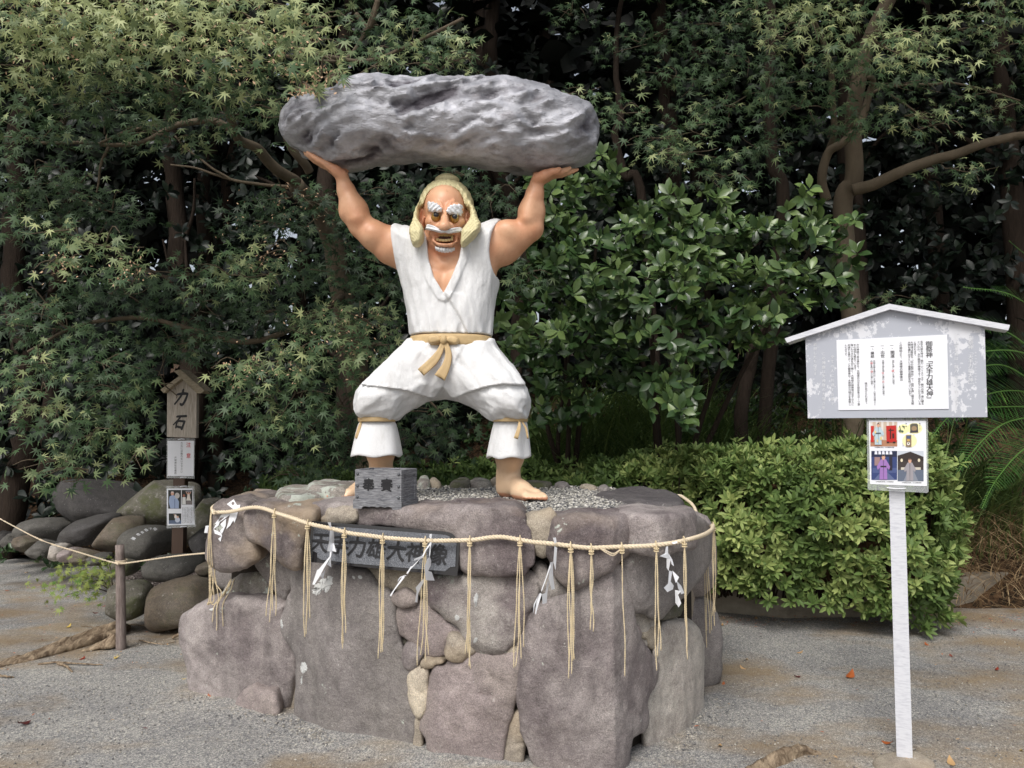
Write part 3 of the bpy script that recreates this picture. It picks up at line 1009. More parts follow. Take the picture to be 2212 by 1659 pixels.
yc = 4.25 - .11 * fwd * dn
g0 = inflate(tr, X, Y, Z, yc, .165, .13)
xx, yy, zz = np.broadcast_arrays(X, Y, Z)
rad = np.arctan2(zz - Pw(0, 690)[2], np.abs(xx - xc0) + .05)
fold = fbm(np.stack([xx * .6, yy, zz * 1.1 + .5 * np.abs(xx - xc0)], -1), 8, 3, 4.0, True)
g = (g0 - .011 * fold + .003).astype(np.float32)
ft.f = np.maximum(g, (ZP - Pw(0, 733)[2]))
V, F = ft.surface()
ob('trousers', mesh('trousers', relax(V, F, 1, .4), F, True, M['white_cloth']), statue)
skp = xz([(886, 736), (868, 744), (850, 762), (820, 794), (783, 831), (800, 835), (840, 840), (884, 846), (905, 853), (928, 860), (938, 860), (957, 836),
          (974, 860), (984, 860), (1005, 852), (1034, 843), (1060, 836), (1090, 833), (1136, 834), (1134, 826), (1116, 804), (1089, 771), (1068, 744), (1062, 736)], 4.10)
sdk = poly_sd(skp, XP, ZP)
lineA, lineB = xz([(1006, 742), (957, 836)], 4.08)
ls = ((XP - lineA[0]) * (lineB[1] - lineA[1]) - (ZP - lineA[1]) * (lineB[0] - lineA[0])) / np.linalg.norm(lineB - lineA)
over = np.clip(ls / .004 + .5, 0, 1) * .007 * np.clip(1 - np.abs(ls) / .15, 0, 1)
fold2 = fbm(np.stack([xx * .9 + .3 * zz, yy, zz * .7 + .8 * np.abs(xx - xc0)], -1), 6.5, 3, 9.0, True)
g = g0 - .020 - .010 * fold2 - np.clip(1 - np.abs(sdk + .006) / .008, 0, 1) * .004 - over * (Y < YS)
g = np.maximum(g, np.broadcast_to(sdk, g.shape))
ft.f = g.astype(np.float32)
V, F = ft.surface()
ob('jacket_skirt', mesh('jacket_skirt', relax(V, F, 1, .3), F, True, M['white_cloth']), statue)

# ---- belt with bow
def ring(name, zfun, rxf, ryf, cx, cy, n=96, prof=((-1, 0), (-1, 1), (-.5, 1.12), (.5, 1.12), (1, 1), (1, 0)), h=.02, t=.012, ex=2.3, mat=None, parent=None, wob=None):
    V_ = []
    for zz_, tt in prof:
        for j in range(n):
            a_ = j * 2 * math.pi / n
            c_, s_ = math.cos(a_), math.sin(a_)
            k_ = (abs(c_) ** ex + abs(s_) ** ex) ** (-1 / ex)
            w_ = wob(a_, zz_) if wob else 0
            V_.append([cx + c_ * k_ * (rxf + t * tt + w_), cy + s_ * k_ * (ryf + t * tt + w_), zfun(a_) + zz_ * h])
    m_ = len(prof)
    F_ = [(i * n + j, i * n + (j + 1) % n, (i + 1) * n + (j + 1) % n, (i + 1) * n + j) for i in range(m_ - 1) for j in range(n)]
    return ob(name, mesh(name, V_, F_, True, mat), parent)


bz = Pw(0, 734, 4.10)[2]
bl, br = Pw(887, 734)[0], Pw(1063, 734)[0]
cxb = (bl + br) / 2
belt = ring('belt', lambda a: bz + .004 * math.sin(a) - .002 * math.cos(2 * a), (br - bl) / 2 - .014, .188, cxb, YS, h=.031, t=.014, mat=M['sash'], parent=statue)
YBF = YS - .205


def ribbon(name, pts, widths, th, mats, parent, n=14, Yf=None, notch=True):
    """flat cloth band through pixel points with real thickness and a rolled edge"""
    P3 = spline(np.array([Pw(u, v, y) for u, v, y in pts]), n)
    wd = np.interp(np.linspace(0, 1, n), np.linspace(0, 1, len(widths)), widths)
    T = np.gradient(P3, axis=0); T /= np.linalg.norm(T, axis=1)[:, None]
    S_ = np.cross(T, [0, 1, 0]); S_ /= np.linalg.norm(S_, axis=1)[:, None]
    Nn = np.cross(S_, T)
    prof = [(-1, 0), (-1, .7), (-.86, 1), (-.3, .82), (.3, .82), (.86, 1), (1, .7), (1, 0)]
    V_ = []
    for i in range(n):
        for s_, h_ in prof:
            off = 0
            if notch and i == n - 1: off = .014 * (abs(s_) - .5)
            nn = Nn[i] if Nn[i][1] < 0 else -Nn[i]
            V_.append(P3[i] + S_[i] * wd[i] * s_ + nn * th * h_ + T[i] * off)
    k = len(prof)
    F_ = [(i * k + j, i * k + (j + 1) % k, (i + 1) * k + (j + 1) % k, (i + 1) * k + j) for i in range(n - 1) for j in range(k)]
    F_ += [tuple(range(k)), tuple(range((n - 1) * k, n * k))]
    mi = [1 if (f % k) in (0, 6) else 0 for f in range((n - 1) * k)] + [0, 0]
    me = mesh(name, V_, F_, True, mats, mi)
    return ob(name, me, parent)


ym = [M['sash'], M['sash_edge']]
ribbon('sash_tail', [(957, 742, 4.035), (950, 760, 4.03), (936, 780, 4.015), (911, 803, 4.00)], [.012, .017, .024, .024], .012, ym, belt)
ribbon('sash_tail', [(963, 742, 4.035), (969, 765, 4.03), (964, 790, 4.02), (951, 814, 4.015)], [.012, .018, .022, .032], .012, ym, belt)
for s_, pts in ((-1, [(956, 732), (945, 723), (925, 725), (923, 736), (928, 744), (946, 741), (956, 737)]), (1, [(960, 732), (970, 724), (990, 727), (993, 738), (985, 746), (970, 741), (960, 738)])):
    slab_piece('bow_loop', chaikin(xz(pts, 4.03), 1), lambda x, z: 4.038 + 0 * x, .022, .016, M['sash'], None, belt)
ob('knot', sphere_me('knot', Pw(958, 734, 4.025), (.020, .020, .024), M['sash']), belt)

# ---- leg ties and flared cuffs
for lx, rx, side_ in ((777, 853, -1), (1066, 1138, 1)):
    a_, b_ = Pw(lx, 905, 4.16), Pw(rx, 905, 4.16)
    cx, rr = (a_[0] + b_[0]) / 2, (b_[0] - a_[0]) / 2
    tie = ring('leg_tie', lambda a, z=Pw(0, 906, 4.1)[2]: z, rr - .006, rr * .96, cx, 4.15, h=.0125, t=.010, ex=2.1, mat=M['sash'], parent=statue)
    if side_ < 0:
        t0, t1, bl_, br_, zt, zb = 777, 853, 757.5, 870, 911, 983
        ribbon('tie_end', [(780, 911, 4.09), (776, 925, 4.085), (769, 947, 4.08)], [.005, .009, .007], .007, ym, tie, 8, notch=False)
    else:
        t0, t1, bl_, br_, zt, zb = 1067, 1138, 1052, 1146, 911, 987
        ribbon('tie_end', [(1122, 911, 4.045), (1121, 925, 4.03), (1115, 945, 4.02)], [.005, .010, .012], .007, ym, tie, 8)
        ribbon('tie_end', [(1128, 911, 4.05), (1136, 925, 4.05), (1140, 945, 4.05)], [.004, .006, .005], .007, ym, tie, 8)
    A_, B_, C_, D_ = Pw(t0, zt, 4.16), Pw(t1, zt, 4.16), Pw(bl_, zb, 4.16), Pw(br_, zb, 4.16)
    V_, n_, k_ = [], 120, 16
    ph = 1.3 * side_
    for i in range(k_ + 4):
        f_ = min(i, k_) / k_
        cx_ = (A_[0] + B_[0]) / 2 * (1 - f_) + (C_[0] + D_[0]) / 2 * f_
        fl_ = f_ ** .72 if side_ < 0 else f_ ** .8
        r_ = (B_[0] - A_[0]) / 2 * (1 - fl_) + (D_[0] - C_[0]) / 2 * fl_
        z_ = A_[2] * (1 - f_) + C_[2] * f_
        if i > k_:
            r_ -= (.006, .022, .05)[i - k_ - 1]; z_ += (-.004, .004, .03)[i - k_ - 1]
        for j in range(n_):
            a = j * 2 * math.pi / n_
            w_ = (.009 * math.sin(4 * a + ph) + .004 * math.sin(7 * a + 2 + ph)) * f_
            zz_ = z_ + (.006 * math.sin(5 * a + ph + 1)) * f_
            V_.append([cx_ + math.cos(a) * (r_ + w_ * .5), 4.16 + math.sin(a) * (r_ * .92 + w_), zz_])
    kk = k_ + 4
    F_ = [(i * n_ + j, i * n_ + (j + 1) % n_, (i + 1) * n_ + (j + 1) % n_, (i + 1) * n_ + j) for i in range(kk - 1) for j in range(n_)]
    ob('trouser_cuff', mesh('trouser_cuff', V_, F_, True, M['white_cloth']), statue)
# ================================================================== stone pedestal
from mathutils.bvhtree import BVHTree
_tu = [405, 440, 520, 640, 720, 890, 1060, 1200, 1320, 1400, 1470, 1515, 1560]
_ty = [4.62, 4.34, 4.16, 3.98, 3.74, 3.52, 3.40, 3.30, 3.30, 3.52, 3.76, 4.12, 4.6]
_tx = [(u - 1106) / FPX * y for u, y in zip(_tu, _ty)]


def wallY(x): return np.interp(x, _tx, _ty)


def wpt(u, v, dY=0.0):
    Y = float(np.interp(u, _tu, _ty)) + dY
    return at(u, v, Y)


pedestal = thing('stone_pedestal', 'broad dry-stone pedestal of purple and grey boulders topped with gravel, under the statue', 'pedestal', (-.4, 4.2, 0))
STONE_TREES = []
_stone_no = 0


def stone(parts, mat, T=.16, Rr=.06, dY=0.0, tilt=0.0, lean=0.0, rough=.022, pw=3.0, h=.0130, shrink=-.004, name='stone', label=None, back=0.0, seed=None, slope=1.0):
    """boulder with the front outline given in picture coordinates, standing in the wall"""
    global _stone_no
    _stone_no += 1
    px = []
    for tag, pts in parts: px += zp(tag, pts)
    w = np.array([wpt(u, v, dY) for u, v in px])
    w[:, 2] = np.where(w[:, 2] < .09, w[:, 2] - .12, w[:, 2])       # bedded in the ground
    Rr = .008 + Rr * .30
    poly = chaikin(w[:, [0, 2]], 1 if len(px) > 9 else 2)
    c = poly.mean(0)
    lo, hi = poly.min(0), poly.max(0)
    xs_ = np.arange(lo[0] - .05, hi[0] + .05, h)
    yx = np.interp(xs_, _tx, _ty)
    ymid = np.interp(c[0], _tx, _ty)
    front = ymid + (yx - ymid) * slope
    zs_ = np.arange(lo[1] - .05, hi[1] + .05, h)
    f_ = Field(xs_, np.arange(front.min() + dY - .12, front.max() + dY + 2 * T + .12 + back, h * 1.25), zs_)
    X, Y, Z = f_.grid()[1]
    yf = front[:, None, None] + dY + tilt * (X - c[0]) + lean * (Z - c[1])
    yc = yf + T
    XP = X[:, 0:1, :] + 0 * Z[:, 0:1, :]; ZP = Z[:, 0:1, :] + 0 * X[:, 0:1, :]
    xx, yy, zz = np.broadcast_arrays(X, Y, Z)
    off = _stone_no * 3.7 if seed is None else seed
    d2 = -poly_sd(poly, XP, ZP)
    wob = .007 * fbm(np.stack([xx, yy * .3, zz], -1), 9, 3, off + 5, True)
    a1 = Rr - (d2 + wob - shrink)
    b1 = np.abs(Y - yc) - T + Rr + np.clip(.05 - d2, 0, None) * .35
    g = np.sqrt(np.clip(a1, 0, None) ** 2 + np.clip(b1, 0, None) ** 2) + np.minimum(np.maximum(a1, b1), 0) - Rr
    q = np.stack([xx, yy, zz], -1)
    # broken facets: a few planes shear off the shoulders of the boulder
    rs_ = np.random.default_rng(_stone_no * 13 + 1)
    hx_, hz_ = (hi - lo) / 2
    for k in range(8):
        a_ = rs_.uniform(0, 2 * math.pi)
        t_, lim_ = (rs_.uniform(.45, 1.3), rs_.uniform(.78, .95)) if k < 5 else (rs_.uniform(.04, .20), rs_.uniform(.0, .5))
        nx, nz = math.cos(a_) * t_, math.sin(a_) * t_
        reach = abs(nx) * hx_ + abs(nz) * hz_
        pl_ = (xx - c[0]) * nx + (zz - c[1]) * nz - (yy - yf) - reach * lim_
        g = -smin(-g, -pl_ / math.sqrt(1 + t_ * t_), .003)
    g = g - rough * (fbm(q, 2.0, 2, off) * .8 + .10 * fbm(q, 9, 3, off + 2, True) - .1) - .0030 * fbm(q, 26, 3, off) - .0065 * fbm(q, 10, 3, off + 3) - .003 * fbm(np.stack([xx, yy, zz * .35], -1), 6, 3, off + 7, True)
    # fracture lines
    nq_ = fbm(q * [1, .5, 1], 2.6, 3, off + 11)
    g = g + .008 * np.exp(-(nq_ / .030) ** 2) * np.clip(fbm(q, 2.0, 1, off + 17) * 5 + .6, 0, 1)
    f_.f[:] = g
    V, F = f_.surface()
    V = relax(V, F, 1, .15)
    me = mesh(name, V, F, True, M[mat])
    STONE_TREES.append(BVHTree.FromPolygons([Vector(v) for v in V], F.tolist()))
    return ob(name, me, pedestal, label=label)


# top course, left end
stone([('A', [(370, 300), (480, 285), (690, 345), (700, 560), (690, 650), (720, 745), (815, 850), (800, 920), (760, 975), (640, 1035), (430, 1055), (350, 1000), (290, 930), (275, 860), (290, 740), (335, 560), (345, 400)])],
      'stone_cap', T=.36, Rr=.10, rough=.022, dY=-.18, slope=.55, label='dark purple corner boulder with an undercut belly at the left end')
stone([('A', [(680, 325), (1000, 345), (1390, 395), (1405, 520), (1330, 640), (1290, 760), (1275, 900), (1235, 1000), (1190, 1045), (1090, 980), (1030, 920), (980, 850), (870, 770), (760, 715), (700, 660)])],
      'stone_cap', T=.46, Rr=.09, rough=.020, dY=-.20, slope=.6)
stone([('A', [(720, 735), (830, 840), (980, 900), (1190, 1050), (1200, 1200), (1120, 1290), (1095, 1420), (990, 1320), (880, 1160), (790, 1040), (770, 960), (815, 900)])],
      'stone_grey', T=.14, Rr=.05, dY=.05, lean=-.25)
stone([('A', [(335, 1420), (480, 1240), (560, 1140), (760, 1085), (880, 1160), (925, 1330), (890, 1430), (700, 1440), (500, 1400)])],
      'stone_lichen', T=.14, Rr=.08, dY=.10, label='grey stone crusted with pale lichen')
stone([('A', [(70, 1560), (90, 1490), (200, 1440), (350, 1400), (520, 1370), (780, 1400), (950, 1440), (1110, 1440), (1055, 1600)]),
       ('4', [(620, 1060), (650, 1160), (668, 1300), (645, 1440), (590, 1480), (450, 1462), (300, 1450), (160, 1410), (70, 1340), (45, 1230), (28, 1060)])],
      'stone_purple', T=.24, Rr=.09, dY=-.04, rough=.026, slope=.6, label='large squat purple and green-stained boulder at the lower left')
stone([('4', [(250, 1500), (370, 1400), (500, 1440), (580, 1475), (560, 1530), (400, 1545), (280, 1530)])], 'stone_pink', T=.12, Rr=.05, dY=-.09)
stone([('4', [(575, 1470), (650, 1440), (700, 1380), (712, 1450), (705, 1510), (640, 1515)])], 'stone_tan', T=.08, Rr=.03, dY=.06)
stone([('4', [(670, 1180), (705, 1230), (708, 1360), (690, 1400), (660, 1380)])], 'stone_grey', T=.07, Rr=.03, dY=.12)
# great slab left of centre
stone([('4', [(765, 425), (790, 560), (800, 650), (900, 662), (1100, 700), (1160, 745), (1200, 800), (1270, 820), (1300, 900)]),
       ('B', [(1128, 300), (1130, 500), (1155, 620), (1190, 700), (1210, 850), (1260, 950), (1272, 1150), (1285, 1340), (1318, 1440), (1290, 1540), (1100, 1612), (930, 1625), (860, 1540),
              (620, 1410), (400, 1350), (230, 1295), (212, 1190), (222, 1050), (232, 830), (190, 690), (100, 590), (58, 480), (72, 380), (100, 300), (170, 150), (190, 20)]),
       ('4', [(660, 800), (672, 710), (700, 620), (705, 520), (720, 470)])],
      'stone_grey', T=.18, Rr=.05, dY=-.02, rough=.020, slope=.9, label='tall broad grey slab with white lichen blotches')
stone([('C', [(-110, 205), (0, 195), (330, 225), (520, 262), (500, 330), (490, 420), (440, 500), (340, 460), (200, 405), (110, 405), (30, 395), (-40, 330), (-90, 280)])],
      'stone_tan', T=.12, Rr=.05, dY=.04)
stone([('C', [(520, 258), (900, 280), (1200, 290), (1450, 290), (1560, 235), (1650, 300), (1655, 480), (1560, 650), (1490, 800), (1400, 930), (1290, 1075), (1150, 1080), (1000, 990), (920, 920),
              (885, 780), (760, 730), (650, 650), (545, 580), (500, 500), (500, 330)])],
      'stone_mottled', T=.15, Rr=.07, dY=.0, rough=.026, label='large mottled purple stone spotted with pale lichen')
stone([('C', [(172, 520), (250, 432), (330, 450), (405, 495), (420, 550), (340, 612), (240, 585)])], 'stone_pink', T=.05, Rr=.03, dY=-.02, h=.009, rough=.012)
stone([('C', [(195, 590), (260, 600), (345, 620), (420, 560), (500, 560), (640, 665), (750, 785), (885, 860), (905, 935), (780, 900), (745, 1000), (710, 1090), (600, 1115), (500, 1090), (425, 985), (300, 900), (212, 860), (192, 760)])],
      'stone_pink', T=.10, Rr=.05, dY=.02, rough=.014)
stone([('C', [(765, 890), (900, 935), (1045, 1070), (960, 1120), (840, 1172), (730, 1150), (706, 1085), (745, 1000)])], 'stone_tan', T=.07, Rr=.05, dY=-.03, h=.010, rough=.02, tilt=.3)
stone([('C', [(272, 1010), (370, 985), (450, 1015), (490, 1085), (455, 1180), (365, 1240), (305, 1215), (276, 1110)])], 'stone_purple', T=.07, Rr=.04, dY=.0, h=.010, rough=.014)
stone([('C', [(475, 1135), (560, 1115), (650, 1125), (722, 1165), (640, 1210), (550, 1232), (468, 1210)])], 'stone_tan', T=.06, Rr=.025, dY=-.01, h=.009, rough=.010)
stone([('C', [(215, 865), (300, 915), (415, 985), (360, 1000), (280, 995), (240, 960)])], 'stone_moss', T=.05, Rr=.03, dY=.06, h=.009, rough=.010)
stone([('C', [(730, 755), (870, 785), (880, 850), (800, 810)])], 'stone_grey', T=.05, Rr=.02, dY=.04, h=.009, rough=.010)
stone([('C', [(650, 655), (760, 715), (880, 760), (820, 775), (700, 745)])], 'stone_mottled', T=.05, Rr=.03, dY=.09, h=.009, rough=.02)
stone([('C', [(420, 1225), (470, 1215), (540, 1245), (528, 1400), (535, 1480)]), ('B', [(1440, 1180), (1412, 1310), (1385, 1370), (1312, 1345), (1282, 1220), (1266, 1100), (1266, 930), (1330, 890)])],
      'stone_cream', T=.08, Rr=.045, dY=.0, h=.010, rough=.014, label='narrow upright cream-coloured stone')
stone([('B', [(1312, 1378), (1372, 1385), (1385, 1450), (1380, 1530), (1325, 1535)])], 'stone_tan', T=.05, Rr=.02, dY=.03, h=.009, rough=.010)
stone([('C', [(560, 1245), (720, 1205), (850, 1170), (950, 1120), (1060, 1088), (1130, 1080), (1200, 1105), (1300, 1095), (1455, 1095), (1488, 1150), (1490, 1230), (1472, 1350), (1455, 1480)]),
       ('E', [(318, 600), (300, 760), (250, 960), (215, 1080), (170, 1200), (120, 1340), (60, 1440), (-40, 1410)]), ('B', [(1659, 1630), (1500, 1560), (1385, 1510), (1378, 1400), (1415, 1320), (1440, 1200)])],
      'stone_pink', T=.16, Rr=.05, dY=-.01, rough=.018, label='broad pinkish-grey slab between the two tall slabs')
stone([('E', [(255, 1050), (330, 1030), (362, 1075), (345, 1250), (330, 1345), (230, 1420), (130, 1400), (115, 1330), (190, 1200)])], 'stone_tan', T=.09, Rr=.03, dY=.02, h=.011, rough=.014)
stone([('C', [(1520, 645), (1570, 645), (1635, 700), (1600, 820), (1560, 920), (1530, 1010), (1470, 1020), (1400, 1000), (1420, 900), (1480, 800)])], 'stone_purple', T=.08, Rr=.03, dY=.02, h=.011, rough=.012)
stone([('C', [(1270, 1060), (1390, 1005), (1460, 1035), (1450, 1088), (1300, 1092)])], 'stone_tan', T=.05, Rr=.02, dY=.0, h=.009, rough=.010)
# great monolith right of centre
stone([('D', [(985, 885), (1030, 920), (1065, 970), (1085, 1090), (1130, 1230), (1165, 1440), (1235, 1560)]),
       ('E', [(1500, 280), (1590, 360), (1680, 480), (1700, 580), (1670, 720), (1580, 880), (1590, 1030), (1592, 1140), (1500, 1210), (1405, 1260), (1385, 1400), (1335, 1490), (1180, 1550),
              (960, 1580), (800, 1560), (700, 1520), (540, 1430), (400, 1330), (362, 1220), (350, 1050), (322, 900), (318, 620), (345, 420), (390, 250), (450, 120), (540, 20)]),
       ('D', [(240, 1330), (330, 1260), (430, 1215), (560, 1165), (620, 1085), (760, 1035), (880, 970)])],
      'stone_purple', T=.20, Rr=.075, dY=-.03, rough=.024, label='giant purple monolith with a pale streak at its top')
stone([('D', [(215, 905), (275, 880), (340, 950), (430, 1010), (540, 1115), (535, 1165), (400, 1212), (330, 1190), (255, 1060)])], 'stone_mottled', T=.08, Rr=.04, dY=.02, h=.011, rough=.014)
stone([('D', [(112, 440), (180, 410), (290, 380), (382, 352), (388, 480), (370, 600), (335, 730), (275, 782), (200, 680), (160, 560)])], 'stone_tan', T=.09, Rr=.03, dY=-.01, h=.011, rough=.014, label='tan wedge stone driven between two cap stones')
# centre cap stone
stone([('P', [(752, 1112), (765, 1102), (850, 1099), (1000, 1099), (1100, 1099), (1131, 1110), (1137, 1140), (1150, 1180), (1156, 1212), (1140, 1236), (1117, 1247), (1064, 1248), (1021, 1244), (997, 1238),
              (990, 1210), (991, 1158), (930, 1148), (860, 1140), (775, 1134)])],
      'stone_purple_dark', T=.20, Rr=.045, dY=-.05, rough=.014, pw=3.0, label='long dark purple cap stone above the name plaque')
stone([('F', [(530, 400), (600, 385), (800, 375), (925, 378), (930, 410), (760, 415), (690, 440), (680, 490), (610, 502), (550, 450)])], 'stone_purple', T=.20, Rr=.04, dY=-.02, h=.011, rough=.010)
stone([('F', [(680, 430), (780, 405), (900, 415), (930, 460), (925, 520), (860, 532), (740, 530), (620, 512), (690, 480)])], 'stone_tan', T=.09, Rr=.03, dY=-.06, h=.010, rough=.016)
stone([('D', [(382, 500), (400, 440), (500, 425), (740, 418), (1040, 412), (1130, 430), (1180, 480), (1190, 560), (1160, 680), (1060, 800), (940, 920), (790, 1015), (640, 1070), (560, 1080), (440, 1005), (400, 880), (345, 740), (368, 600)])],
      'stone_purple_dark', T=.15, Rr=.085, dY=-.05, rough=.020, label='rounded dark purple cap stone right of the wedge stone')
stone([('D', [(1120, 430), (1250, 395), (1500, 375), (1700, 385), (1830, 430), (1875, 520), (1855, 700), (1790, 880), (1690, 1030), (1560, 1200), (1460, 1310), (1385, 1365), (1335, 1345), (1300, 1290), (1160, 1285), (1120, 1200),
              (1090, 1080), (1065, 960), (1080, 810), (1170, 690), (1200, 560), (1180, 480)])],
      'stone_grey', T=.24, Rr=.13, dY=-.06, rough=.026, slope=.8, label='huge rounded grey boulder at the right shoulder')
stone([('D', [(1155, 1295), (1290, 1290), (1345, 1360), (1370, 1500), (1310, 1640), (1235, 1560), (1165, 1430)])], 'stone_light', T=.10, Rr=.04, dY=.06, h=.011)
stone([('E', [(1520, 220), (1600, 170), (1690, 130), (1725, 180), (1700, 330), (1640, 385), (1570, 310), (1510, 265)])], 'stone_tan', T=.08, Rr=.04, dY=.04, h=.011)
stone([('E', [(1452, 150), (1530, 200), (1515, 250), (1475, 225)])], 'stone_pink', T=.05, Rr=.02, dY=.0, h=.009, rough=.008)
stone([('D', [(1390, 1370), (1500, 1260), (1560, 1200), (1625, 1260), (1600, 1340), (1540, 1382), (1450, 1400)])], 'stone_moss', T=.09, Rr=.05, dY=.02, h=.011, label='small green-stained stone')
stone([('E', [(1720, 170), (1800, 130), (1920, 115), (2010, 135), (2080, 200), (2112, 320), (2092, 560), (2100, 760), (2092, 900), (2040, 1000), (1900, 1060), (1760, 1140), (1640, 1205), (1590, 1180), (1590, 1030), (1582, 900),
              (1670, 720), (1700, 570), (1650, 400), (1695, 320)])],
      'stone_light', T=.18, Rr=.07, dY=.0, rough=.018, slope=.85, label='pale speckled granite block at the lower right')
stone([('D', [(1640, 1100), (1700, 1080), (1780, 1200), (1805, 1400), (1790, 1510), (1700, 1430), (1620, 1370), (1620, 1220)])], 'stone_tan', T=.12, Rr=.05, dY=.25, h=.012)
for pts in ([(1590, 1200), (1690, 1165), (1760, 1150), (1740, 1200), (1640, 1235)], [(360, 1450), (460, 1440), (560, 1500), (480, 1545), (380, 1530)]):
    stone([('E', pts)], 'stone_tan', T=.07, Rr=.03, dY=.03, h=.011, rough=.012)

# unseen flanks and back of the pedestal: rough boulders in two courses
for q_, (x_, y_) in enumerate([(1.10, 4.62), (.98, 4.98), (.62, 5.22), (.2, 5.3), (-.25, 5.32), (-.7, 5.3), (-1.15, 5.2), (-1.55, 5.0), (-1.72, 4.75)]):
    for z_, r_ in ((.22, .30), (.74, .27)):
        th = np.linspace(0, math.pi, 14)[:, None]; ph = np.linspace(0, 2 * math.pi, 24, endpoint=False)[None]
        d = np.stack([np.sin(th) * np.cos(ph), np.sin(th) * np.sin(ph), np.cos(th) + 0 * ph], -1)
        k3 = (np.abs(d) ** 3.5).sum(-1, keepdims=True) ** (-1 / 3.5)
        p_ = d * k3 * [r_ * .78, r_ * .55, r_ * .92] * (1 + .07 * fbm(d + q_ * 3 + z_, 1.7, 3, q_)[..., None]) + [x_ - .1 * np.sign(x_ + .3) , y_ - .12, z_]
        F_ = [(i * 24 + j, (i + 1) * 24 + j, (i + 1) * 24 + (j + 1) % 24, i * 24 + (j + 1) % 24) for i in range(13) for j in range(24)]
        ob('stone', mesh('stone', p_.reshape(-1, 3), F_, True, M[['stone_grey', 'stone_purple', 'stone_tan'][(q_ + int(z_ > .5)) % 3]]), pedestal)

# dark fill behind the facing
mb = MB()
xsf = np.linspace(-1.62, .98, 40)
pl = [(x, wallY(x) + .13) for x in xsf] + [(1.05, 4.9), (.6, 5.22), (-1.3, 5.22), (-1.66, 4.9)]
n_ = len(pl)
mb.add([(x, y, 0.0) for x, y in pl] + [(x, y, 1.035) for x, y in pl], [tuple(range(n_ - 1, -1, -1)), tuple(range(n_, 2 * n_))] + [(i, (i + 1) % n_, n_ + (i + 1) % n_, n_ + i) for i in range(n_)])
mb.build('earth_fill', M['earth'], pedestal)


def flat_stone(px, mat, ztop=1.12, T=.05, h=.014, rough=.012, Rr=.05, label=None, parent=pedestal, name='stone'):
    """stone lying on the top, outline given by its upper face as seen"""
    global _stone_no
    _stone_no += 1
    w = chaikin(np.array([onz(u, v, ztop)[:2] for u, v in px]), 2)
    lo, hi = w.min(0), w.max(0)
    f_ = Field(np.arange(lo[0] - .04, hi[0] + .04, h), np.arange(lo[1] - .04, hi[1] + .04, h), np.arange(ztop - 2 * T - .04, ztop + .04, h * .8))
    X, Y, Z = f_.grid()[1]
    d2 = -poly_sd(w, X[:, :, 0] + 0 * Y[:, :, 0], Y[:, :, 0] + 0 * X[:, :, 0])[:, :, None]
    Rr = min(Rr * .6, T * .8)
    a1 = Rr - d2 - .006; b1 = np.abs(Z - (ztop - T)) - T + Rr
    g = np.sqrt(np.clip(a1, 0, None) ** 2 + np.clip(b1, 0, None) ** 2) + np.minimum(np.maximum(a1, b1), 0) - Rr
    xx, yy, zz = np.broadcast_arrays(X, Y, Z)
    q = np.stack([xx, yy, zz], -1)
    f_.f[:] = g - rough * fbm(q, 5, 4, _stone_no * 2.3)
    V, F = f_.surface()
    STONE_TREES.append(BVHTree.FromPolygons([Vector(v) for v in V], F.tolist()))
    return ob(name, mesh(name, V, F, True, M[mat]), parent, label=label)


fs = [
    (zp('F', [(222, 285), (270, 200), (480, 192), (620, 200), (800, 215), (760, 250), (600, 275), (400, 290)]), 'stone_lichen', 1.135, .07, .012),
    (zp('F', [(500, 195), (560, 155), (690, 138), (820, 150), (930, 165), (930, 205), (820, 225), (620, 215)]), 'stone_lichen', 1.165, .08, .014),
    (zp('F', [(930, 140), (1060, 120), (1060, 165), (930, 170)]), 'stone_tan', 1.15, .07, .012),
    (zp('F', [(1488, 165), (1500, 115), (1570, 110), (1605, 150), (1590, 168)]), 'stone_lichen', 1.14, .05, .012),
    (zp('F', [(1590, 165), (1600, 125), (1650, 122), (1690, 160), (1680, 172)]), 'stone_tan', 1.14, .05, .010),
    (zp('F', [(1740, 172), (1820, 132), (1930, 125), (1965, 155), (1940, 168)]), 'stone_moss', 1.14, .05, .012),
    (zp('F', [(1935, 165), (1960, 138), (2080, 130), (2130, 155), (2110, 165)]), 'stone_lichen', 1.14, .05, .010),
    (zp('F', [(2120, 150), (2150, 122), (2240, 118), (2300, 145)]), 'stone_tan', 1.14, .05, .010),
    (zp('D', [(60, 62), (100, 44), (230, 44), (370, 52), (380, 66), (200, 74)]), 'stone_moss', 1.13, .045, .008),
    (zp('D', [(390, 66), (440, 54), (530, 60), (540, 76), (450, 80)]), 'stone_grey', 1.13, .045, .008),
    (zp('D', [(620, 82), (700, 72), (790, 84), (820, 98), (700, 98)]), 'stone_tan', 1.125, .04, .008),
    (zp('D', [(790, 104), (850, 80), (900, 84), (930, 108), (880, 118)]), 'stone_grey', 1.13, .045, .008),
    (zp('D', [(740, 175), (860, 150), (980, 112), (1260, 112), (1480, 150), (1570, 185), (1640, 262), (1500, 276), (1300, 262), (1130, 274), (1020, 232), (880, 205)]), 'flat_dark', 1.11, .06, .012),
    (zp('D', [(930, 318), (1000, 292), (1200, 280), (1500, 275), (1700, 285), (1760, 330), (1500, 380), (1200, 372), (1050, 350)]), 'stone_purple', 1.115, .09, .015),
]
for px, mt, zt, T_, rg in fs:
    flat_stone(px, mt, zt, T_, .014, rg)

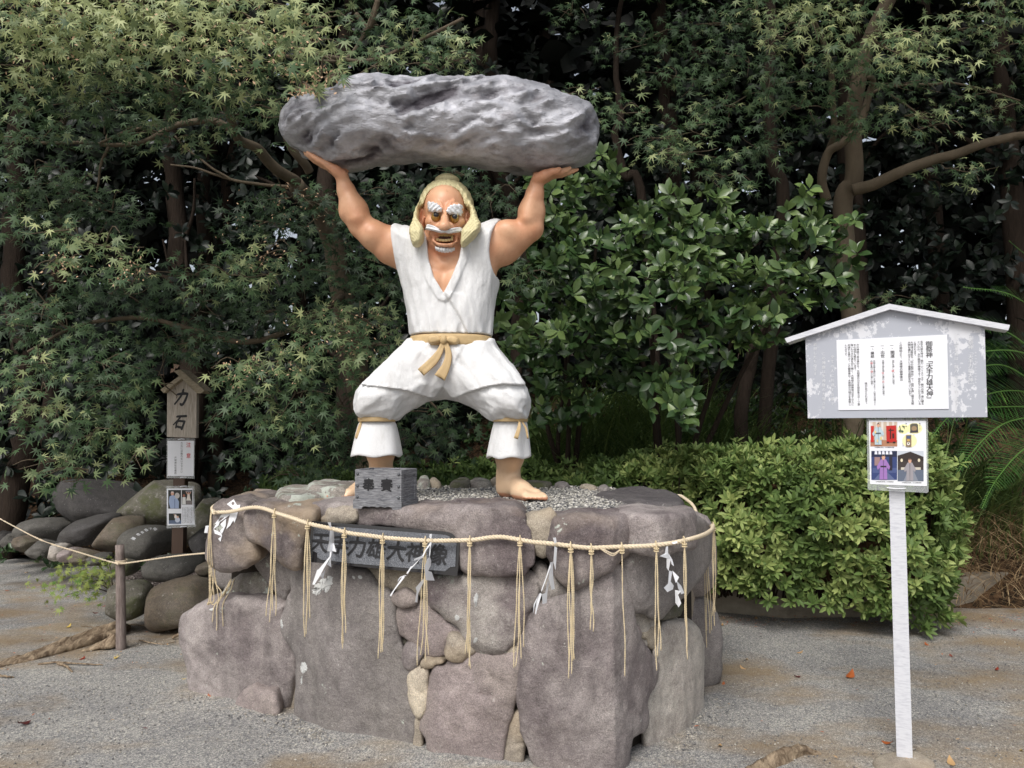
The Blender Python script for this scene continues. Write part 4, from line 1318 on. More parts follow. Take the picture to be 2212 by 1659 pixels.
# gravel bed: real pebbles
grav_px = [(645, 1078), (690, 1062), (770, 1046), (900, 1037), (1110, 1034), (1240, 1040), (1330, 1050), (1300, 1066), (1335, 1080), (1370, 1088), (1330, 1098), (1260, 1102), (1205, 1108), (1165, 1108),
           (1125, 1104), (1090, 1096), (900, 1096), (790, 1096), (700, 1092), (660, 1088)]
gw = np.array([onz(u, v, TOPZ)[:2] for u, v in grav_px])
mb = MB()
bedp = [(-1.15, 4.35), (-.90, 3.98), (-.5, 3.72), (.2, 3.55), (.68, 3.68), (.85, 4.2), (.8, 4.9), (.3, 5.15), (-1.0, 5.1), (-1.4, 4.6)]
mb.add([(x, y, 1.075) for x, y in bedp] + [(x, y, 1.0) for x, y in bedp], [tuple(range(len(bedp)))] + [(i, len(bedp) + i, len(bedp) + (i + 1) % len(bedp), (i + 1) % len(bedp)) for i in range(len(bedp))])
gm = Mat('gravel_bed', .9)
gm.color(gm.ramp(gm.voro(95, out='Color'), [(.2, lin(70, 70, 70)), (.5, lin(130, 128, 124)), (.8, lin(190, 188, 182))])); gm.bump(gm.voro(95), .8, .01)
M['gravel_bed'] = gm.m
mb.build('gravel_bed', gm.m, pedestal)

_ph = (1 + 5 ** .5) / 2
ICO = np.array([(-1, _ph, 0), (1, _ph, 0), (-1, -_ph, 0), (1, -_ph, 0), (0, -1, _ph), (0, 1, _ph), (0, -1, -_ph), (0, 1, -_ph), (_ph, 0, -1), (_ph, 0, 1), (-_ph, 0, -1), (-_ph, 0, 1)]) / math.sqrt(1 + _ph * _ph)
ICF = np.array([(0, 11, 5), (0, 5, 1), (0, 1, 7), (0, 7, 10), (0, 10, 11), (1, 5, 9), (5, 11, 4), (11, 10, 2), (10, 7, 6), (7, 1, 8), (3, 9, 4), (3, 4, 2), (3, 2, 6), (3, 6, 8), (3, 8, 9), (4, 9, 5), (2, 4, 11), (6, 2, 10), (8, 6, 7), (9, 8, 1)])


def pebbles(name, P_, rad, cols, mat, parent=None, flat=.65, **kw):
    n = len(P_)
    sc = rad[:, None] * rng.uniform(.65, 1.25, (n, 3)) * np.array([1, 1, flat])
    th = rng.uniform(0, 2 * math.pi, n)
    base = ICO[None] * sc[:, None, :] * rng.uniform(.82, 1.12, (n, 12, 1))
    c, s = np.cos(th)[:, None], np.sin(th)[:, None]
    V = np.stack([base[..., 0] * c - base[..., 1] * s, base[..., 0] * s + base[..., 1] * c, base[..., 2]], -1) + P_[:, None, :]
    F = (ICF[None] + (np.arange(n) * 12)[:, None, None]).reshape(-1, 3)
    me = mesh(name, V.reshape(-1, 3), F, True, mat)
    a = me.attributes.new('tone', 'FLOAT', 'POINT'); a.data.foreach_set('value', np.repeat(cols, 12).astype(np.float32))
    return ob(name, me, parent, **kw)


def tone_mat(name, stops, rough=.75, bump=False):
    m = Mat(name, rough)
    a = m.n.new('ShaderNodeAttribute'); a.attribute_name = 'tone'
    m.color(m.ramp(a.outputs['Fac'], stops))
    return m.m


M['pebble'] = tone_mat('mixed_gravel', [(0, lin(64, 66, 70)), (.3, lin(110, 110, 112)), (.55, lin(150, 148, 142)), (.75, lin(186, 182, 172)), (1, lin(216, 214, 208))])
cand = np.column_stack([rng.uniform(gw[:, 0].min(), gw[:, 0].max(), 34000), rng.uniform(gw[:, 1].min(), gw[:, 1].max(), 34000)])
ins = (poly_sd(gw, cand[:, 0], cand[:, 1]) < .02) & (poly_sd(np.array(bedp), cand[:, 0], cand[:, 1]) < .0)
cand = cand[ins]
# thin out with distance: far ones are larger clusters
keep = rng.uniform(size=len(cand)) < np.clip(1.25 - (cand[:, 1] - 3.5) * .35, .45, 1)
cand = cand[keep]
P_ = np.column_stack([cand, TOPZ - .018 + rng.uniform(0, .016, len(cand))])
pebbles('gravel', P_, rng.uniform(.0055, .0095, len(P_)), rng.beta(2.4, 2.1, len(P_)), M['pebble'], pedestal, kind='stuff')


def hitY(u, v, default=None):
    d = Vector(ray(u, v)); o = Vector((0, 0, 1.5))
    best = None
    for t in STONE_TREES:
        loc, _, _, dist = t.ray_cast(o, d)
        if loc is not None and (best is None or loc.y < best): best = loc.y
    return best if best is not None else default


def wall_front(x, z):
    best = None
    for t in STONE_TREES:
        loc, _, _, dist = t.ray_cast(Vector((x, 2.2, z)), Vector((0, 1, 0)))
        if loc is not None and (best is None or loc.y < best): best = loc.y
    return best


# ---- patches of white lichen on the facing
M['lichen'] = (lambda m: (m.color(m.mix(m.noise(60, 4, .7), lin(168, 170, 168), lin(222, 223, 222))), m.bump(m.noise(120, 3), .6, .004), m.m)[-1])(Mat('white_lichen', .9, .2))
for tg_, pts in (('B', [(245, 830), (290, 825), (308, 870), (300, 915), (262, 938), (240, 905)]), ('B', [(248, 960), (266, 958), (258, 1035), (240, 1040)]), ('B', [(50, 410), (75, 440), (72, 520), (50, 480)]),
                 ('B', [(360, 130), (420, 60), (480, 20), (550, 10), (540, 80), (500, 165), (470, 150), (440, 130), (410, 195), (370, 190)]), ('B', [(785, 0), (830, 10), (825, 40), (790, 35)]), ('B', [(725, 0), (765, 20), (750, 50)]),
                 ('C', [(815, 660), (860, 670), (865, 710), (820, 730)]), ('C', [(1010, 900), (1050, 890), (1040, 940), (1000, 960)]), ('C', [(1010, 440), (1060, 450), (1050, 500), (1030, 600), (1010, 520)]), ('4', [(130, 930), (170, 915), (160, 940)])):
    q = chaikin(zp(tg_, pts), 2)
    q = np.repeat(q, 2, axis=0); q[1::2] = (q[0::2] + np.roll(q[0::2], -1, axis=0)) / 2
    cq = q.mean(0); rr_ = np.linalg.norm(q - cq, axis=1).max()
    q = q + rng.normal(0, rr_ * .055, q.shape)
    rings = [cq + (q - cq) * f_ for f_ in (1.0, .8, .55, .25)]
    V_, ok_ = [], True
    for k_, ring_ in enumerate(rings):
        for u, v in ring_:
            y_ = hitY(u, v)
            if y_ is None: ok_ = False; break
            V_.append(at(u, v, y_ - (.0005 if k_ == 0 else .003)))
        if not ok_: break
    if not ok_: continue
    m_ = len(q)
    F_ = [(i * m_ + j, i * m_ + (j + 1) % m_, (i + 1) * m_ + (j + 1) % m_, (i + 1) * m_ + j) for i in range(3) for j in range(m_)] + [tuple(range(3 * m_, 4 * m_))]
    ob('lichen', mesh('lichen', V_, F_, True, M['lichen']), pedestal)

# ---- name plaque
def quad_frame(tl, tr, bl_, br_):
    """plane frame from four points: origin tl, unit x, unit down, size"""
    o = np.array(tl); ex = np.array(tr) - o; w = np.linalg.norm(ex); ex /= w
    dn = (np.array(bl_) - o + np.array(br_) - np.array(tr)) / 2
    dn -= ex * dn.dot(ex); h_ = np.linalg.norm(dn); dn /= h_
    return o, ex, dn, w, h_


def frame_pt(fr, a, b, d=0.0):
    o, ex, dn, w, h_ = fr
    nrm = np.cross(dn, ex)
    if nrm[1] > 0: nrm = -nrm
    return o + ex * a + dn * b + nrm * d


def prism(mb, fr, pts, d0, d1, m=0):
    """polygon in frame metres between depths d0 (back) and d1 (front)"""
    n = len(pts)
    V = [frame_pt(fr, a, b, d0) for a, b in pts] + [frame_pt(fr, a, b, d1) for a, b in pts]
    F = [tuple(range(n - 1, -1, -1)), tuple(range(n, 2 * n))] + [(i, (i + 1) % n, n + (i + 1) % n, n + i) for i in range(n)]
    mb.add(V, F, m)


def put_glyph(mb, fr, ch, a, b, size, d=.001, bold=0.0, m=0, shear=0.0, sx=1.0, sy=1.0, rot=0.0, brush=0.0):
    """character centred at frame metres (a, b); bold = stroke widening, as a few struck layers"""
    if ch in ' 　': return
    V, F = glyph(ch)
    if not len(V): return
    hits = [(0, 0)] if bold < .008 else ([(-bold * .5, 0), (bold * .5, 0), (0, bold * .5), (0, -bold * .5)] if size > .03 else [(-bold * .5, 0), (bold * .5, 0)])
    for k, (hx_, hy_) in enumerate(hits):
        x, y = V[:, 0] * sx + hx_, V[:, 1] * sy + hy_
        if brush > 0:
            x, y = x + brush * np.sin(y * 5 + x * 3), y + brush * np.cos(x * 6 - y * 2) - x * brush * .6
        x = x + y * shear
        c, s = math.cos(rot), math.sin(rot)
        x, y = x * c - y * s, x * s + y * c
        mb.add([frame_pt(fr, a + p * size, b - q * size, d + k * .00012) for p, q in zip(x, y)], F, m)


pq = [(674, 1125.5), (995, 1151), (682, 1214), (1000, 1247)]
yL, yR = 3.60, 3.40
fr = quad_frame(at(*pq[0], yL + .01), at(*pq[1], yR + .01), at(*pq[2], yL - .02), at(*pq[3], yR - .02))
W_, H_ = fr[3], fr[4]
M['polished'] = plain('polished_black_granite', lin(34, 34, 38), .12, .6)
pg = Mat('grey_granite', .7); pg.color(pg.ramp(pg.noise(260, 2, .6), [(.35, lin(70, 73, 78)), (.5, lin(94, 97, 103)), (.66, lin(128, 131, 138))]))
M['granite'] = pg.m
plaque = thing('name_plaque', 'dark granite name plaque with seven carved black characters set into the pedestal front', 'plaque', tuple(frame_pt(fr, W_ / 2, H_, -.01)))
mb = MB(); prism(mb, fr, [(0, 0), (W_, 0), (W_, H_), (0, H_)], -.09, 0); mb.build('slab', M['polished'], plaque)
mb = MB()
fx, fy = W_ / 321.0, H_ / 92.0
fp = [(7, 10), (60, 8), (290, 7), (300, 10), (303, 18), (315, 20), (316, 72), (306, 74), (296, 84), (100, 86), (30, 84), (22, 80), (20, 70), (8, 66)]
prism(mb, fr, [(a * fx, b * fy) for a, b in fp], -.002, .004); mb.build('face', M['granite'], plaque)
M['ink'] = plain('black_lacquer', lin(26, 26, 30), .5)
px_ = [(46.5, 34), (78, 43), (108, 42), (145.5, 47), (185, 52), (224, 58), (264.5, 66)]
for (u_, v_), ch in zip([(298, 414), (556, 450), (783, 475), (1035, 495), (1290, 520), (1530, 545), (1800, 565)], '天手力雄大神像'):
    u, v = zp('7', [(u_, v_)])[0]
    # place on the plaque along its length
    a = (u - 674) / (998 - 674) * W_
    b = ((v - (1125.5 + (u - 674) / 321 * 26)) / 90) * H_
    mb = MB(); put_glyph(mb, fr, ch, a, b, .098, .0062, .05, brush=.03, shear=.06)
    mb.build('carved_character', M['ink'], plaque)

pq_ = [Vector(frame_pt(fr, a, b, .006)) for a, b in ((0, 0), (W_, 0), (W_, H_), (0, H_))]
STONE_TREES.append(BVHTree.FromPolygons(pq_, [(0, 1, 2, 3)]))

# ---- straw rope round the pedestal
rope_px = zp('A', [(320, 415), (400, 412), (500, 405), (600, 385), (700, 363), (800, 358), (900, 378), (1000, 415), (1190, 475), (1380, 540)]) + \
    zp('7', [(420, 240), (640, 295), (850, 320), (1070, 350), (1350, 372), (1640, 388), (1950, 385)]) + \
    zp('P', [(1024, 1166), (1058, 1161), (1085, 1160)]) + zp('D', [(60, 612), (200, 635), (400, 655), (700, 690), (850, 688), (1000, 682), (1340, 668), (1600, 628), (1800, 572), (1885, 520), (1900, 480)])
sp_px = spline(rope_px, 150)
yy_ = []
for u, v in sp_px:
    cands = [hitY(u, v + dv) for dv in (-4, 0, 4)]
    cands = [c for c in cands if c is not None]
    yy_.append(min(cands) if cands else np.nan)
yy_ = np.array(yy_)
ok = ~np.isnan(yy_)
yy_ = np.interp(np.arange(150), np.flatnonzero(ok), yy_[ok])
# a taut rope bridges the hollows: running minimum, then smoothing
ym_ = np.array([yy_[max(0, i - 5):i + 6].min() for i in range(150)])
for _ in range(6): ym_ = np.convolve(np.pad(ym_, 2, 'edge'), np.ones(5) / 5, 'valid')
ym_ = np.minimum(ym_, yy_) - .014
for _ in range(2): ym_ = np.convolve(np.pad(ym_, 1, 'edge'), [.25, .5, .25], 'valid')
rope_c = [at(u, v, y) for (u, v), y in zip(sp_px, ym_)]
e0, e1 = rope_c[0], rope_c[-1]
pre = [e0 + np.array([.02, .75, .03]), e0 + np.array([-.10, .30, .01])]
post = [at(1530, 1138, e1[1] + .22), at(1512, 1128, e1[1] + .45), at(1500, 1096, e1[1] + .62), at(1484, 1080, e1[1] + .72), at(1462, 1071, e1[1] + .9), at(1425, 1090, 5.3)]
rc = np.vstack([spline(pre + rope_c[:3], 30)[:-8], np.array(rope_c[2:-2]), spline(rope_c[-3:] + post, 46)[6:]])
seg = np.linalg.norm(np.diff(rc, axis=0), axis=1); L = np.concatenate([[0], np.cumsum(seg)])
nL = int(L[-1] / .0055)
rc = np.stack([np.interp(np.linspace(0, L[-1], nL), L, rc[:, q]) for q in range(3)], 1)
for _ in range(3): rc[1:-1] = rc[1:-1] * .5 + (rc[:-2] + rc[2:]) * .25
sw = Mat('straw_rope', .75, .3); sw.color(sw.mix(sw.noise(40, 4, .7), lin(226, 213, 190), lin(204, 186, 156)))
sw.bump(sw.noise(160, 3), .6, .003)
M['straw'] = sw.m
s2 = Mat('old_straw', .8, .3); s2.color(s2.mix(s2.noise(12, 4, .6), lin(218, 205, 176), lin(200, 180, 142))); s2.bump(s2.noise(200, 2), .5, .002)
M['straw_old'] = s2.m


def twisted(name, pts, r, strands, pitch, mat, parent=None, n=6, step=.0055, **kw):
    pts = np.asarray(pts)
    T = np.gradient(pts, axis=0); T /= np.linalg.norm(T, axis=1)[:, None] + 1e-12
    N = np.cross(T, [0, 0, 1.0]); bad = np.linalg.norm(N, axis=1) < .2
    N[bad] = np.cross(T[bad], [0, 1.0, 0]); N /= np.linalg.norm(N, axis=1)[:, None]
    if bad.any() and not bad.all(): N = np.cross(T, [0, 1.0, 0]); N /= np.linalg.norm(N, axis=1)[:, None]
    Bn = np.cross(T, N)
    L = np.concatenate([[0], np.cumsum(np.linalg.norm(np.diff(pts, axis=0), axis=1))])
    mb = MB()
    for k in range(strands):
        a = L / pitch * 2 * math.pi + k * 2 * math.pi / strands
        rr = r * .55
        mb.tube(pts + (np.cos(a) * rr)[:, None] * N + (np.sin(a) * rr)[:, None] * Bn, r * .56, n)
    return mb.build(name, mat, parent, True, **kw)


mid = rc[len(rc) // 2]
o = twisted('sacred_rope', rc, .0096, 3, .048, M['straw'], None, 7)
o['label'] = 'thick twisted straw rope slung round the pedestal'; o['category'] = 'rope'


def rope_at(u):
    i = int(np.argmin(np.abs((rc[:, 0] / rc[:, 1] * FPX + 1106) - u) + (rc[:, 1] > max(4.6, e1[1] + .1)) * 1e4))
    return rc[i]


def hang(p0, zb, dx=0.0, clear=.010, n=26, ph=0.0, amp=.004, bottom_x=0.0):
    """plumb strand from p0 down to height zb, kept clear of the stones"""
    z = np.linspace(p0[2], zb, n)
    t = np.linspace(0, 1, n)
    x = p0[0] + dx * np.sin(np.minimum(t * 2.2, 1) * math.pi / 2) + bottom_x * t ** 1.5 + amp * np.sin(t * 9 + ph) * t
    y = np.full(n, p0[1])
    for i in range(n):
        w = wall_front(x[i], z[i])
        if w is not None and w - clear < y[i]: y[i] = w - clear
    for _ in range(2): y[1:-1] = np.minimum(y[1:-1], y[1:-1] * .5 + (y[:-2] + y[2:]) * .25)
    return np.column_stack([x, y - .002, z])


tassels = [(534, 1325, 4, 'left of the corner boulder crease'), (598, 1342, 4, ''), (670, 1374, 5, ''), (748, 1399, 4, ''), (831, 1420, 4, ''), (921, 1435, 4, ''), (1015, 1442, 4, ''), (1122, 1440, 4, ''),
           (1232, 1463, 5, ''), (1276, 1362, 3, ''), (1340, 1458, 1, ''), (1412, 1446, 3, ''), (1473, 1422, 3, ''), (1519, 1397, 4, ''), (1536, 1350, 4, '')]
tl = ['straw tassel hanging over the dark corner boulder at the rope\'s left', 'straw tassel hanging over the second cap stone from the left, ending above the dark gap',
      'straw tassel hanging at the left edge of the name plaque', 'straw tassel hanging over the second plaque character', 'straw tassel hanging over the fourth plaque character',
      'straw tassel hanging over the sixth plaque character', 'twisted straw tassel hanging just right of the name plaque', 'straw tassel hanging left of the tan wedge stone',
      'long straw tassel over the left half of the purple monolith', 'short straw tassel ending halfway down the purple monolith', 'single straw strand hanging from the rope\'s knot over the monolith',
      'straw tassel hanging over the huge rounded grey boulder, left of the paper streamer', 'thin straw tassel hanging over the pale granite block', 'straw tassel hanging off the pedestal\'s right edge',
      'outermost right straw tassel, seen against the hedge']
for (u, vb, ns_, _), lb in zip(tassels, tl):
    p0 = rope_at(u)
    zb = at(u, vb, p0[1])[2]
    t_ = thing('straw_tassel', lb, 'tassel', tuple(p0), 'straw tassels on the sacred rope')
    for k in range(ns_):
        off = (k - (ns_ - 1) / 2)
        zz = zb + rng.uniform(0, .10) * (k > 0)
        pts = hang(p0 + np.array([0, -.012 - .003 * (k % 2), 0]), zz, dx=off * .0075, ph=k * 1.7 + u, amp=rng.uniform(.002, .006), bottom_x=rng.normal(0, .010))
        Lz = int(max(12, (p0[2] - zz) / .009))
        pr = np.stack([np.interp(np.linspace(0, len(pts) - 1, Lz), np.arange(len(pts)), pts[:, q]) for q in range(3)], 1)
        twisted('strand', pr, .0033, 2, .016, M['straw_old'], t_, 5)
    mb = MB()
    for dz in (-.004, -.012, -.022):
        a = np.linspace(0, 2 * math.pi, 13)
        rr_ = .019 if dz > -.01 else .010
        yc_ = -.001 if dz > -.01 else -.013
        mb.tube(np.column_stack([p0[0] + (0 if dz > -.01 else 1) * rr_ * np.cos(a), p0[1] + yc_ + rr_ * .8 * (np.sin(a)), p0[2] + dz * (dz < -.01) + (rr_ * np.cos(a) if dz > -.01 else .002 * np.sin(a))]), .0028, 5)
    mb.build('knot', M['straw_old'], t_, True)
# looped bunch at the left end
p0 = rope_at(463)
t_ = thing('straw_tassel', 'looped straw tassel at the far left end of the rope', 'tassel', tuple(p0), 'straw tassels on the sacred rope')
for k, (u1, v1, u2, v2, u3, v3) in enumerate([(457, 1150, 455, 1230, 456, 1300), (453, 1160, 458, 1240, 462, 1296), (470, 1160, 462, 1220, 472, 1290), (490, 1120, 470, 1200, 455, 1296), (492, 1125, 463, 1240, 478, 1280), (452, 1150, 452, 1220, 452, 1290)]):
    y_ = p0[1] - .03
    pts = spline([p0 + [0, -.01, 0], at(u1, v1, y_), at(u2, v2, y_ - .01), at(u3, v3, y_ - .02), at(448 if k % 2 else 470, 1302 + k, y_ - .03)], 70)
    twisted('strand', pts, .0033, 2, .016, M['straw_old'], t_, 5)
# spare end looped along the rope near the right
p0 = rope_at(1290); p1 = rope_at(1334)
for dv in (0, 4):
    pts = spline([p0 + [0, -.02, .004], at(1310, 1190 + dv, p0[1] - .03), at(1325, 1196 + dv, p1[1] - .03), p1 + [0, -.02, -.012]], 50)
    twisted('loose_strand', pts, .0032, 2, .016, M['straw'], t_, 5)

# ---- zigzag paper streamers
pm = Mat('white_paper', .6, .3); pm.color(lin(232, 234, 238)); pm.b.inputs['Subsurface Weight'].default_value = 0.0
M['paper'] = pm.m


def streamer(label, base, pieces, dY=-.03):
    t = thing('paper_streamer', label, 'paper streamer', tuple(base), 'zigzag paper streamers tied to the rope')
    for tag, pts, tw in pieces:
        px = zp(tag, pts)
        Yb = base[1] + dY
        c = np.mean(px, axis=0)
        w = []
        for (u, v) in px:
            y = Yb + tw * (u - c[0]) * .0009 + rng.uniform(-.003, .003)
            hh = hitY(u, v)
            if hh is not None and hh - .006 < y: y = hh - .006
            w.append(at(u, v, y))
        n = len(w)
        w = np.array(w)
        V = np.vstack([w, w + [0, .0008, 0]])
        F = [tuple(range(n)), tuple(range(2 * n - 1, n - 1, -1))] + [(i, n + i, n + (i + 1) % n, (i + 1) % n) for i in range(n)]
        me = mesh('paper_fold', V, F, False, M['paper'])
        ob('paper_fold', me, t)
    return t


streamer('bunched paper streamer blown sideways at the far left of the rope', rope_at(505), [
    ('A', [(463, 322), (538, 270), (575, 335), (612, 328), (600, 375), (578, 385), (588, 405), (545, 430), (525, 370)], 3),
    ('A', [(500, 420), (585, 405), (570, 470), (545, 530), (535, 500), (500, 560), (455, 600), (480, 520)], -3),
    ('A', [(400, 440), (480, 410), (500, 440), (430, 490), (345, 545), (330, 540)], 2),
    ('A', [(228, 562), (340, 552), (390, 510), (370, 560), (315, 600), (312, 645), (212, 640)], 4),
    ('A', [(318, 600), (400, 640), (412, 678), (330, 648)], -4),
    ('A', [(390, 545), (455, 482), (450, 560), (410, 650), (385, 620), (420, 580)], 4),
    ('A', [(366, 706), (410, 668), (392, 738)], -2)])
streamer('long paper streamer over the first plaque character', rope_at(712), [
    ('7', [(350, 158), (388, 155), (398, 215), (380, 222)], 2), ('7', [(378, 258), (428, 262), (432, 420), (400, 530), (343, 520), (372, 380)], 4), ('7', [(400, 430), (428, 420), (458, 530), (402, 520)], -4),
    ('7', [(378, 530), (402, 525), (390, 600), (372, 600)], 1), ('7', [(385, 590), (396, 725), (342, 690), (370, 640)], 3), ('7', [(372, 590), (385, 600), (300, 740), (255, 830), (180, 948), (155, 940), (215, 760), (240, 745)], -3),
    ('7', [(300, 780), (325, 740), (292, 875), (255, 830)], 3)])
streamer('forked paper streamer over the sixth plaque character', rope_at(929), [
    ('7', [(1640, 305), (1668, 302), (1662, 350), (1648, 365), (1634, 340)], 2), ('7', [(1645, 405), (1662, 410), (1640, 600), (1630, 560)], 1),
    ('7', [(1640, 420), (1648, 440), (1590, 520), (1560, 590), (1545, 580), (1585, 500)], -2), ('7', [(1565, 570), (1575, 600), (1470, 635), (1442, 640), (1448, 618)], 2),
    ('7', [(1500, 630), (1520, 615), (1430, 700), (1360, 810), (1345, 800), (1400, 715), (1450, 698)], -2), ('7', [(1330, 822), (1350, 828), (1270, 860), (1232, 916), (1240, 880), (1265, 845)], 2),
    ('C', [(290, 260), (302, 280), (200, 410), (165, 475), (150, 465), (215, 370)], -2),
    ('7', [(1640, 590), (1660, 640), (1655, 700), (1620, 770), (1665, 785), (1702, 893), (1590, 888), (1578, 770), (1580, 700), (1610, 620)], 4),
    ('C', [(505, 285), (505, 320), (470, 380), (440, 450), (432, 538), (410, 530), (425, 420), (415, 385), (470, 320)], 3)])
streamer('paper streamer hanging below the tan wedge stone', rope_at(1198), [
    ('D', [(383, 595), (412, 592), (418, 640), (400, 650)], 2), ('D', [(398, 675), (424, 690), (415, 830), (408, 905), (388, 830)], 3), ('D', [(358, 830), (385, 822), (385, 960), (402, 1080), (372, 1090), (342, 985)], 4),
    ('D', [(358, 840), (362, 870), (320, 990), (275, 1110), (272, 1090), (310, 990)], -3), ('D', [(335, 1000), (348, 1020), (330, 1130), (325, 1215), (283, 1222), (280, 1130), (310, 1120)], 4),
    ('D', [(262, 1115), (278, 1130), (240, 1250), (222, 1325), (214, 1310), (225, 1210)], -3), ('D', [(248, 1130), (262, 1120), (215, 1220), (195, 1320), (200, 1230)], 2)])
streamer('paper streamer over the huge rounded boulder at the right', rope_at(1447), [
    ('D', [(1510, 640), (1560, 628), (1565, 645), (1520, 655)], 0),
    ('D', [(1455, 680), (1475, 675), (1475, 740), (1500, 800), (1395, 770), (1445, 745)], 3), ('D', [(1460, 790), (1500, 800), (1480, 910), (1462, 880)], -4), ('D', [(1478, 740), (1515, 800), (1532, 865), (1510, 850)], 2),
    ('D', [(1485, 905), (1515, 915), (1500, 1010), (1530, 1050), (1520, 1085), (1468, 1110), (1435, 1070), (1475, 1030)], 4), ('D', [(1515, 905), (1580, 968), (1550, 1025), (1520, 940)], -3),
    ('D', [(1555, 1000), (1600, 1050), (1630, 1120), (1600, 1130), (1570, 1075)], 4), ('D', [(1540, 1090), (1600, 1100), (1570, 1135), (1600, 1215), (1575, 1255), (1545, 1210)], -4)])

# ---- offering box
wd = Mat('weathered_dark_wood', .8, .3)
wv = wd.noise(7, 6, .7, wd.coord((1.5, 1.5, 16)), 1.5)
wv2 = wd.noise(16, 5, .7, wd.coord((1.2, 1.2, 22)), .8)
wd.color(wd.mix(wd.ramp(wv2, [(.42, BW0), (.6, BW1)]), wd.mix(wd.ramp(wv, [(.4, BW0), (.62, BW1)]), lin(72, 73, 79), lin(108, 109, 114)), lin(150, 151, 154)))
wd.bump(wv2, .6, .004); wd.bump(wv, .5, .004)
M['box_wood'] = wd.m
fl_, fr_, br_2 = onz(764, 1098, 1.108), onz(867, 1101.5, 1.108), onz(907, 1092, 1.108)
ex = (fr_ - fl_); bw = np.linalg.norm(ex[:2]); ang = math.atan2(ex[1], ex[0])
cen = (fl_ + fr_) / 2
bd = .19
box = thing('offering_box', 'small weathered grey wooden offering box with two black characters, standing on the pedestal', 'offering box', (cen[0], cen[1], 1.108), rotz=ang)
bh = .185


def lbox(mb, x, y, z, sx, sy, sz, m=0):
    """box in the local frame of the offering box: x centre, y front face, z bottom"""
    c, s = math.cos(ang), math.sin(ang)
    Rm = np.array([[c, -s, 0], [s, c, 0], [0, 0, 1]])
    ctr = np.array([x, y + sy / 2, z + sz / 2])
    mb.box(Rm @ ctr + np.array([cen[0], cen[1], 1.108]), (sx, sy, sz), Rm, m)


def lpt(x, y, z):
    c, s = math.cos(ang), math.sin(ang)
    return np.array([cen[0] + x * c - y * s, cen[1] + x * s + y * c, 1.108 + z])


hw = bw / 2 - .003
mb = MB(); lbox(mb, 0, .004, .040, 2 * hw, .014, bh - .040); mb.build('front_board', M['box_wood'], box)
mb = MB(); lbox(mb, 0, bd - .018, .040, 2 * hw, .014, bh - .040); mb.build('back_board', M['box_wood'], box)
for s_ in (-1, 1):
    mb = MB(); lbox(mb, s_ * (hw - .009), .018, .040, .012, bd - .036, bh - .040); mb.build('side_board', M['box_wood'], box)
    # rails and stiles framing each side
    for y0, y1, z0_, z1_ in ((.018, bd - .018, bh - .026, bh), (.018, .030, .04, bh - .026), (bd - .030, bd - .018, .04, bh - .026)):
        mb = MB(); lbox(mb, s_ * (hw - .001), y0, z0_, .006, y1 - y0, z1_ - z0_); mb.build('side_rail', M['box_wood'], box)
mb = MB(); lbox(mb, 0, .016, .05, 2 * hw - .03, bd - .034, .012); mb.build('bottom_board', M['box_wood'], box)
# skirting with a scalloped lower edge
for side_ in ('front', 'right', 'left', 'back'):
    mb = MB()
    ln = bw + .004 if side_ in ('front', 'back') else bd + .004
    k = 40
    pts_t = [(-ln / 2 + ln * i / k, .042) for i in range(k + 1)]
    pb = []
    for i in range(k + 1):
        t = i / k
        zz_ = 0 if t < .18 or t > .82 else .008 + .004 * abs(math.sin((t - .18) / .64 * math.pi * 4))
        pb.append((-ln / 2 + ln * t, zz_))
    th_ = .010
    V_ = []
    for dpt in (0, th_):
        for a_, z_ in pts_t + pb:
            if side_ == 'front': V_.append(lpt(a_, -.004 + dpt, z_))
            elif side_ == 'back': V_.append(lpt(a_, bd - dpt + .002, z_))
            elif side_ == 'right': V_.append(lpt(hw + .006 - dpt, bd / 2 + a_ * .93, z_))
            else: V_.append(lpt(-hw - .006 + dpt, bd / 2 + a_ * .93, z_))
    n_ = k + 1
    F_ = []
    for l_ in (0, 2 * n_):
        F_ += [(l_ + i, l_ + i + 1, l_ + n_ + i + 1, l_ + n_ + i) for i in range(k)]
    F_ += [(i, 2 * n_ + i, 2 * n_ + i + 1, i + 1) for i in range(k)] + [(n_ + i, n_ + i + 1, 3 * n_ + i + 1, 3 * n_ + i) for i in range(k)]
    mb.add(V_, F_); mb.build('skirting', M['box_wood'], box)
M['stud'] = plain('dull_iron', lin(92, 94, 98), .45, .5, .4)
for x_ in (-hw + .014, hw - .014):
    for z_ in (.055, .108, .165):
        ob('stud', sphere_me('stud', lpt(x_, .004, z_), (.0075, .0075, .0075), M['stud'], 12, 8), box)
fbx = (lpt(-hw, .003, bh), (lpt(1, 0, 0) - lpt(0, 0, 0)), np.array([0, 0, -1.0]), 2 * hw, bh)
for ch, a_ in (('奉', .30), ('賽', .69)):
    mb = MB(); put_glyph(mb, fbx, ch, a_ * 2 * hw, .072, .062, .0012, .06, brush=.02); mb.build('painted_character', M['ink'], box)
# ================================================================== signs
M['sign_white'] = (lambda m: (m.color(m.mix(m.ramp(m.noise(30, 4, .6, m.coord((1, 1, 5))), [(.45, BW0), (.7, BW1)]), lin(206, 208, 214), lin(186, 188, 196))), m.bump(m.noise(60, 3), .2, .002), m.m)[-1])(Mat('weathered_white_paint', .5, .4))
sb = Mat('peeling_grey_board', .55, .35)
_c = sb.coord((1, 1, 1), 'Generated')
n1_ = sb.noise(4.2, 8, .72, _c)
n2_ = sb.noise(34, 5, .7, sb.coord((1, 1, .6)))
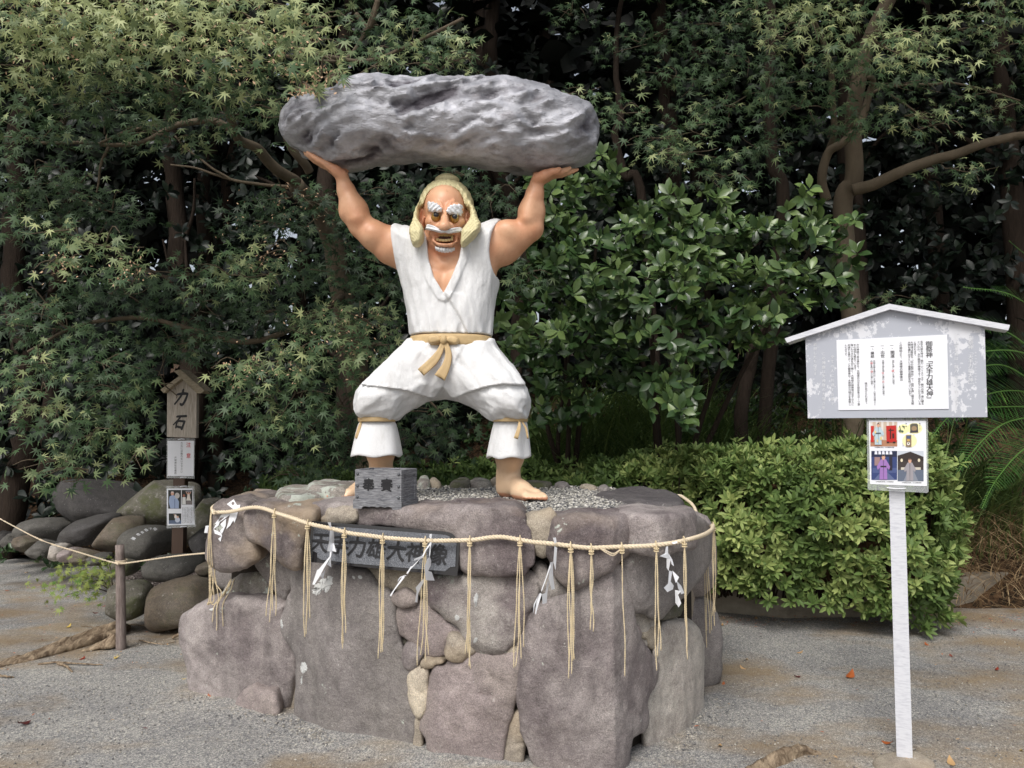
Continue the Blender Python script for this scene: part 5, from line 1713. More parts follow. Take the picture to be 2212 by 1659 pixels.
# peeling is worse towards the edges and beside the paper
sep = sb.n.new('ShaderNodeSeparateXYZ'); sb.l.new(sb.tc.outputs['Generated'], sep.inputs[0])
ex_ = sb.math('ABSOLUTE', sb.math('SUBTRACT', sep.outputs[0], .5))
ed_ = sb.math('MULTIPLY', sb.math('GREATER_THAN', ex_, .30), .06)
tp_ = sb.math('MULTIPLY', sb.math('GREATER_THAN', sep.outputs[2], .72), .05)
v_ = sb.math('ADD', sb.math('ADD', sb.math('MULTIPLY', n1_, .62), sb.math('MULTIPLY', n2_, .38)), sb.math('ADD', ed_, tp_))
sb.color(sb.mix(sb.ramp(v_, [(.592, BW0), (.602, BW1)]), lin(168, 172, 182), lin(206, 208, 214)))
M['sign_board'] = sb.m
M['sheet'] = plain('printed_sheet', lin(226, 228, 234), .35, .5)
M['print'] = plain('black_print', lin(34, 34, 36), .6)
M['print_red'] = plain('red_print', lin(196, 60, 62), .6)
M['print_faded'] = plain('faded_white_lettering', lin(214, 216, 220), .5)
lm = Mat('clear_laminate', .12, .5); lm.color(lin(225, 230, 232)); lm.b.inputs['Alpha'].default_value = .22
M['laminate'] = lm.m


def plane_from(u0, y0, u1, y1):
    """vertical plane through two picture columns at two depths; returns fn (u,v)->point"""
    p0, p1 = at(u0, 900, y0), at(u1, 900, y1)
    d = (p1 - p0)[:2]; d /= np.linalg.norm(d)
    n = np.array([d[1], -d[0]])
    if n[1] > 0: n = -n

    def f(u, v, off=0.0):
        q = p0[:2] + n * off
        dx, dy, dz = ray(u, v)
        s = (q @ n) / (np.array([dx, dy]) @ n)
        return np.array([dx * s, dy * s, 1.5 + dz * s])
    return f, np.array([d[0], d[1], 0.0]), np.array([n[0], n[1], 0.0])


def plate(name, pts, nrm, th, mat, parent, smooth=False, **kw):
    pts = np.array(pts)
    n = len(pts)
    V = np.vstack([pts, pts - nrm * th])
    F = [tuple(range(n)), tuple(range(2 * n - 1, n - 1, -1))] + [(i, n + i, n + (i + 1) % n, (i + 1) % n) for i in range(n)]
    return ob(name, mesh(name, V, F, smooth, mat), parent, **kw)


# ---- big information sign at the right
SF, sd, sn = plane_from(1742, 3.55, 2130, 3.22)
pb = onz(1954, 1632)
sign = thing('information_sign', 'white gabled information board on a square white post, covered with vertical Japanese text', 'signboard', (pb[0], pb[1], 0))
s_ = lambda pts, off=0.0: [SF(u, v, off) for u, v in pts]
board = plate('board', s_([(1739.5, 728), (1745, 903.5), (2133, 901), (2127, 708), (1921, 661)]), sn, .028, M['sign_board'], sign)
# roof boards: bars with real depth reaching forward over the board
for pts in ([(1695, 731), (1921, 656), (1922.5, 668), (1700, 740)], [(1921, 656), (2182, 702), (2178, 713.5), (1922.5, 668)]):
    plate('roof_board', s_(pts, .035), sn, .105, M['sign_white'], sign)
post_x = pb[:2]
mb = MB()
ptop = SF(1934, 780, -.075)
bx = np.array([pb[0], pb[1], 0.0])
c_, s2_ = sd[0], sd[1]
Rm = np.array([[c_, -s2_, 0], [s2_, c_, 0], [0, 0, 1]])
zt = SF(1934, 720)[2]
pc = (SF(1937, 1050, -.062)[:2] + pb[:2]) / 2
mb.box((pc[0], pc[1], zt / 2 - .02), (.064, .064, zt + .04), Rm)
mb.build('post', M['sign_white'], sign)
sheet_px = zp('S', [(497, 365), (1393, 320), (1408, 922), (513, 932)])
sheet = plate('notice_sheet', s_(sheet_px, .004), sn, .003, M['sheet'], sign)
frS = quad_frame(*s_([sheet_px[0], sheet_px[1], sheet_px[3], sheet_px[2]], .0045))


def frp(fr, p):
    d = p - fr[0]
    return d @ fr[1], d @ fr[2]


def sab(x, y):
    u, v = zp('S', [(x, y)])[0]
    return frp(frS, SF(u, v, .0045))


mb = MB()
cols = [('御祭神「天手力雄大神」', 1247, 375, 865, .028, .03), ('天手力雄大神は、腕力（ヘリョリョク　腕力の意）衆に勝る', 1187, 370, 890, .013, .015),
        ('といわれ、大力無双の神様です。神名もここからきている', 1163, 372, 890, .013, .015), ('と思われます。', 1133, 375, 505, .013, .015),
        ('大神様は有名な「天の岩戸神話」で、岩戸を押し開き天照', 1107, 375, 890, .013, .015), ('大神を連れ出すという重要な役割を担っています。', 1085, 375, 830, .013, .015),
        ('この神話より、大神様の御神徳は', 1018, 378, 697, .0145, .015), ('一、', 945, 395, 450, .015, .03), ('開運', 951, 450, 510, .019, .03), ('一、', 869, 400, 450, .015, .03), ('出世', 871, 450, 510, .019, .03),
        ('一、', 788, 405, 455, .015, .03), ('縁結', 789, 458, 510, .019, .03), ('岩戸を押し　いた事に由来。', 957, 525, 735, .010, .012), ('天照大神を現　に連れ　した事に由来。', 875, 525, 822, .010, .012),
        ('天照大神を連れ出した事により、八百万の神々と', 803, 528, 892, .010, .012), ('の　を再び　んだ事に由来。', 781, 528, 740, .010, .012), ('等があげられます。', 737, 708, 892, .0135, .015),
        ('力の神様である事から、大相撲の力士を始め各スポーツ選', 670, 395, 895, .0125, .014), ('手の信仰も集めています。', 646, 397, 620, .0125, .014), ('強い力で己の道を切り開く、大神様の御神徳は全ての人に', 622, 395, 895, .0125, .014),
        ('共通する事です。この御神像は、大神様の力強さを表現し', 598, 397, 895, .0125, .014), ('たものです。', 573, 400, 505, .0125, .014)]
for tx, x, y0, y1, sz, bd_ in cols:
    a0, b0 = sab(x + 0, y0); a1, b1 = sab(x + 8 * (y1 - y0) / 500., y1)
    n = len(tx); st_ = (b1 - b0) / n
    for i, ch in enumerate(tx):
        rot = -math.pi / 2 if ch in '「」（）ー' else 0
        da, db = (sz * .4, -sz * .45) if ch in '、。' else (0, 0)
        put_glyph(mb, frS, ch, a0 + (a1 - a0) * (i + .5) / n + da, b0 + st_ * (i + .5) + db, min(sz, st_ * 1.05) if sz < .02 else sz, .0006, bd_, rot=rot)
mb.build('printed_text', M['print'], sheet)
mb = MB()
for ch, x, y in (('開', 955, 615), ('世', 873, 633), ('出', 876, 701), ('縁', 782, 552), ('結', 784, 620)):
    a, b = sab(x, y); put_glyph(mb, frS, ch, a, b, .0105, .0008, .02)
mb.build('red_character', M['print_red'], sheet)
# faded painted lettering on the board itself
frB = quad_frame(*s_([(1745, 735), (2127, 735), (1745, 903), (2127, 901)], .0006))
mb = MB()
for tx, x, y0, y1, sz in (('御祭神「天手力雄大神」', 1584, 330, 745, .021), ('天手力雄大神は、腕力（腕力）衆に勝ると', 1468, 300, 930, .0165), ('あめのたぢからおのかみ', 1624, 455, 720, .009), ('　　　　全ての人に共通する事で', 465, 330, 900, .0165),
                          ('　　　この神像は大神様の力強さを', 395, 350, 930, .0165), ('表現したものです。', 325, 385, 690, .0165)):
    u, v = zp('S', [(x, y0)])[0]; a0, b0 = frp(frB, SF(u, v)); u, v = zp('S', [(x, y1)])[0]; a1, b1 = frp(frB, SF(u, v))
    n = len(tx)
    for i, ch in enumerate(tx):
        rot = -math.pi / 2 if ch in '「」（）' else 0
        put_glyph(mb, frB, ch, a0 + (a1 - a0) * (i + .5) / n, b0 + (b1 - b0) * (i + .5) / n, sz, .0006, .004, rot=rot)
mb.build('faded_lettering', M['print_faded'], board, kind='stuff')

# laminated photo sheet below the board
PF = lambda pts, off: [SF(u, v, off) for u, v in zp('S', pts)]
lam = plate('laminated_sheet', PF([(742, 998), (1238, 998), (1243, 1590), (1235, 1602), (760, 1578), (750, 1570)], -.018), sn, .0012, M['laminate'], sign)
paper2 = plate('photo_sheet', PF([(760, 1015), (1222, 1018), (1230, 1548), (770, 1530)], -.0165), sn, .001, M['sheet'], sign)
FLAT = {}


def fm(rgb):
    if rgb not in FLAT: FLAT[rgb] = plain('print_ink_%d' % len(FLAT), lin(*rgb), .4)
    return FLAT[rgb]


def prints(parent, FN, base_off, items, name='printed_photo'):
    """flat printed shapes, each a layer above the one before; a new photo starts at each 'new'"""
    mb, mats, k = None, [], 0
    for it in items:
        if it == 'new':
            if mb is not None: mb.build(name, mats, parent)
            mb, mats, k = MB(), [], 0
            continue
        rgb, pts = it
        m_ = fm(rgb)
        if m_ not in mats: mats.append(m_)
        k += 1
        w = FN(pts, base_off + .00035 * k)
        mb.add(w, [tuple(range(len(w)))], mats.index(m_))
    mb.build(name, mats, parent)


def oval(cx, cy, rx, ry, n=14): return [(cx + rx * math.cos(i * 2 * math.pi / n), cy + ry * math.sin(i * 2 * math.pi / n)) for i in range(n)]


def rect(x0, y0, x1, y1): return [(x0, y0), (x1, y0), (x1, y1), (x0, y1)]


def figure(cx, cy, h, robe, skin=(206, 160, 136), sash=None):
    """a small standing figure in a robe, as flat print"""
    w = h * .28
    out = [(robe, [(cx - w * .35, cy - h * .32), (cx + w * .35, cy - h * .32), (cx + w * .95, cy - h * .02), (cx + w * .8, cy + h * .10), (cx + w * .5, cy + h * .02), (cx + w * .55, cy + h * .48),
                   (cx - w * .55, cy + h * .48), (cx - w * .5, cy + h * .02), (cx - w * .8, cy + h * .10), (cx - w * .95, cy - h * .02)]),
           (skin, oval(cx, cy - h * .40, w * .26, h * .095)), (skin, oval(cx, cy - h * .31, w * .12, h * .04))]
    dk = tuple(int(c * .72) for c in robe)
    out += [(dk, [(cx - w * .06, cy - h * .3), (cx + w * .06, cy - h * .3), (cx + w * .04, cy + h * .46), (cx - w * .02, cy + h * .46)])]
    out += [((40, 34, 36), [(cx - w * .27, cy - h * .42), (cx, cy - h * .51), (cx + w * .27, cy - h * .42), (cx, cy - h * .455)])]
    if sash: out += [(sash, rect(cx - w * .42, cy - h * .06, cx + w * .42, cy - h * .01))]
    return out


it = ['new', ((196, 176, 158), rect(772, 1027, 990, 1226)), ((168, 120, 92), rect(772, 1175, 990, 1226))]
it += [((214, 208, 202), rect(772 + i * 44, 1027, 790 + i * 44, 1172)) for i in range(5)]
it += [((188, 34, 30), rect(776, 1060, 800, 1190)), ((180, 30, 24), [(900, 1060), (980, 1055), (984, 1190), (904, 1195)]), ((60, 16, 14), rect(918, 1090, 962, 1100)), ((60, 16, 14), rect(930, 1080, 940, 1165)),
       ((60, 16, 14), rect(950, 1120, 966, 1160)), ((30, 24, 22), rect(906, 1186, 924, 1197)), ((30, 24, 22), rect(954, 1186, 974, 1197))]
it += figure(836, 1125, 180, (176, 196, 206), sash=(60, 60, 70)) + [((220, 196, 132), oval(812, 1110, 8, 12)), ((220, 196, 132), oval(858, 1160, 8, 16)), ((220, 196, 132), oval(830, 1180, 7, 12))]
it += ['new', ((236, 230, 176), oval(1040, 1085, 46, 40)), ((236, 230, 176), oval(1130, 1080, 64, 44)), ((236, 230, 176), oval(1090, 1180, 60, 54)),
       ((88, 84, 74), [(1094, 1050), (1110, 1040), (1145, 1040), (1158, 1050), (1160, 1114), (1094, 1116)]), ((150, 126, 96), oval(1126, 1080, 22, 20)), ((60, 54, 60), [(1100, 1100), (1156, 1096), (1158, 1112), (1096, 1112)]),
       ((96, 112, 86), oval(1014, 1100, 13, 11)), ((76, 98, 84), oval(1032, 1104, 9, 9)), ((70, 90, 70), [(1005, 1060), (1012, 1058), (1020, 1092), (1014, 1094)]), ((70, 90, 70), [(1030, 1056), (1050, 1062), (1048, 1090), (1042, 1070), (1030, 1064)]),
       ((132, 112, 92), rect(1060, 1133, 1104, 1228)), ((70, 86, 120), rect(1066, 1140, 1098, 1162)), ((196, 160, 90), oval(1080, 1175, 12, 9)), ((230, 226, 218), oval(1080, 1203, 13, 13)), ((40, 36, 36), oval(1080, 1200, 5, 6))]
it += ['new', ((46, 62, 112), rect(780, 1262, 989, 1497)), ((26, 34, 66), rect(780, 1262, 989, 1310)), ((70, 84, 130), rect(790, 1400, 985, 1440)), ((88, 100, 138), [(800, 1497), (850, 1440), (915, 1440), (975, 1497)]),
       ((150, 120, 120), rect(806, 1312, 850, 1380)), ((34, 30, 50), rect(925, 1290, 950, 1420))]
it += [((216, 218, 230), [(808 + i * 30, 1264), (826 + i * 30, 1264), (830 + i * 30, 1290), (806 + i * 30, 1290)]) for i in range(5)]
it += figure(878, 1395, 205, (150, 112, 176), sash=(30, 28, 34))
it += ['new', ((60, 52, 50), rect(993, 1262, 1203, 1507)), ((190, 196, 206), [(993, 1262), (1203, 1262), (1203, 1320), (1096, 1272), (993, 1310)]), ((46, 36, 34), [(993, 1300), (1096, 1268), (1203, 1310), (1203, 1345), (993, 1345)]),
       ((92, 102, 120), rect(993, 1415, 1203, 1507)), ((128, 134, 146), [(1040, 1507), (1078, 1420), (1122, 1420), (1160, 1507)]), ((196, 190, 176), rect(1020, 1395, 1180, 1415)), ((216, 206, 180), oval(1026, 1338, 10, 14)), ((216, 206, 180), oval(1166, 1338, 10, 14))]
it += figure(1092, 1415, 185, (150, 146, 152))
prints(paper2, PF, -.0164, it)
mb = MB()
frP = quad_frame(*PF([(760, 1015), (1222, 1018), (770, 1530), (1230, 1548)], -.016))
def pab(x, y):
    u, v = zp('S', [(x, y)])[0]; return frp(frP, SF(u, v, -.016))
for tx, x0, x1, y in (('「戸明神社参拝」の大関横布青櫛', 800, 965, 1234), ('「戸明神社参拝」の大関亀寿', 810, 960, 1512), ('「戸明神社参拝」の大関栃煌菊', 1018, 1185, 1520)):
    for i, ch in enumerate(tx):
        a, b = pab(x0 + (x1 - x0) * (i + .5) / len(tx), y); put_glyph(mb, frP, ch, a, b, .0060, .0002, .03)
for tx, x, y0, y1 in (('唐 桃', 1062, 1035, 1070), ('開運力御守', 1172, 1035, 1098), ('きっちゃん', 1124, 1130, 1180), ('ストラップ', 1036, 1178, 1228)):
    for i, ch in enumerate(tx):
        a, b = pab(x, y0 + (y1 - y0) * (i + .5) / len(tx)); put_glyph(mb, frP, ch, a, b, .0058, .0002, .03)
mb.build('caption', M['print'], paper2)
mb = MB()
w0, w1 = PF([(905, 1560), (1058, 1565)], -.012)
mb.tube(spline([w0, (w0 + w1) / 2 - [0, 0, .003], w1], 8), .0022, 6); mb.build('tie_wire', M['sheet'], sign)
# footing stone of the post
px = zp('K', [(1255, 1340), (1262, 1300), (1330, 1262), (1480, 1262), (1600, 1300), (1650, 1345), (1610, 1380), (1500, 1400), (1330, 1395)])
ft_root = thing('footing_stone', 'flat tan stone set round the foot of the white sign post', 'stone', tuple(onz(1950, 1640)))
flat_stone(px, 'stone_tan', .022, .05, .012, .010, Rr=.04, parent=ft_root, name='slab')

# ---- small wooden sign at the left
lz = 6.3
LF, ld, ln_ = plane_from(355, lz + .02, 430, lz - .03)
lp = at(389, 1262, lz)
wsign = thing('wooden_sign', 'small weathered gabled wooden sign with two black characters on a brown post, among the stones', 'signboard', (lp[0], lp[1], 0))
wm2 = Mat('weathered_grey_wood', .85, .3)
g1 = wm2.noise(10, 6, .7, wm2.coord((14, 14, .8)), .6)
wm2.color(wm2.mix(wm2.ramp(g1, [(.35, BW0), (.65, BW1)]), lin(150, 140, 128), lin(202, 193, 181))); wm2.bump(g1, .5, .004)
M['wood_grey'] = wm2.m
wm3 = Mat('weathered_roof_plank', .85, .3)
g1 = wm3.noise(10, 6, .7, wm3.coord((3, 3, 12)), .6)
wm3.color(wm3.mix(wm3.ramp(g1, [(.35, BW0), (.65, BW1)]), lin(130, 118, 98), lin(180, 168, 146))); wm3.bump(g1, .6, .006)
M['wood_plank'] = wm3.m
l_ = lambda pts, off=0.0: [LF(u, v, off) for u, v in zp('L', pts)]
wb = plate('board', l_([(1233, 300), (1230, 641), (1446, 648), (1450, 318), (1338, 214)]), ln_, .035, M['wood_grey'], wsign)
plate('roof_board', l_([(1183, 292), (1325, 188), (1348, 205), (1205, 317)], .05), ln_, .13, M['wood_plank'], wsign)
plate('roof_board', l_([(1281, 156), (1328, 143), (1508, 300), (1478, 320), (1450, 318)], .055), ln_, .14, M['wood_plank'], wsign)
mb = MB()
zt = LF(389, 940)[2]
pc = LF(389, 1100, -.075)
M['post_brown'] = plain('brown_steel_post', lin(82, 64, 54), .45, .4)
mb.box((pc[0], pc[1], zt / 2), (.095, .075, zt), None); mb.build('post', M['post_brown'], wsign)
frW = quad_frame(*l_([(1233, 300), (1450, 300), (1230, 645), (1446, 648)], .001))
for ch, x, y, sz in (('力', 1338, 352, .145), ('石', 1328, 530, .135)):
    a, b = frp(frW, LF(*zp('L', [(x, y)])[0], .001)); mb = MB()
    put_glyph(mb, frW, ch, a, b, sz, .0008, .07, brush=.05, shear=.22, sx=.8); mb.build('painted_character', M['ink'], wb)
for corners, ps in (([(1229, 650), (1437, 650), (1433, 948), (1227, 945)], [(1235, 670), (1430, 670), (1428, 930), (1235, 928)]),
                    ([(1225, 1003), (1430, 1000), (1443, 1305), (1227, 1315)], [(1230, 1022), (1420, 1020), (1435, 1288), (1234, 1292)])):
    plate('laminated_sheet', l_(corners, -.020), ln_, .0012, M['laminate'], wsign)
    sh = plate('notice_sheet', l_(ps, -.0185), ln_, .001, M['sheet'], wsign)
    frN = quad_frame(*l_([ps[0], ps[1], ps[3], ps[2]], -.018))
    nab = lambda x, y: frp(frN, LF(*zp('L', [(x, y)])[0], -.018))
    if ps[0][1] < 900:
        mb = MB()
        for ch, x, y in (('注', 1390, 700), ('意', 1390, 780)):
            a, b = nab(x, y); put_glyph(mb, frN, ch, a, b, .044, .0004, .02)
        mb.build('red_character', M['print_red'], sh)
        mb = MB()
        for tx, x, y0, y1, sz in (('力石には触れないで下さい', 1339, 678, 908, .021), ('戸明神社社務所', 1294, 785, 918, .021)):
            for i, ch in enumerate(tx):
                a, b = nab(x, y0 + (y1 - y0) * (i + .5) / len(tx)); put_glyph(mb, frN, ch, a, b, sz, .0004, .01)
        mb.build('printed_text', M['print'], sh)
    else:
        it = ['new', ((38, 40, 38), rect(1240, 1032, 1335, 1170)), ((150, 166, 196), [(1250, 1080), (1272, 1068), (1300, 1080), (1320, 1120), (1318, 1168), (1256, 1168), (1244, 1120)]), ((206, 160, 140), oval(1271, 1058, 12, 15)),
              ((186, 180, 176), oval(1306, 1074, 18, 22)), ((110, 124, 156), rect(1285, 1100, 1291, 1168)), ((214, 200, 190), oval(1271, 1048, 11, 5)),
              'new', ((30, 32, 30), rect(1340, 1032, 1418, 1140)), ((120, 120, 130), oval(1390, 1042, 24, 6)), ((220, 214, 206), [(1383, 1062), (1397, 1062), (1404, 1100), (1410, 1110), (1372, 1110), (1378, 1090)]),
              ((198, 150, 128), [(1368, 1044), (1374, 1044), (1385, 1062), (1380, 1066)]), ((198, 150, 128), [(1404, 1044), (1410, 1044), (1400, 1066), (1394, 1062)]), ((198, 150, 128), oval(1390, 1056, 6, 8)),
              ((216, 216, 214), [(1345, 1085), (1368, 1085), (1370, 1138), (1343, 1138)]), ((150, 90, 70), oval(1356, 1074, 9, 11)), ((120, 112, 112), rect(1372, 1112, 1418, 1138)),
              'new', ((34, 38, 36), rect(1244, 1205, 1336, 1282)), ((90, 104, 130), rect(1244, 1256, 1336, 1282)), ((222, 216, 212), oval(1294, 1228, 9, 16)), ((190, 198, 214), oval(1308, 1252, 18, 20)), ((206, 170, 150), oval(1310, 1232, 7, 9)),
              ((206, 170, 150), [(1280, 1210), (1285, 1210), (1292, 1224), (1288, 1226)])]
        prints(sh, lambda pts, off: [LF(u, v, off) for u, v in zp('L', pts)], -.0184, it)
        mb = MB()
        rs_ = random.Random(3)
        body = '力石は神社の境内に置かれ力試しに使われた石で祭りの日に若者が持ち上げて力を競ったと伝えられる'
        for c in range(8):
            x = 1424 - c * 10.8 - 0
            n = 16 if c else 14
            for i in range(n):
                a, b = nab(x, 1155 + 8 + i * 7.4); put_glyph(mb, frN, body[(c * 7 + i * 3) % len(body)], a, b, .0085, .0004, .03)
        mb.build('printed_text', M['print'], sh)
    mb = MB()
    for (x, y) in (((1335, 658), (1350, 940)) if ps[0][1] < 900 else ((1350, 1005), (1350, 1302))):
        w0, w1 = l_([(x - 22, y + 3), (x + 25, y)], -.012)
        mb.tube(spline([w0, (w0 + w1) / 2 + [0, -.004, .004], w1], 6), .003, 5)
    mb.build('tie_wire', M['sheet'], wsign)
# ================================================================== ground and garden
gm = Mat('gravelly_ground', .92, .2)
_c = gm.coord()
v1 = gm.voro(210, out='Color'); v2 = gm.voro(90, out='Color')
sp_ = gm.ramp(v1, [(.15, lin(112, 114, 117)), (.4, lin(142, 142, 141)), (.62, lin(164, 162, 156)), (.85, lin(196, 193, 186))])
sp2 = gm.ramp(v2, [(.2, (.72, .72, .74, 1)), (.6, (1, 1, 1, 1)), (.9, (1.25, 1.24, 1.2, 1))])
gcol = gm.mix(.8, sp_, sp2, 'MULTIPLY')
dirt = gm.ramp(gm.noise(.75, 5, .6, gm.coord((1, 1.6, 1))), [(.47, BW0), (.62, BW1)])
sand = gm.ramp(gm.noise(190, 3, .7), [(.3, lin(118, 98, 72)), (.55, lin(152, 132, 102)), (.75, lin(186, 170, 142))])
gcol = gm.mix(gm.math('MULTIPLY', dirt, .8), gcol, sand)
damp = gm.ramp(gm.noise(1.4, 5, .6, gm.coord((1, 1, 1))), [(.35, (.80, .80, .82, 1)), (.62, (1.06, 1.05, 1.03, 1))])
gm.color(gm.mix(1.0, gcol, damp, 'MULTIPLY'))
gm.bump(gm.voro(210), .6, .004); gm.bump(gm.noise(5, 5, .6), .5, .03)
M['ground'] = gm.m


def sheet_mesh(x0, x1, y0, y1, nx, ny, zf):
    X_, Y_ = np.meshgrid(np.linspace(x0, x1, nx), np.linspace(y0, y1, ny), indexing='ij')
    Z_ = zf(X_, Y_)
    V = np.stack([X_, Y_, Z_], -1).reshape(-1, 3)
    i, j = np.meshgrid(np.arange(nx - 1), np.arange(ny - 1), indexing='ij')
    a = (i * ny + j).ravel()
    return V, np.column_stack([a, a + ny, a + ny + 1, a + 1])


def axis_g(): return None


# one sheet to the horizon, finer near the camera
gx = np.concatenate([[-150, -60, -25, -12], np.arange(-7, 7.01, .12), [12, 25, 60, 150]])
gy = np.concatenate([[-60, -20, -5, 0], np.arange(2, 9.01, .12), [12, 18, 30, 60, 200]])
X_, Y_ = np.meshgrid(gx, gy, indexing='ij')
near = (np.abs(X_) < 7) & (Y_ > 2) & (Y_ < 9)
Z_ = np.where(near, .010 * fbm(np.stack([X_, Y_, 0 * X_], -1), 1.1, 3, 2.0), 0)
# soil heaped a little against the pedestal's foot
Z_ = Z_ + np.where(near, .02 * np.clip(1 - np.abs(Y_ - (wallY(X_) - .02)) / .22, 0, 1) * (X_ > -1.9) * (X_ < 1.2), 0)
V = np.stack([X_, Y_, Z_], -1).reshape(-1, 3)
ny = len(gy)
i, j = np.meshgrid(np.arange(len(gx) - 1), np.arange(ny - 1), indexing='ij')
a = (i * ny + j).ravel()
ob('ground', mesh('ground', V, np.column_stack([a, a + ny, a + ny + 1, a + 1]), True, gm.m), kind='structure')

# rising wooded bank behind
lm_ = Mat('leaf_litter', .95, .15)
lm_.color(lm_.mix(lm_.ramp(lm_.voro(28, out='Color'), [(.3, BW0), (.8, BW1)]), lin(44, 36, 28), lin(98, 76, 56)))
lm_.bump(lm_.voro(28), .9, .03)
M['litter'] = lm_.m


def bank_z(x, y):
    y0 = np.where(x > 1.2, 6.35, np.where(x > -2.2, 6.35 + (1.2 - x) * .25, 8.6))
    d = np.clip(y - y0, 0, None)
    st_ = np.clip((x + 1.6) / 1.6, 0, 1)
    return -.06 + np.where(d > 0, .06 + .22 * np.clip(d / .15, 0, 1) + .38 * st_ * np.minimum(d, 2.6) + .16 * np.minimum(d, 30) + .05 * np.sin(x * 1.7) * np.clip(d, 0, 1), 0)


V, F = sheet_mesh(-40, 40, 6.0, 60, 200, 150, bank_z)
ob('wooded_bank', mesh('wooded_bank', V, F, True, M['litter']), kind='structure')

# loose grit on the ground close to the camera, and the pinkish gravel of the stone garden
n_ = 15000
gx_ = rng.uniform(-3.2, 4.0, n_); gy_ = 2.7 + 4.2 * rng.beta(1.0, 1.6, n_)
okk = (np.abs(gx_) < gy_ * .72) & ~((gy_ > wallY(gx_) + .1) & (gx_ > -1.7) & (gx_ < 1.1))
P_ = np.column_stack([gx_, gy_, np.full(n_, .004)])[okk]
M['grit'] = tone_mat('grit', [(0, lin(78, 80, 84)), (.4, lin(122, 120, 118)), (.7, lin(164, 158, 146)), (1, lin(208, 204, 196))])
pebbles('loose_grit', P_, rng.uniform(.0025, .0055, len(P_)), rng.beta(1.5, 1.3, len(P_)), M['grit'], None, .55, kind='stuff')
xb = rng.uniform(-1.85, 1.15, 2200)
yb = wallY(xb) - .03 - rng.exponential(.045, 2200)
pebbles('grit_at_the_pedestal_foot', np.column_stack([xb, yb, np.full(2200, .010)]), rng.uniform(.003, .0075, 2200), rng.beta(2.2, 2.2, 2200), M['grit'], None, .6, kind='stuff')
bed = [tuple(onz(u, v)[:2]) for u, v in ((-60, 1150), (60, 1182), (150, 1206), (235, 1225), (285, 1290), (340, 1345), (420, 1350), (500, 1340))] + [(-1.5, 6.2), (-1.6, 8.7), (-6.5, 8.8)]
mb = MB(); mb.add([(x, y, .028) for x, y in bed], [tuple(range(len(bed)))])
pk = Mat('pinkish_gravel_bed', .9, .2); pk.color(pk.ramp(pk.voro(80, out='Color'), [(.2, lin(84, 74, 72)), (.5, lin(132, 120, 116)), (.85, lin(182, 172, 166))])); pk.bump(pk.voro(80), .8, .01)
mb.build('gravel_bed', pk.m, kind='structure')
cand = np.column_stack([rng.uniform(-5.5, -1.6, 12000), rng.uniform(4.8, 8.3, 12000)])
cand = cand[poly_sd(bed, cand[:, 0], cand[:, 1]) < -.02]
M['pinkgravel'] = tone_mat('pinkish_gravel', [(0, lin(84, 74, 74)), (.5, lin(138, 126, 122)), (1, lin(196, 188, 182))])
pebbles('pinkish_gravel', np.column_stack([cand, np.full(len(cand), .034)]), rng.uniform(.007, .013, len(cand)), rng.beta(1.6, 1.4, len(cand)), M['pinkgravel'], None, .6, kind='stuff')


# ---- rounded garden stones
def river(label, cx, cy, rx, rz, Yc, mat, ry=None, rot=0.0, ztag='L', base=0.0, lump=.07, cat='stone', group='stones of the stone garden', name='garden_stone'):
    """boulder seen centred at (cx, cy) with picture radii, standing on the ground at depth Yc"""
    u, v = zp(ztag, [(cx, cy)])[0]
    s = ZT[ztag][2]
    k = Yc / FPX
    c = at(u, v, Yc)
    ax_, az_ = rx * s * k, rz * s * k
    ay_ = ry if ry else max(ax_, az_) * .8
    nb, na = 26, 44
    th = np.linspace(0, math.pi, nb)[:, None]; ph = np.linspace(0, 2 * math.pi, na, endpoint=False)[None]
    d = np.stack([np.sin(th) * np.cos(ph), np.sin(th) * np.sin(ph), np.cos(th) + 0 * ph], -1)
    pw_ = 2.5
    k_ = (np.abs(d) ** pw_).sum(-1, keepdims=True) ** (-1 / pw_)
    off = (cx * 13 + cy * 7) % 97
    k_ = k_ * (1 + lump * fbm(d * .9 + off, 1.6, 3, off)[..., None] + .022 * fbm(d, 5, 4, off)[..., None])
    # a few flat faces, as split boulders have
    rs_ = np.random.default_rng(int(off) + 3)
    dd = d * k_
    for _ in range(6):
        nn = rs_.normal(0, 1, 3); nn /= np.linalg.norm(nn); lim = rs_.uniform(.72, .95)
        ex__ = np.clip((dd * nn).sum(-1, keepdims=True) - lim, 0, None)
        dd = dd - nn * ex__ * .85
    p = dd * [ax_, ay_, az_]
    cr, sr = math.cos(rot), math.sin(rot)
    x, z = p[..., 0] * cr - p[..., 2] * sr, p[..., 0] * sr + p[..., 2] * cr
    P3 = np.stack([x + c[0], p[..., 1] + Yc, z + c[2]], -1)
    F = [(i * na + j, (i + 1) * na + j, (i + 1) * na + (j + 1) % na, i * na + (j + 1) % na) for i in range(nb - 1) for j in range(na)]
    me = mesh(name, P3.reshape(-1, 3), F, True, M[mat])
    # sink so that it beds in the ground
    zmin = P3[..., 2].min()
    o = ob(name, me, loc=(c[0], Yc, max(0.0, zmin)), label=label, cat=cat, group=group)
    return o, P3


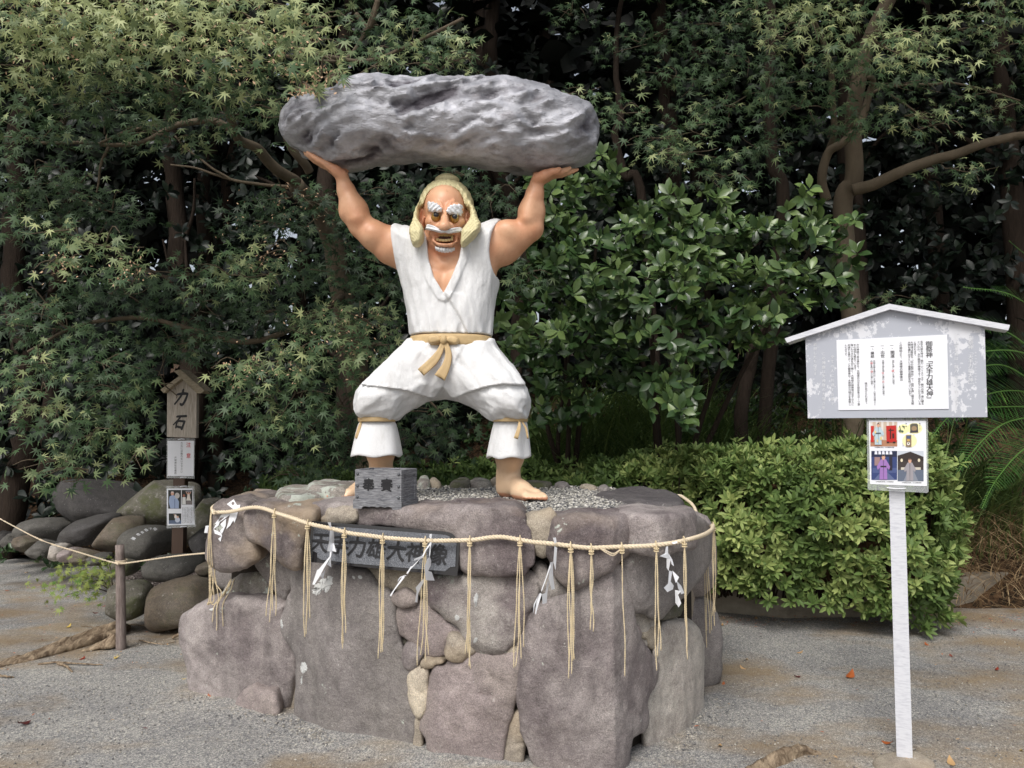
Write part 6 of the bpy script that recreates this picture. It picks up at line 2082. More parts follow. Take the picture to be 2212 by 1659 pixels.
river('large dark grey boulder standing at the back, under the overhanging leaves', 790, 1130, 330, 170, 8.3, 'river_dark', .5, -.42)
river('big green-stained boulder just left of the brown sign post', 1210, 1130, 290, 165, 7.9, 'stone_moss', .5)
river('mossy green boulder behind the brown sign post, to its right', 1545, 1270, 165, 170, 7.2, 'stone_moss', .4)
river('long low grey boulder at the left, behind the kerb stones', 330, 1325, 178, 85, 7.9, 'river_grey', .35)
river('smooth dark boulder leaning in front of the large dark one', 660, 1335, 212, 100, 7.3, 'river_dark', .3, .35)
river('brown boulder between the smooth dark one and the lettered one', 905, 1350, 178, 118, 7.0, 'river_brown', .3, .15)
txt_o, txt_P = river('grey-brown boulder with white painted characters on its top', 1095, 1420, 182, 122, 6.6, 'river_grey', .30, 0, lump=.03)
river('low grey-brown boulder in front of the lettered one, crossed by the post', 1290, 1600, 192, 95, 6.15, 'river_grey', .26)
river('big smooth brown boulder nearest the pedestal\'s lower left', 1400, 395, 262, 185, 5.75, 'river_brown', .36, .12, 'G', lump=.03)
river('squat yellowish mossy boulder just right of the round post', 980, 375, 150, 140, 5.55, 'stone_moss', .2, 0, 'G')
river('small grey stone between the mossy boulder and the brown boulder', 1200, 350, 60, 75, 6.0, 'river_grey', .12, 0, 'G')
river('grey-green stone behind the round post', 900, 1605, 100, 60, 6.3, 'stone_moss', .15)
river('dark sloping boulder at the pedestal\'s left side', 1560, 1420, 110, 120, 6.6, 'river_dark', .3, .4)
river('tan stone tucked beside the pedestal, behind the straw strands', 1560, 1600, 80, 50, 5.9, 'river_brown', .2)
kl = [(-90, 1390, 80, 62, 8.6, 'river_dark', 'darkest kerb stone, cut off by the left edge'), (22, 1400, 75, 60, 8.2, 'river_dark', 'dark kerb stone next to the left edge'), (105, 1410, 68, 60, 7.9, 'river_grey', 'rounded grey kerb stone, third from the left'),
      (215, 1420, 92, 58, 7.6, 'river_brown', 'brownish kerb stone below the long low boulder'), (310, 1470, 100, 68, 7.2, 'river_grey', 'broad angular grey kerb stone'),
      (440, 1490, 68, 62, 6.95, 'stone_light', 'pale angular kerb stone'), (520, 1508, 56, 48, 6.8, 'stone_pink', 'small pale pinkish kerb stone'), (630, 1520, 115, 52, 6.65, 'river_brown', 'long ochre kerb stone'),
      (740, 1540, 60, 40, 6.5, 'river_grey', 'last small kerb stone before the round post')]
for cx, cy, rx, rz, Yc, mt, lb in kl:
    river(lb, cx, cy, rx, rz, Yc, mt, .16, 0, 'L', name='kerb_stone', group='kerb stones round the stone garden', lump=.10)
# white brushed characters on the lettered stone
fr_t = None
mb = MB()
tr_ = BVHTree.FromPolygons([Vector(v) for v in txt_P.reshape(-1, 3)], [(i * 44 + j, (i + 1) * 44 + j, (i + 1) * 44 + (j + 1) % 44, i * 44 + (j + 1) % 44) for i in range(25) for j in range(44)])
for ch, x, y, s_z, rt in (('福', 1143, 1322, 34, -.9), ('大', 1110, 1318, 30, -.9), ('関', 1078, 1330, 32, -.8), ('岩', 1050, 1346, 28, -.75), ('部', 1020, 1362, 30, -.7), ('屋', 985, 1392, 36, -.6)):
    V, F = glyph(ch)
    for hx_ in (-.02, .02):
        xx_, yy2 = V[:, 0] + hx_, V[:, 1] * .8
        c, s = math.cos(rt), math.sin(rt)
        pts = []
        for p, q in zip(xx_ * c - yy2 * s, xx_ * s + yy2 * c):
            u, v = zp('L', [(x + p * s_z, y - q * s_z * .7)])[0]
            loc, nrm, _, _ = tr_.ray_cast(Vector((0, 0, 1.5)), Vector(ray(u, v)))
            if loc is None: loc = Vector(at(u, v, 6.6))
            pts.append(np.array(loc) + np.array([0, -.002, .003 + hx_ * .02]))
        mb.add(pts, F)
tt = mb.build('painted_lettering', M['white_paint'], txt_o)

# ---- little wooden post with a thin rope
pz_ = onz(262, 1402)
wp = Mat('weathered_round_post', .85, .3)
g1 = wp.noise(9, 6, .7, wp.coord((9, 9, .9)), .5)
wp.color(wp.mix(wp.ramp(g1, [(.35, BW0), (.65, BW1)]), lin(96, 84, 80), lin(146, 134, 128))); wp.bump(g1, .5, .004)
tp = at(258.5, 1177, pz_[1])
postt = thing('wooden_post', 'short round weathered wooden post carrying a thin rope, beside the root at the left', 'post', tuple(pz_))
mb = MB()
mb.tube(spline([pz_ + [0, 0, -.05], (pz_ + tp) / 2 + [.002, 0, 0], tp], 12), np.linspace(.033, .028, 12), 18)
mb.build('stake', wp.m, postt, True)
mb = MB()
wr = at(262, 1214, pz_[1])
for dz in (-.004, .006, .014):
    a = np.linspace(0, 2 * math.pi, 20)
    mb.tube(np.column_stack([wr[0] + .034 * np.cos(a), wr[1] + .034 * np.sin(a), wr[2] + dz + .003 * np.sin(a)]), .0035, 5)
mb.build('lashing', M['straw'], postt, True)
tr = [at(-40, 1105, 7.6), at(0, 1121, 7.3), at(88, 1166, 6.3), at(176, 1195, 5.6), wr + [-.03, -.03, 0], wr + [.03, -.03, -.004], at(381, 1201, 5.1), at(451, 1194, 4.95), at(475, 1190, 5.0)]
pts = spline(tr, 420)
o = twisted('thin_rope', pts, .0062, 2, .022, M['straw'], None, 5)
o['label'] = 'thin straw rope strung low from the left edge past the round post to the pedestal'; o['category'] = 'rope'

# ---- surface root
rt = Mat('root_bark', .9, .2)
g1 = rt.noise(7, 6, .7, rt.coord((5, 1.4, 3)), .8)
rt.color(rt.mix(rt.ramp(g1, [(.38, BW0), (.62, BW1)]), lin(104, 88, 72), lin(170, 152, 128))); rt.bump(g1, 1.0, .02)
M['root'] = rt.m


def root_mesh(name, ctr, wid, hgt, label, cat, n=60, m_=22, sd_=1.0):
    c = spline(ctr, n)
    w = np.interp(np.linspace(0, 1, n), np.linspace(0, 1, len(wid)), wid)
    h_ = np.interp(np.linspace(0, 1, n), np.linspace(0, 1, len(hgt)), hgt)
    T = np.gradient(c, axis=0); T /= np.linalg.norm(T, axis=1)[:, None]
    Sd = np.cross(T, [0, 0, 1.0])
    V = []
    for i in range(n):
        for j in range(m_):
            a = j / m_ * 2 * math.pi
            rr = 1 + .22 * math.sin(3 * a + i * .07 * sd_) + .12 * math.sin(5 * a + 1 + i * .13)
            V.append(c[i] + Sd[i] * w[i] * math.cos(a) * rr + np.array([0, 0, h_[i] * math.sin(a) * rr]))
    V = np.array(V)
    V += (fbm(V, 16, 3, sd_)[:, None]) * np.minimum(.012, np.repeat(w, m_)[:, None] * .3)
    F = [(i * m_ + j, i * m_ + (j + 1) % m_, (i + 1) * m_ + (j + 1) % m_, (i + 1) * m_ + j) for i in range(n - 1) for j in range(m_)]
    F += [tuple(range(m_ - 1, -1, -1)), tuple(range((n - 1) * m_, n * m_))]
    mid_ = c[n // 2]
    return ob(name, mesh(name, V, F, True, M['root']), loc=(mid_[0], mid_[1], 0), label=label, cat=cat)


g_ = lambda x, y, z=0.0: onz(*zp('G', [(x, y)])[0], z)
root_mesh('surface_root', [g_(-120, 950), g_(0, 885), g_(250, 815, .01), g_(500, 735, .02), g_(750, 655, .03), g_(870, 620, .035), g_(980, 590, .0)],
          [.012, .030, .042, .052, .058, .055, .02], [.012, .022, .030, .040, .050, .052, .015], 'thick bare tree root surfacing from the gravel beside the round post', 'root')
root_mesh('surface_root', [g_(620, 775), g_(760, 735, .015), g_(850, 700, .04), g_(885, 655, .04)], [.01, .035, .045, .03], [.01, .03, .05, .03], 'broken stub of root against the foot of the round post', 'root', 30, 16, 2.0)
k_ = lambda x, y, z=0.0: onz(*zp('K', [(x, y)])[0], z)
root_mesh('surface_root', [k_(400, 1440), k_(560, 1372, .0), k_(680, 1310, .012), k_(800, 1270, .012), k_(930, 1300, -.005)], [.01, .03, .035, .03, .01], [.012, .025, .032, .025, .01],
          'pale splintered root in the gravel at the bottom edge, left of the sign post', 'root', 40, 16, 3.0)
tw = [('pale twig lying across the gravel below the thick root', [g_(290, 880), g_(430, 862, .012), g_(600, 872, .012), g_(785, 884)], .007), ('short thick twig leaning on the lower left boulder', [g_(1310, 680), g_(1380, 645, .02), g_(1460, 610, .04)], .011),
      ('thin crooked twig right of the round post', [g_(1060, 692), g_(1150, 712, .01), g_(1240, 722, .01), g_(1335, 706)], .005), ('flat splinter of bark below the pale twig', [g_(440, 875), g_(500, 895, .012), g_(550, 940)], .010),
      ('thin twig touching the mossy boulder', [g_(950, 568), g_(1080, 578, .012), g_(1190, 565)], .005), ('forked pale twig at the left edge', [g_(-20, 960), g_(50, 972, .01), g_(105, 980)], .008),
      ('thin curved twig lying above the thick root', [g_(615, 582), g_(700, 590, .008), g_(745, 612)], .004)]
for lb, pts, r_ in tw:
    mb = MB(); p = spline([np.array(q) + [0, 0, r_] for q in pts], 20); p += rng.normal(0, .0015, p.shape)
    mb.tube(p, np.linspace(r_, r_ * .5, 20), 7)
    o = mb.build('twig', M['root'], None, True); o['label'] = lb; o['category'] = 'twig'; o['group'] = 'twigs on the gravel'

# ---- low concrete kerb behind the hedge
cm = Mat('old_concrete', .9, .25)
cm.color(cm.mix(cm.ramp(cm.noise(3, 6, .65, cm.coord((1, 1, 2))), [(.35, BW0), (.65, BW1)]), lin(118, 110, 98), lin(158, 150, 136))); cm.bump(cm.noise(40, 5, .7), .5, .008)
kb = [onz(1470, 1312), onz(1560, 1324), onz(1700, 1334), onz(1880, 1332), onz(2060, 1312), onz(2212, 1292), onz(2420, 1268), onz(2800, 1240)]
mb = MB()
n_ = len(kb)
Vk = []
for p in kb:
    Vk += [p + [0, 0, -.05], p + [0, .0, .225], p + [0, .012, .238], p + [0, .13, .24], p + [0, .13, -.05]]
mb.add(Vk, [(i * 5 + j, i * 5 + j + 1, (i + 1) * 5 + j + 1, (i + 1) * 5 + j) for i in range(n_ - 1) for j in range(4)] + [(4, 3, 2, 1, 0)])
o = mb.build('kerb_wall', cm.m, None, False); o['label'] = 'low stained concrete kerb wall behind the hedge at the right'; o['category'] = 'kerb'

# ---- fallen leaves
LEAFM = {'red': plain('red_brown_leaf', lin(132, 50, 32), .5), 'orange': plain('orange_brown_leaf', lin(176, 96, 50), .5), 'tan': plain('tan_leaf', lin(186, 150, 104), .6), 'yellow': plain('yellow_leaf', lin(206, 178, 92), .5),
         'dark': plain('dark_red_leaf', lin(92, 44, 44), .5)}


def leaf_tpl(kind):
    if kind == 'maple':
        ang = [-128, -84, -42, 0, 42, 84, 128]; ln = [.42, .72, .94, 1.0, .94, .72, .42]
        V = [(0, 0, .03)]
        for k in range(7):
            a = R(ang[k]); V.append((math.sin(a) * ln[k], math.cos(a) * ln[k], -.22 * ln[k] ** 2))
        for k in range(6):
            a = R((ang[k] + ang[k + 1]) / 2); r_ = .25; V.append((math.sin(a) * r_, math.cos(a) * r_, .0))
        V.append((-.06, -.10, 0)); V.append((.06, -.10, 0))
        F = []
        for k in range(7):
            l_ = 14 if k == 0 else 7 + k
            r_ = 15 if k == 6 else 8 + k
            F += [(0, l_, 1 + k), (0, 1 + k, r_)]
        return np.array(V, dtype=float), np.array(F)
    if kind == 'broad':
        rows = [(0, 0), (.16, .10), (.36, .20), (.58, .235), (.80, .15), (1.0, 0)]
        V = [(0, 0, 0)]
        for y, w in rows[1:-1]: V += [(-w, y, .05 * w * 5 - .10 * y * y), (0, y, -.10 * y * y), (w, y, .05 * w * 5 - .10 * y * y)]
        V.append((0, 1.0, -.14))
        F = [(0, 2, 1), (0, 3, 2)]
        for k in range(3):
            b = 1 + 3 * k
            F += [(b, b + 1, b + 4), (b, b + 4, b + 3), (b + 1, b + 2, b + 5), (b + 1, b + 5, b + 4)]
        F += [(10, 11, 13), (11, 12, 13)]
        return np.array(V, dtype=float), np.array(F)
    # small
    V = [(0, 0, 0), (-.17, .45, .04), (0, .5, -.01), (.17, .45, .04), (-.12, .8, .0), (.12, .8, .0), (0, 1.0, -.08)]
    F = [(0, 2, 1), (0, 3, 2), (1, 2, 4), (2, 3, 5), (2, 6, 4), (2, 5, 6)]
    return np.array(V, dtype=float), np.array(F)


fl_list = [('G', 395, 440, 'red', .035, 'broad'), ('G', 790, 418, 'red', .045, 'broad'), ('G', 725, 472, 'red', .05, 'broad'), ('G', 520, 573, 'yellow', .055, 'broad'), ('G', 625, 815, 'red', .05, 'broad'), ('G', 900, 808, 'yellow', .04, 'maple'),
           ('G', 185, 1305, 'dark', .08, 'broad'), ('G', 1605, 1107, 'orange', .06, 'broad'), ('G', 1398, 968, 'yellow', .03, 'broad'), ('G', 55, 300, 'orange', .04, 'broad'), ('G', 200, 165, 'tan', .05, 'broad'), ('G', 515, 345, 'orange', .04, 'broad'),
           ('K', 235, 717, 'orange', .075, 'broad'), ('K', 455, 682, 'tan', .045, 'broad'), ('K', 432, 740, 'tan', .05, 'broad'), ('K', 305, 838, 'orange', .045, 'broad'), ('K', 193, 935, 'red', .03, 'broad'), ('K', 790, 640, 'tan', .05, 'broad'),
           ('K', 775, 792, 'dark', .055, 'broad'), ('K', 1110, 788, 'orange', .10, 'broad'), ('K', 1598, 590, 'orange', .05, 'broad'), ('K', 1750, 660, 'red', .04, 'broad'), ('K', 2040, 745, 'red', .045, 'broad'), ('K', 1745, 482, 'red', .035, 'broad'),
           ('K', 1560, 1320, 'tan', .06, 'broad'), ('K', 1751, 1335, 'tan', .07, 'broad'), ('K', 1345, 1210, 'orange', .06, 'broad'), ('K', 2195, 1257, 'yellow', .035, 'broad'), ('K', 285, 1222, 'tan', .04, 'broad'), ('K', 2155, 500, 'red', .04, 'broad'),
           ('K', 515, 425, 'tan', .05, 'broad'), ('K', 300, 465, 'tan', .04, 'broad')]
xl = np.concatenate([rng.uniform(1.2, 4.6, 420), rng.uniform(-4.5, -1.9, 160), rng.uniform(-3, 3.5, 60)])
yl = np.concatenate([5.95 - .05 * rng.normal(size=420) + rng.exponential(.12, 420) * -1, rng.uniform(4.6, 7.2, 160), rng.uniform(2.9, 5.2, 60)])
Vb, Fb_ = leaf_tpl('small')
Vl, Fl, Ml = [], [], []
mb = MB()
for x_, y_ in zip(xl, yl):
    if -1.8 < x_ < 1.2 and y_ > wallY(x_) - .05: continue
    a_ = rng.uniform(0, 6.28); z_ = rng.uniform(.012, .034)
    W_l = Vb * z_
    mb.add(np.stack([W_l[:, 0] * math.cos(a_) - W_l[:, 1] * math.sin(a_) + x_, W_l[:, 0] * math.sin(a_) + W_l[:, 1] * math.cos(a_) + y_, W_l[:, 2] + .016], 1), Fb_, int(rng.integers(3)))
mb.build('leaf_litter', [LEAFM['tan'], LEAFM['dark'], LEAFM['orange']], None, False, kind='stuff')
cn = {'red': 'red-brown', 'orange': 'orange-brown', 'tan': 'pale tan', 'yellow': 'yellow', 'dark': 'dark red'}
def lf_place(tg, x, y):
    if tg == 'G': return {55: 'on the far gravel at the left edge', 200: 'on the far gravel under the kerb stones', 515: 'at the lower edge of the maple seedling'}.get(x, 'on the gravel left of the pedestal')
    return {455: 'just above its paler twin near the granite block', 432: 'right of the long orange leaf by the granite block', 305: 'on the tan dirt right of the granite block', 193: 'close against the granite block',
            790: 'midway between pedestal and hedge, below the hedge', 775: 'left of the largest orange leaf', 1750: 'on damp gravel right of the post', 2040: 'near the right edge of the photo', 1745: 'close to the kerb wall, right of the post',
            1560: 'touching the footing stone of the post', 1751: 'right of the footing stone of the post', 1345: 'left of the post foot', 2195: 'at the lower right corner', 285: 'on the gravel near the bottom, right of the pedestal', 2155: 'far right below the kerb wall',
            515: 'under the left end of the hedge', 300: 'just off the pedestal under the rope ends'}.get(x, 'on the gravel right of the pedestal')


near_txt = {('G', 395): 'on the grey gravel above the thick root', ('G', 790): 'beside the maple seedling', ('G', 725): 'just below the maple seedling', ('G', 520): 'above the thick root', ('G', 625): 'just below the thick root',
            ('G', 900): 'at the foot of the round post', ('G', 185): 'alone on the gravel at the lower left', ('G', 1605): 'just left of the squat lower left boulder\'s foot', ('G', 1398): 'between the twigs and the squat boulder',
            ('K', 235): 'just right of the pale granite block', ('K', 1110): 'largest on the gravel between pedestal and sign post', ('K', 1598): 'right of the sign post below the hedge'}
tpls = {k: leaf_tpl(k) for k in ('maple', 'broad', 'small')}
for i, (tg, x, y, c_k, sz, kd) in enumerate(fl_list):
    p = onz(*zp(tg, [(x, y)])[0], .016)
    V, F = tpls[kd]
    a = rng.uniform(0, 2 * math.pi)
    c, s = math.cos(a), math.sin(a)
    W2 = V - [0, .5, 0]
    W2 = W2 * [sz, sz, sz * rng.uniform(1.2, 2.4)]
    W2[:, 2] -= W2[:, 2].min()
    W3 = np.stack([W2[:, 0] * c - W2[:, 1] * s, W2[:, 0] * s + W2[:, 1] * c, W2[:, 2] * -1 + W2[:, 2].max()], 1) + p - [0, 0, .012]
    d = near_txt.get((tg, x), (lf_place(tg, x, y)))
    ob('fallen_leaf', mesh('fallen_leaf', W3, F, True, LEAFM[c_k]), loc=tuple(p), label='%s fallen leaf lying %s' % (cn[c_k], d), cat='leaf', group='fallen leaves on the gravel')
p = onz(1000, 1081, 1.112)
V, F = tpls['broad']
ob('fallen_leaf', mesh('fallen_leaf', V * [.07, .07, .15] @ np.array(Matrix.Rotation(1.3, 3, 'Z')).T + p, F, True, LEAFM['red']), loc=tuple(p), label='curled red-brown leaf lying on the pedestal gravel between the feet', cat='leaf')
p = onz(1276, 1090, 1.112)
# ================================================================== foliage
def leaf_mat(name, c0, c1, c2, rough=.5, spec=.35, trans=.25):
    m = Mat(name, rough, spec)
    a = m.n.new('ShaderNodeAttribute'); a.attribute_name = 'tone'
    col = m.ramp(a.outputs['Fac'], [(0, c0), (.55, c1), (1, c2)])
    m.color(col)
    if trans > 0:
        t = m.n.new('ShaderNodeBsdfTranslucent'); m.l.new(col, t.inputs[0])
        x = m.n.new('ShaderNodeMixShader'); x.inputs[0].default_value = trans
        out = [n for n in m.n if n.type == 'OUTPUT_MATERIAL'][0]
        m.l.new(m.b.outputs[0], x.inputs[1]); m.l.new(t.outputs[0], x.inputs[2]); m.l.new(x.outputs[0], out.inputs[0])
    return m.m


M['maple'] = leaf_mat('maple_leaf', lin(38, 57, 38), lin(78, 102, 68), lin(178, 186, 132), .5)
M['maple_far'] = leaf_mat('maple_leaf_dark', lin(34, 54, 38), lin(56, 82, 54), lin(92, 116, 72), .6)
M['glossy'] = leaf_mat('glossy_leaf', lin(26, 44, 25), lin(56, 80, 44), lin(118, 140, 80), .32, .5, .12)
M['azalea'] = leaf_mat('azalea_leaf', lin(46, 68, 34), lin(100, 124, 66), lin(176, 188, 116), .55, .3, .2)
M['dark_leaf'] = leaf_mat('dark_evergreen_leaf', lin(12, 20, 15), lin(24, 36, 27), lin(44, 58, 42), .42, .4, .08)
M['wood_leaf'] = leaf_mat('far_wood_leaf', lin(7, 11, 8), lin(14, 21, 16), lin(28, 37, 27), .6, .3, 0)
M['grass'] = leaf_mat('grass_blade', lin(38, 58, 34), lin(72, 96, 54), lin(120, 138, 80), .5, .3, .2)
M['dry'] = leaf_mat('dry_grass', lin(96, 74, 54), lin(146, 122, 92), lin(190, 168, 132), .8, .2, .1)
M['cycad'] = leaf_mat('cycad_leaflet', lin(30, 58, 30), lin(58, 96, 44), lin(104, 142, 66), .35, .45, .15)
M['samara'] = plain('maple_seed', lin(196, 164, 132), .6)
bk = Mat('branch_bark', .85, .25); bk.color(bk.mix(bk.noise(14, 5, .6, bk.coord((1, 1, .4))), lin(74, 66, 54), lin(112, 100, 84))); bk.bump(bk.noise(30, 5), .5, .008)
M['bark'] = bk.m
bd2 = Mat('dark_bark', .9, .2); bd2.color(bd2.mix(bd2.noise(12, 5, .6, bd2.coord((3, 3, .5))), lin(32, 26, 22), lin(62, 52, 44))); bd2.bump(bd2.noise(18, 5, .6, bd2.coord((3, 3, .5))), .8, .02)
M['bark_dark'] = bd2.m


def unit(v): return v / (np.linalg.norm(v, axis=-1, keepdims=True) + 1e-9)


def frames(N, D):
    """rotation matrices (x across, y towards the tip, z leaf normal) from normals and wished tip directions"""
    N = unit(N)
    D = D - N * (D * N).sum(-1, keepdims=True); D = unit(D)
    X_ = np.cross(D, N)
    return np.stack([X_, D, N], -1)


def leaf_mesh(name, P_, Fr, sc, tone, kind, mat, wide=1.0):
    Vt, Ft = tpls[kind]
    Vt = Vt * [wide, 1, 1]
    n = len(P_)
    V = np.einsum('nij,kj->nki', Fr, Vt) * sc[:, None, None] + P_[:, None, :]
    F = (Ft[None] + (np.arange(n) * len(Vt))[:, None, None]).reshape(-1, 3)
    me = mesh(name, V.reshape(-1, 3), F, False, mat)
    a = me.attributes.new('tone', 'FLOAT', 'POINT'); a.data.foreach_set('value', np.repeat(tone, len(Vt)).astype(np.float32))
    return me


def in_frame(P_):
    y = P_[:, 1]
    z = P_[:, 2] - 1.5
    fwd = y * CP + z * SP; up = -y * SP + z * CP
    u = 1106 + P_[:, 0] / fwd * FPX; v = 829.5 - up / fwd * FPX
    return (fwd > .5) & (u > 0) & (u < 2212) & (v > 0) & (v < 1659), u, v, fwd


def foliage(root, P_, Fr, sc, tone, kind, mat, singles=300, wide=1.0, name='foliage', leafname='leaf'):
    """the leaves that show largest become parts of their own, the rest one mesh of leaves"""
    P_, sc, tone = np.asarray(P_), np.asarray(sc), np.clip(np.asarray(tone), 0, 1)
    idx = np.zeros(len(P_), dtype=bool)
    if singles:
        inf, u, v, fw = in_frame(P_)
        size = np.where(inf, sc / fw, 0)
        pick = np.argsort(-size)[:singles]
        pick = pick[size[pick] > 0]
        idx[pick] = True
        bins = [.12, .32, .5, .68, .9]
        Vt, Ft = tpls[kind]
        tm_ = []
        for b in bins:
            me = mesh(leafname, Vt * [wide, 1, 1], Ft, False, mat)
            a = me.attributes.new('tone', 'FLOAT', 'POINT'); a.data.foreach_set('value', np.full(len(Vt), b, dtype=np.float32))
            me['local'] = 1
            tm_.append(me)
        rl = Vector(root.location)
        for i in pick:
            o = bpy.data.objects.new(leafname, tm_[int(np.argmin([abs(tone[i] - b) for b in bins]))])
            COL.objects.link(o); o.parent = root
            m4 = Matrix([list(r) + [0] for r in Fr[i] * sc[i]] + [[0, 0, 0, 1]])
            m4.translation = Vector(P_[i]) - rl
            o.matrix_basis = m4
    r_ = ~idx
    if r_.any():
        ob(name, leaf_mesh(name, P_[r_], Fr[r_], sc[r_], tone[r_], kind, mat, wide), root, kind='stuff')


def pads_to_leaves(pads, size, cover=2.2, thick=.16, lit=0.0, leafpx=250.0, up=.55, cam=.6, jit=.45, sizevar=.22):
    """flat drooping tiers of leaves, each pad (u, v, ru, rv, Y[, tone]) in the picture"""
    Ps, Ns, Ds, Ts, Ss = [], [], [], [], []
    for pd in pads:
        u, v, ru, rv, Y = pd[:5]
        tb = pd[5] if len(pd) > 5 else 0.0
        k = Y / FPX
        scpx = (size / k) ** 2 * 1.25
        n = int(math.pi * ru * rv * cover / scpx)
        r = np.sqrt(rng.uniform(0, 1, n)) * rng.uniform(.75, 1.18, n); a = rng.uniform(0, 2 * math.pi, n)
        # ragged outline
        lob = 1 + .22 * np.sin(a * 3 + u) + .16 * np.sin(a * 5 + v) + .10 * np.sin(a * 9 + u * .3)
        px, py = r * np.cos(a) * ru * lob, r * np.sin(a) * rv * lob
        dep = rng.normal(0, thick, n) - .0 + (-(py / rv)) * .22 * (rv * k)
        C_ = at(u, v, Y)
        P_ = C_ + np.stack([px * k, dep - .10 * (py / rv), -py * k + .03 * rng.normal(size=n)], 1)
        P_[:, 2] -= .06 * (px / ru) ** 2
        N = np.tile([0, -cam, up], (n, 1)) + rng.normal(0, jit, (n, 3))
        out = np.stack([px / ru, -.35 + rng.normal(0, .3, n), -py / rv * .5 - .55], 1) + rng.normal(0, .45, (n, 3))
        Ps.append(P_); Ns.append(N); Ds.append(out)
        Ts.append(.45 + tb * 1.35 + rng.normal(0, .16, n) - .18 * (py / rv) * .5)  # tone carries painted light too: sunlit tiers and pad tops paler, deep ones darker
        Ss.append(size * rng.uniform(1 - sizevar, 1 + sizevar, n))
    P_ = np.vstack(Ps)
    return P_, frames(np.vstack(Ns), np.vstack(Ds)), np.concatenate(Ss), np.concatenate(Ts)


def clear_of_things(P_, *arr):
    """no leaf grows through the little sign, the rock's right part or the statue"""
    _, u, v, fw = in_frame(P_)
    bad = ((fw < 6.5) & (u > 340) & (u < 445) & (v > 790) & (v < 1160)) | ((fw < 4.75) & (u > 765) & (u < 1320)) | ((fw < 4.75) & (u > 640) & (v > 235)) | ((fw < 4.9) & (v > 1080))
    return [P_[~bad]] + [a[~bad] for a in arr]


def branch(root, px, r0, r1, mat, name='branch', n=40, wob=.012, m_=8):
    """tapered limb through (u, v, Y) picture points"""
    p = spline([at(u, v, y) if not isinstance(u, np.ndarray) else u for u, v, y in px], n)
    p = p + fbm(p, 3.0, 2, r0 * 100)[:, None] * wob
    mb = MB(); mb.tube(p, np.linspace(r0, r1, n), m_)
    return mb.build(name, mat, root, True)


def twigs_for_pads(pads, hub, mat, root, r=.006, name='twigs'):
    mb = MB()
    for pd in pads:
        u, v, ru, rv, Y = pd[:5]
        c = at(u, v, Y); k = Y / FPX
        for q in range(4):
            a = rng.uniform(0, 2 * math.pi)
            e = c + np.array([math.cos(a) * ru * k * .85, rng.uniform(-.12, .12), -math.sin(a) * rv * k * .8])
            s = c + np.array([rng.uniform(-.2, .2) * ru * k, .10, .04])
            mdl = (s + e) / 2 + rng.normal(0, .03, 3) + [0, 0, .03]
            mb.tube(spline([s, mdl, e], 7), np.linspace(r, r * .35, 7), 4, False)
    return mb.build(name, mat, root, True, kind='stuff')


# ---- big maple hanging in from the left
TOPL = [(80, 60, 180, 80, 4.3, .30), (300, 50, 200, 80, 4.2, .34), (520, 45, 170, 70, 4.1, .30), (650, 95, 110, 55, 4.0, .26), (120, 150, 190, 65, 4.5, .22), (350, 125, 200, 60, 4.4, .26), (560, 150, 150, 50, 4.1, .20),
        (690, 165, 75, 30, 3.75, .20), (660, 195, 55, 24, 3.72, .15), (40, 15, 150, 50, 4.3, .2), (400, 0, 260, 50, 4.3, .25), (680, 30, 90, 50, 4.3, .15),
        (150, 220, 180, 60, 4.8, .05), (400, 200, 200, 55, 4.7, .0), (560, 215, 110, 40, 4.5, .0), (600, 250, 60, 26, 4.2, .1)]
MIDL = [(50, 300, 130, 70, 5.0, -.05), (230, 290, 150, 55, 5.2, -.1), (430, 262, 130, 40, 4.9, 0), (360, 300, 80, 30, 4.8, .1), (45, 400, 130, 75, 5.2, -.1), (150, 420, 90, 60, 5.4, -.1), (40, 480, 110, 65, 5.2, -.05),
        (215, 455, 110, 55, 5.6, -.12), (130, 500, 80, 40, 4.9, .15), (215, 540, 105, 50, 4.8, .14), (130, 570, 60, 40, 4.8, .12), (280, 590, 50, 35, 4.9, .1),
        (620, 430, 80, 60, 5.6, -.2), (560, 480, 110, 60, 5.8, -.18), (700, 470, 90, 70, 6.0, -.18), (570, 555, 85, 45, 5.1, .14), (490, 600, 90, 50, 5.2, .10), (560, 600, 60, 35, 5.1, .1), (640, 600, 90, 60, 5.8, -.1), (400, 600, 120, 45, 5.6, -.1),
        (400, 660, 150, 60, 5.9, -.15), (240, 640, 120, 50, 5.8, -.15), (560, 680, 110, 60, 5.9, -.15), (760, 560, 90, 70, 6.1, -.15), (820, 620, 80, 60, 6.2, -.15),
        (60, 660, 120, 55, 5.4, -.05), (120, 720, 140, 60, 5.4, -.05), (50, 800, 100, 55, 5.0, .05), (190, 790, 120, 70, 5.3, -.05), (60, 870, 70, 40, 4.9, .14), (110, 900, 100, 36, 5.0, .1), (240, 860, 100, 60, 5.3, .0),
        (340, 760, 100, 70, 5.9, -.12), (430, 740, 110, 50, 5.9, -.12), (330, 840, 70, 50, 5.8, -.12), (180, 950, 90, 45, 5.1, .05), (250, 930, 80, 60, 5.3, .05), (110, 1010, 70, 35, 5.0, .12), (290, 990, 50, 40, 5.2, .08), (160, 1030, 60, 25, 5.0, .1)]
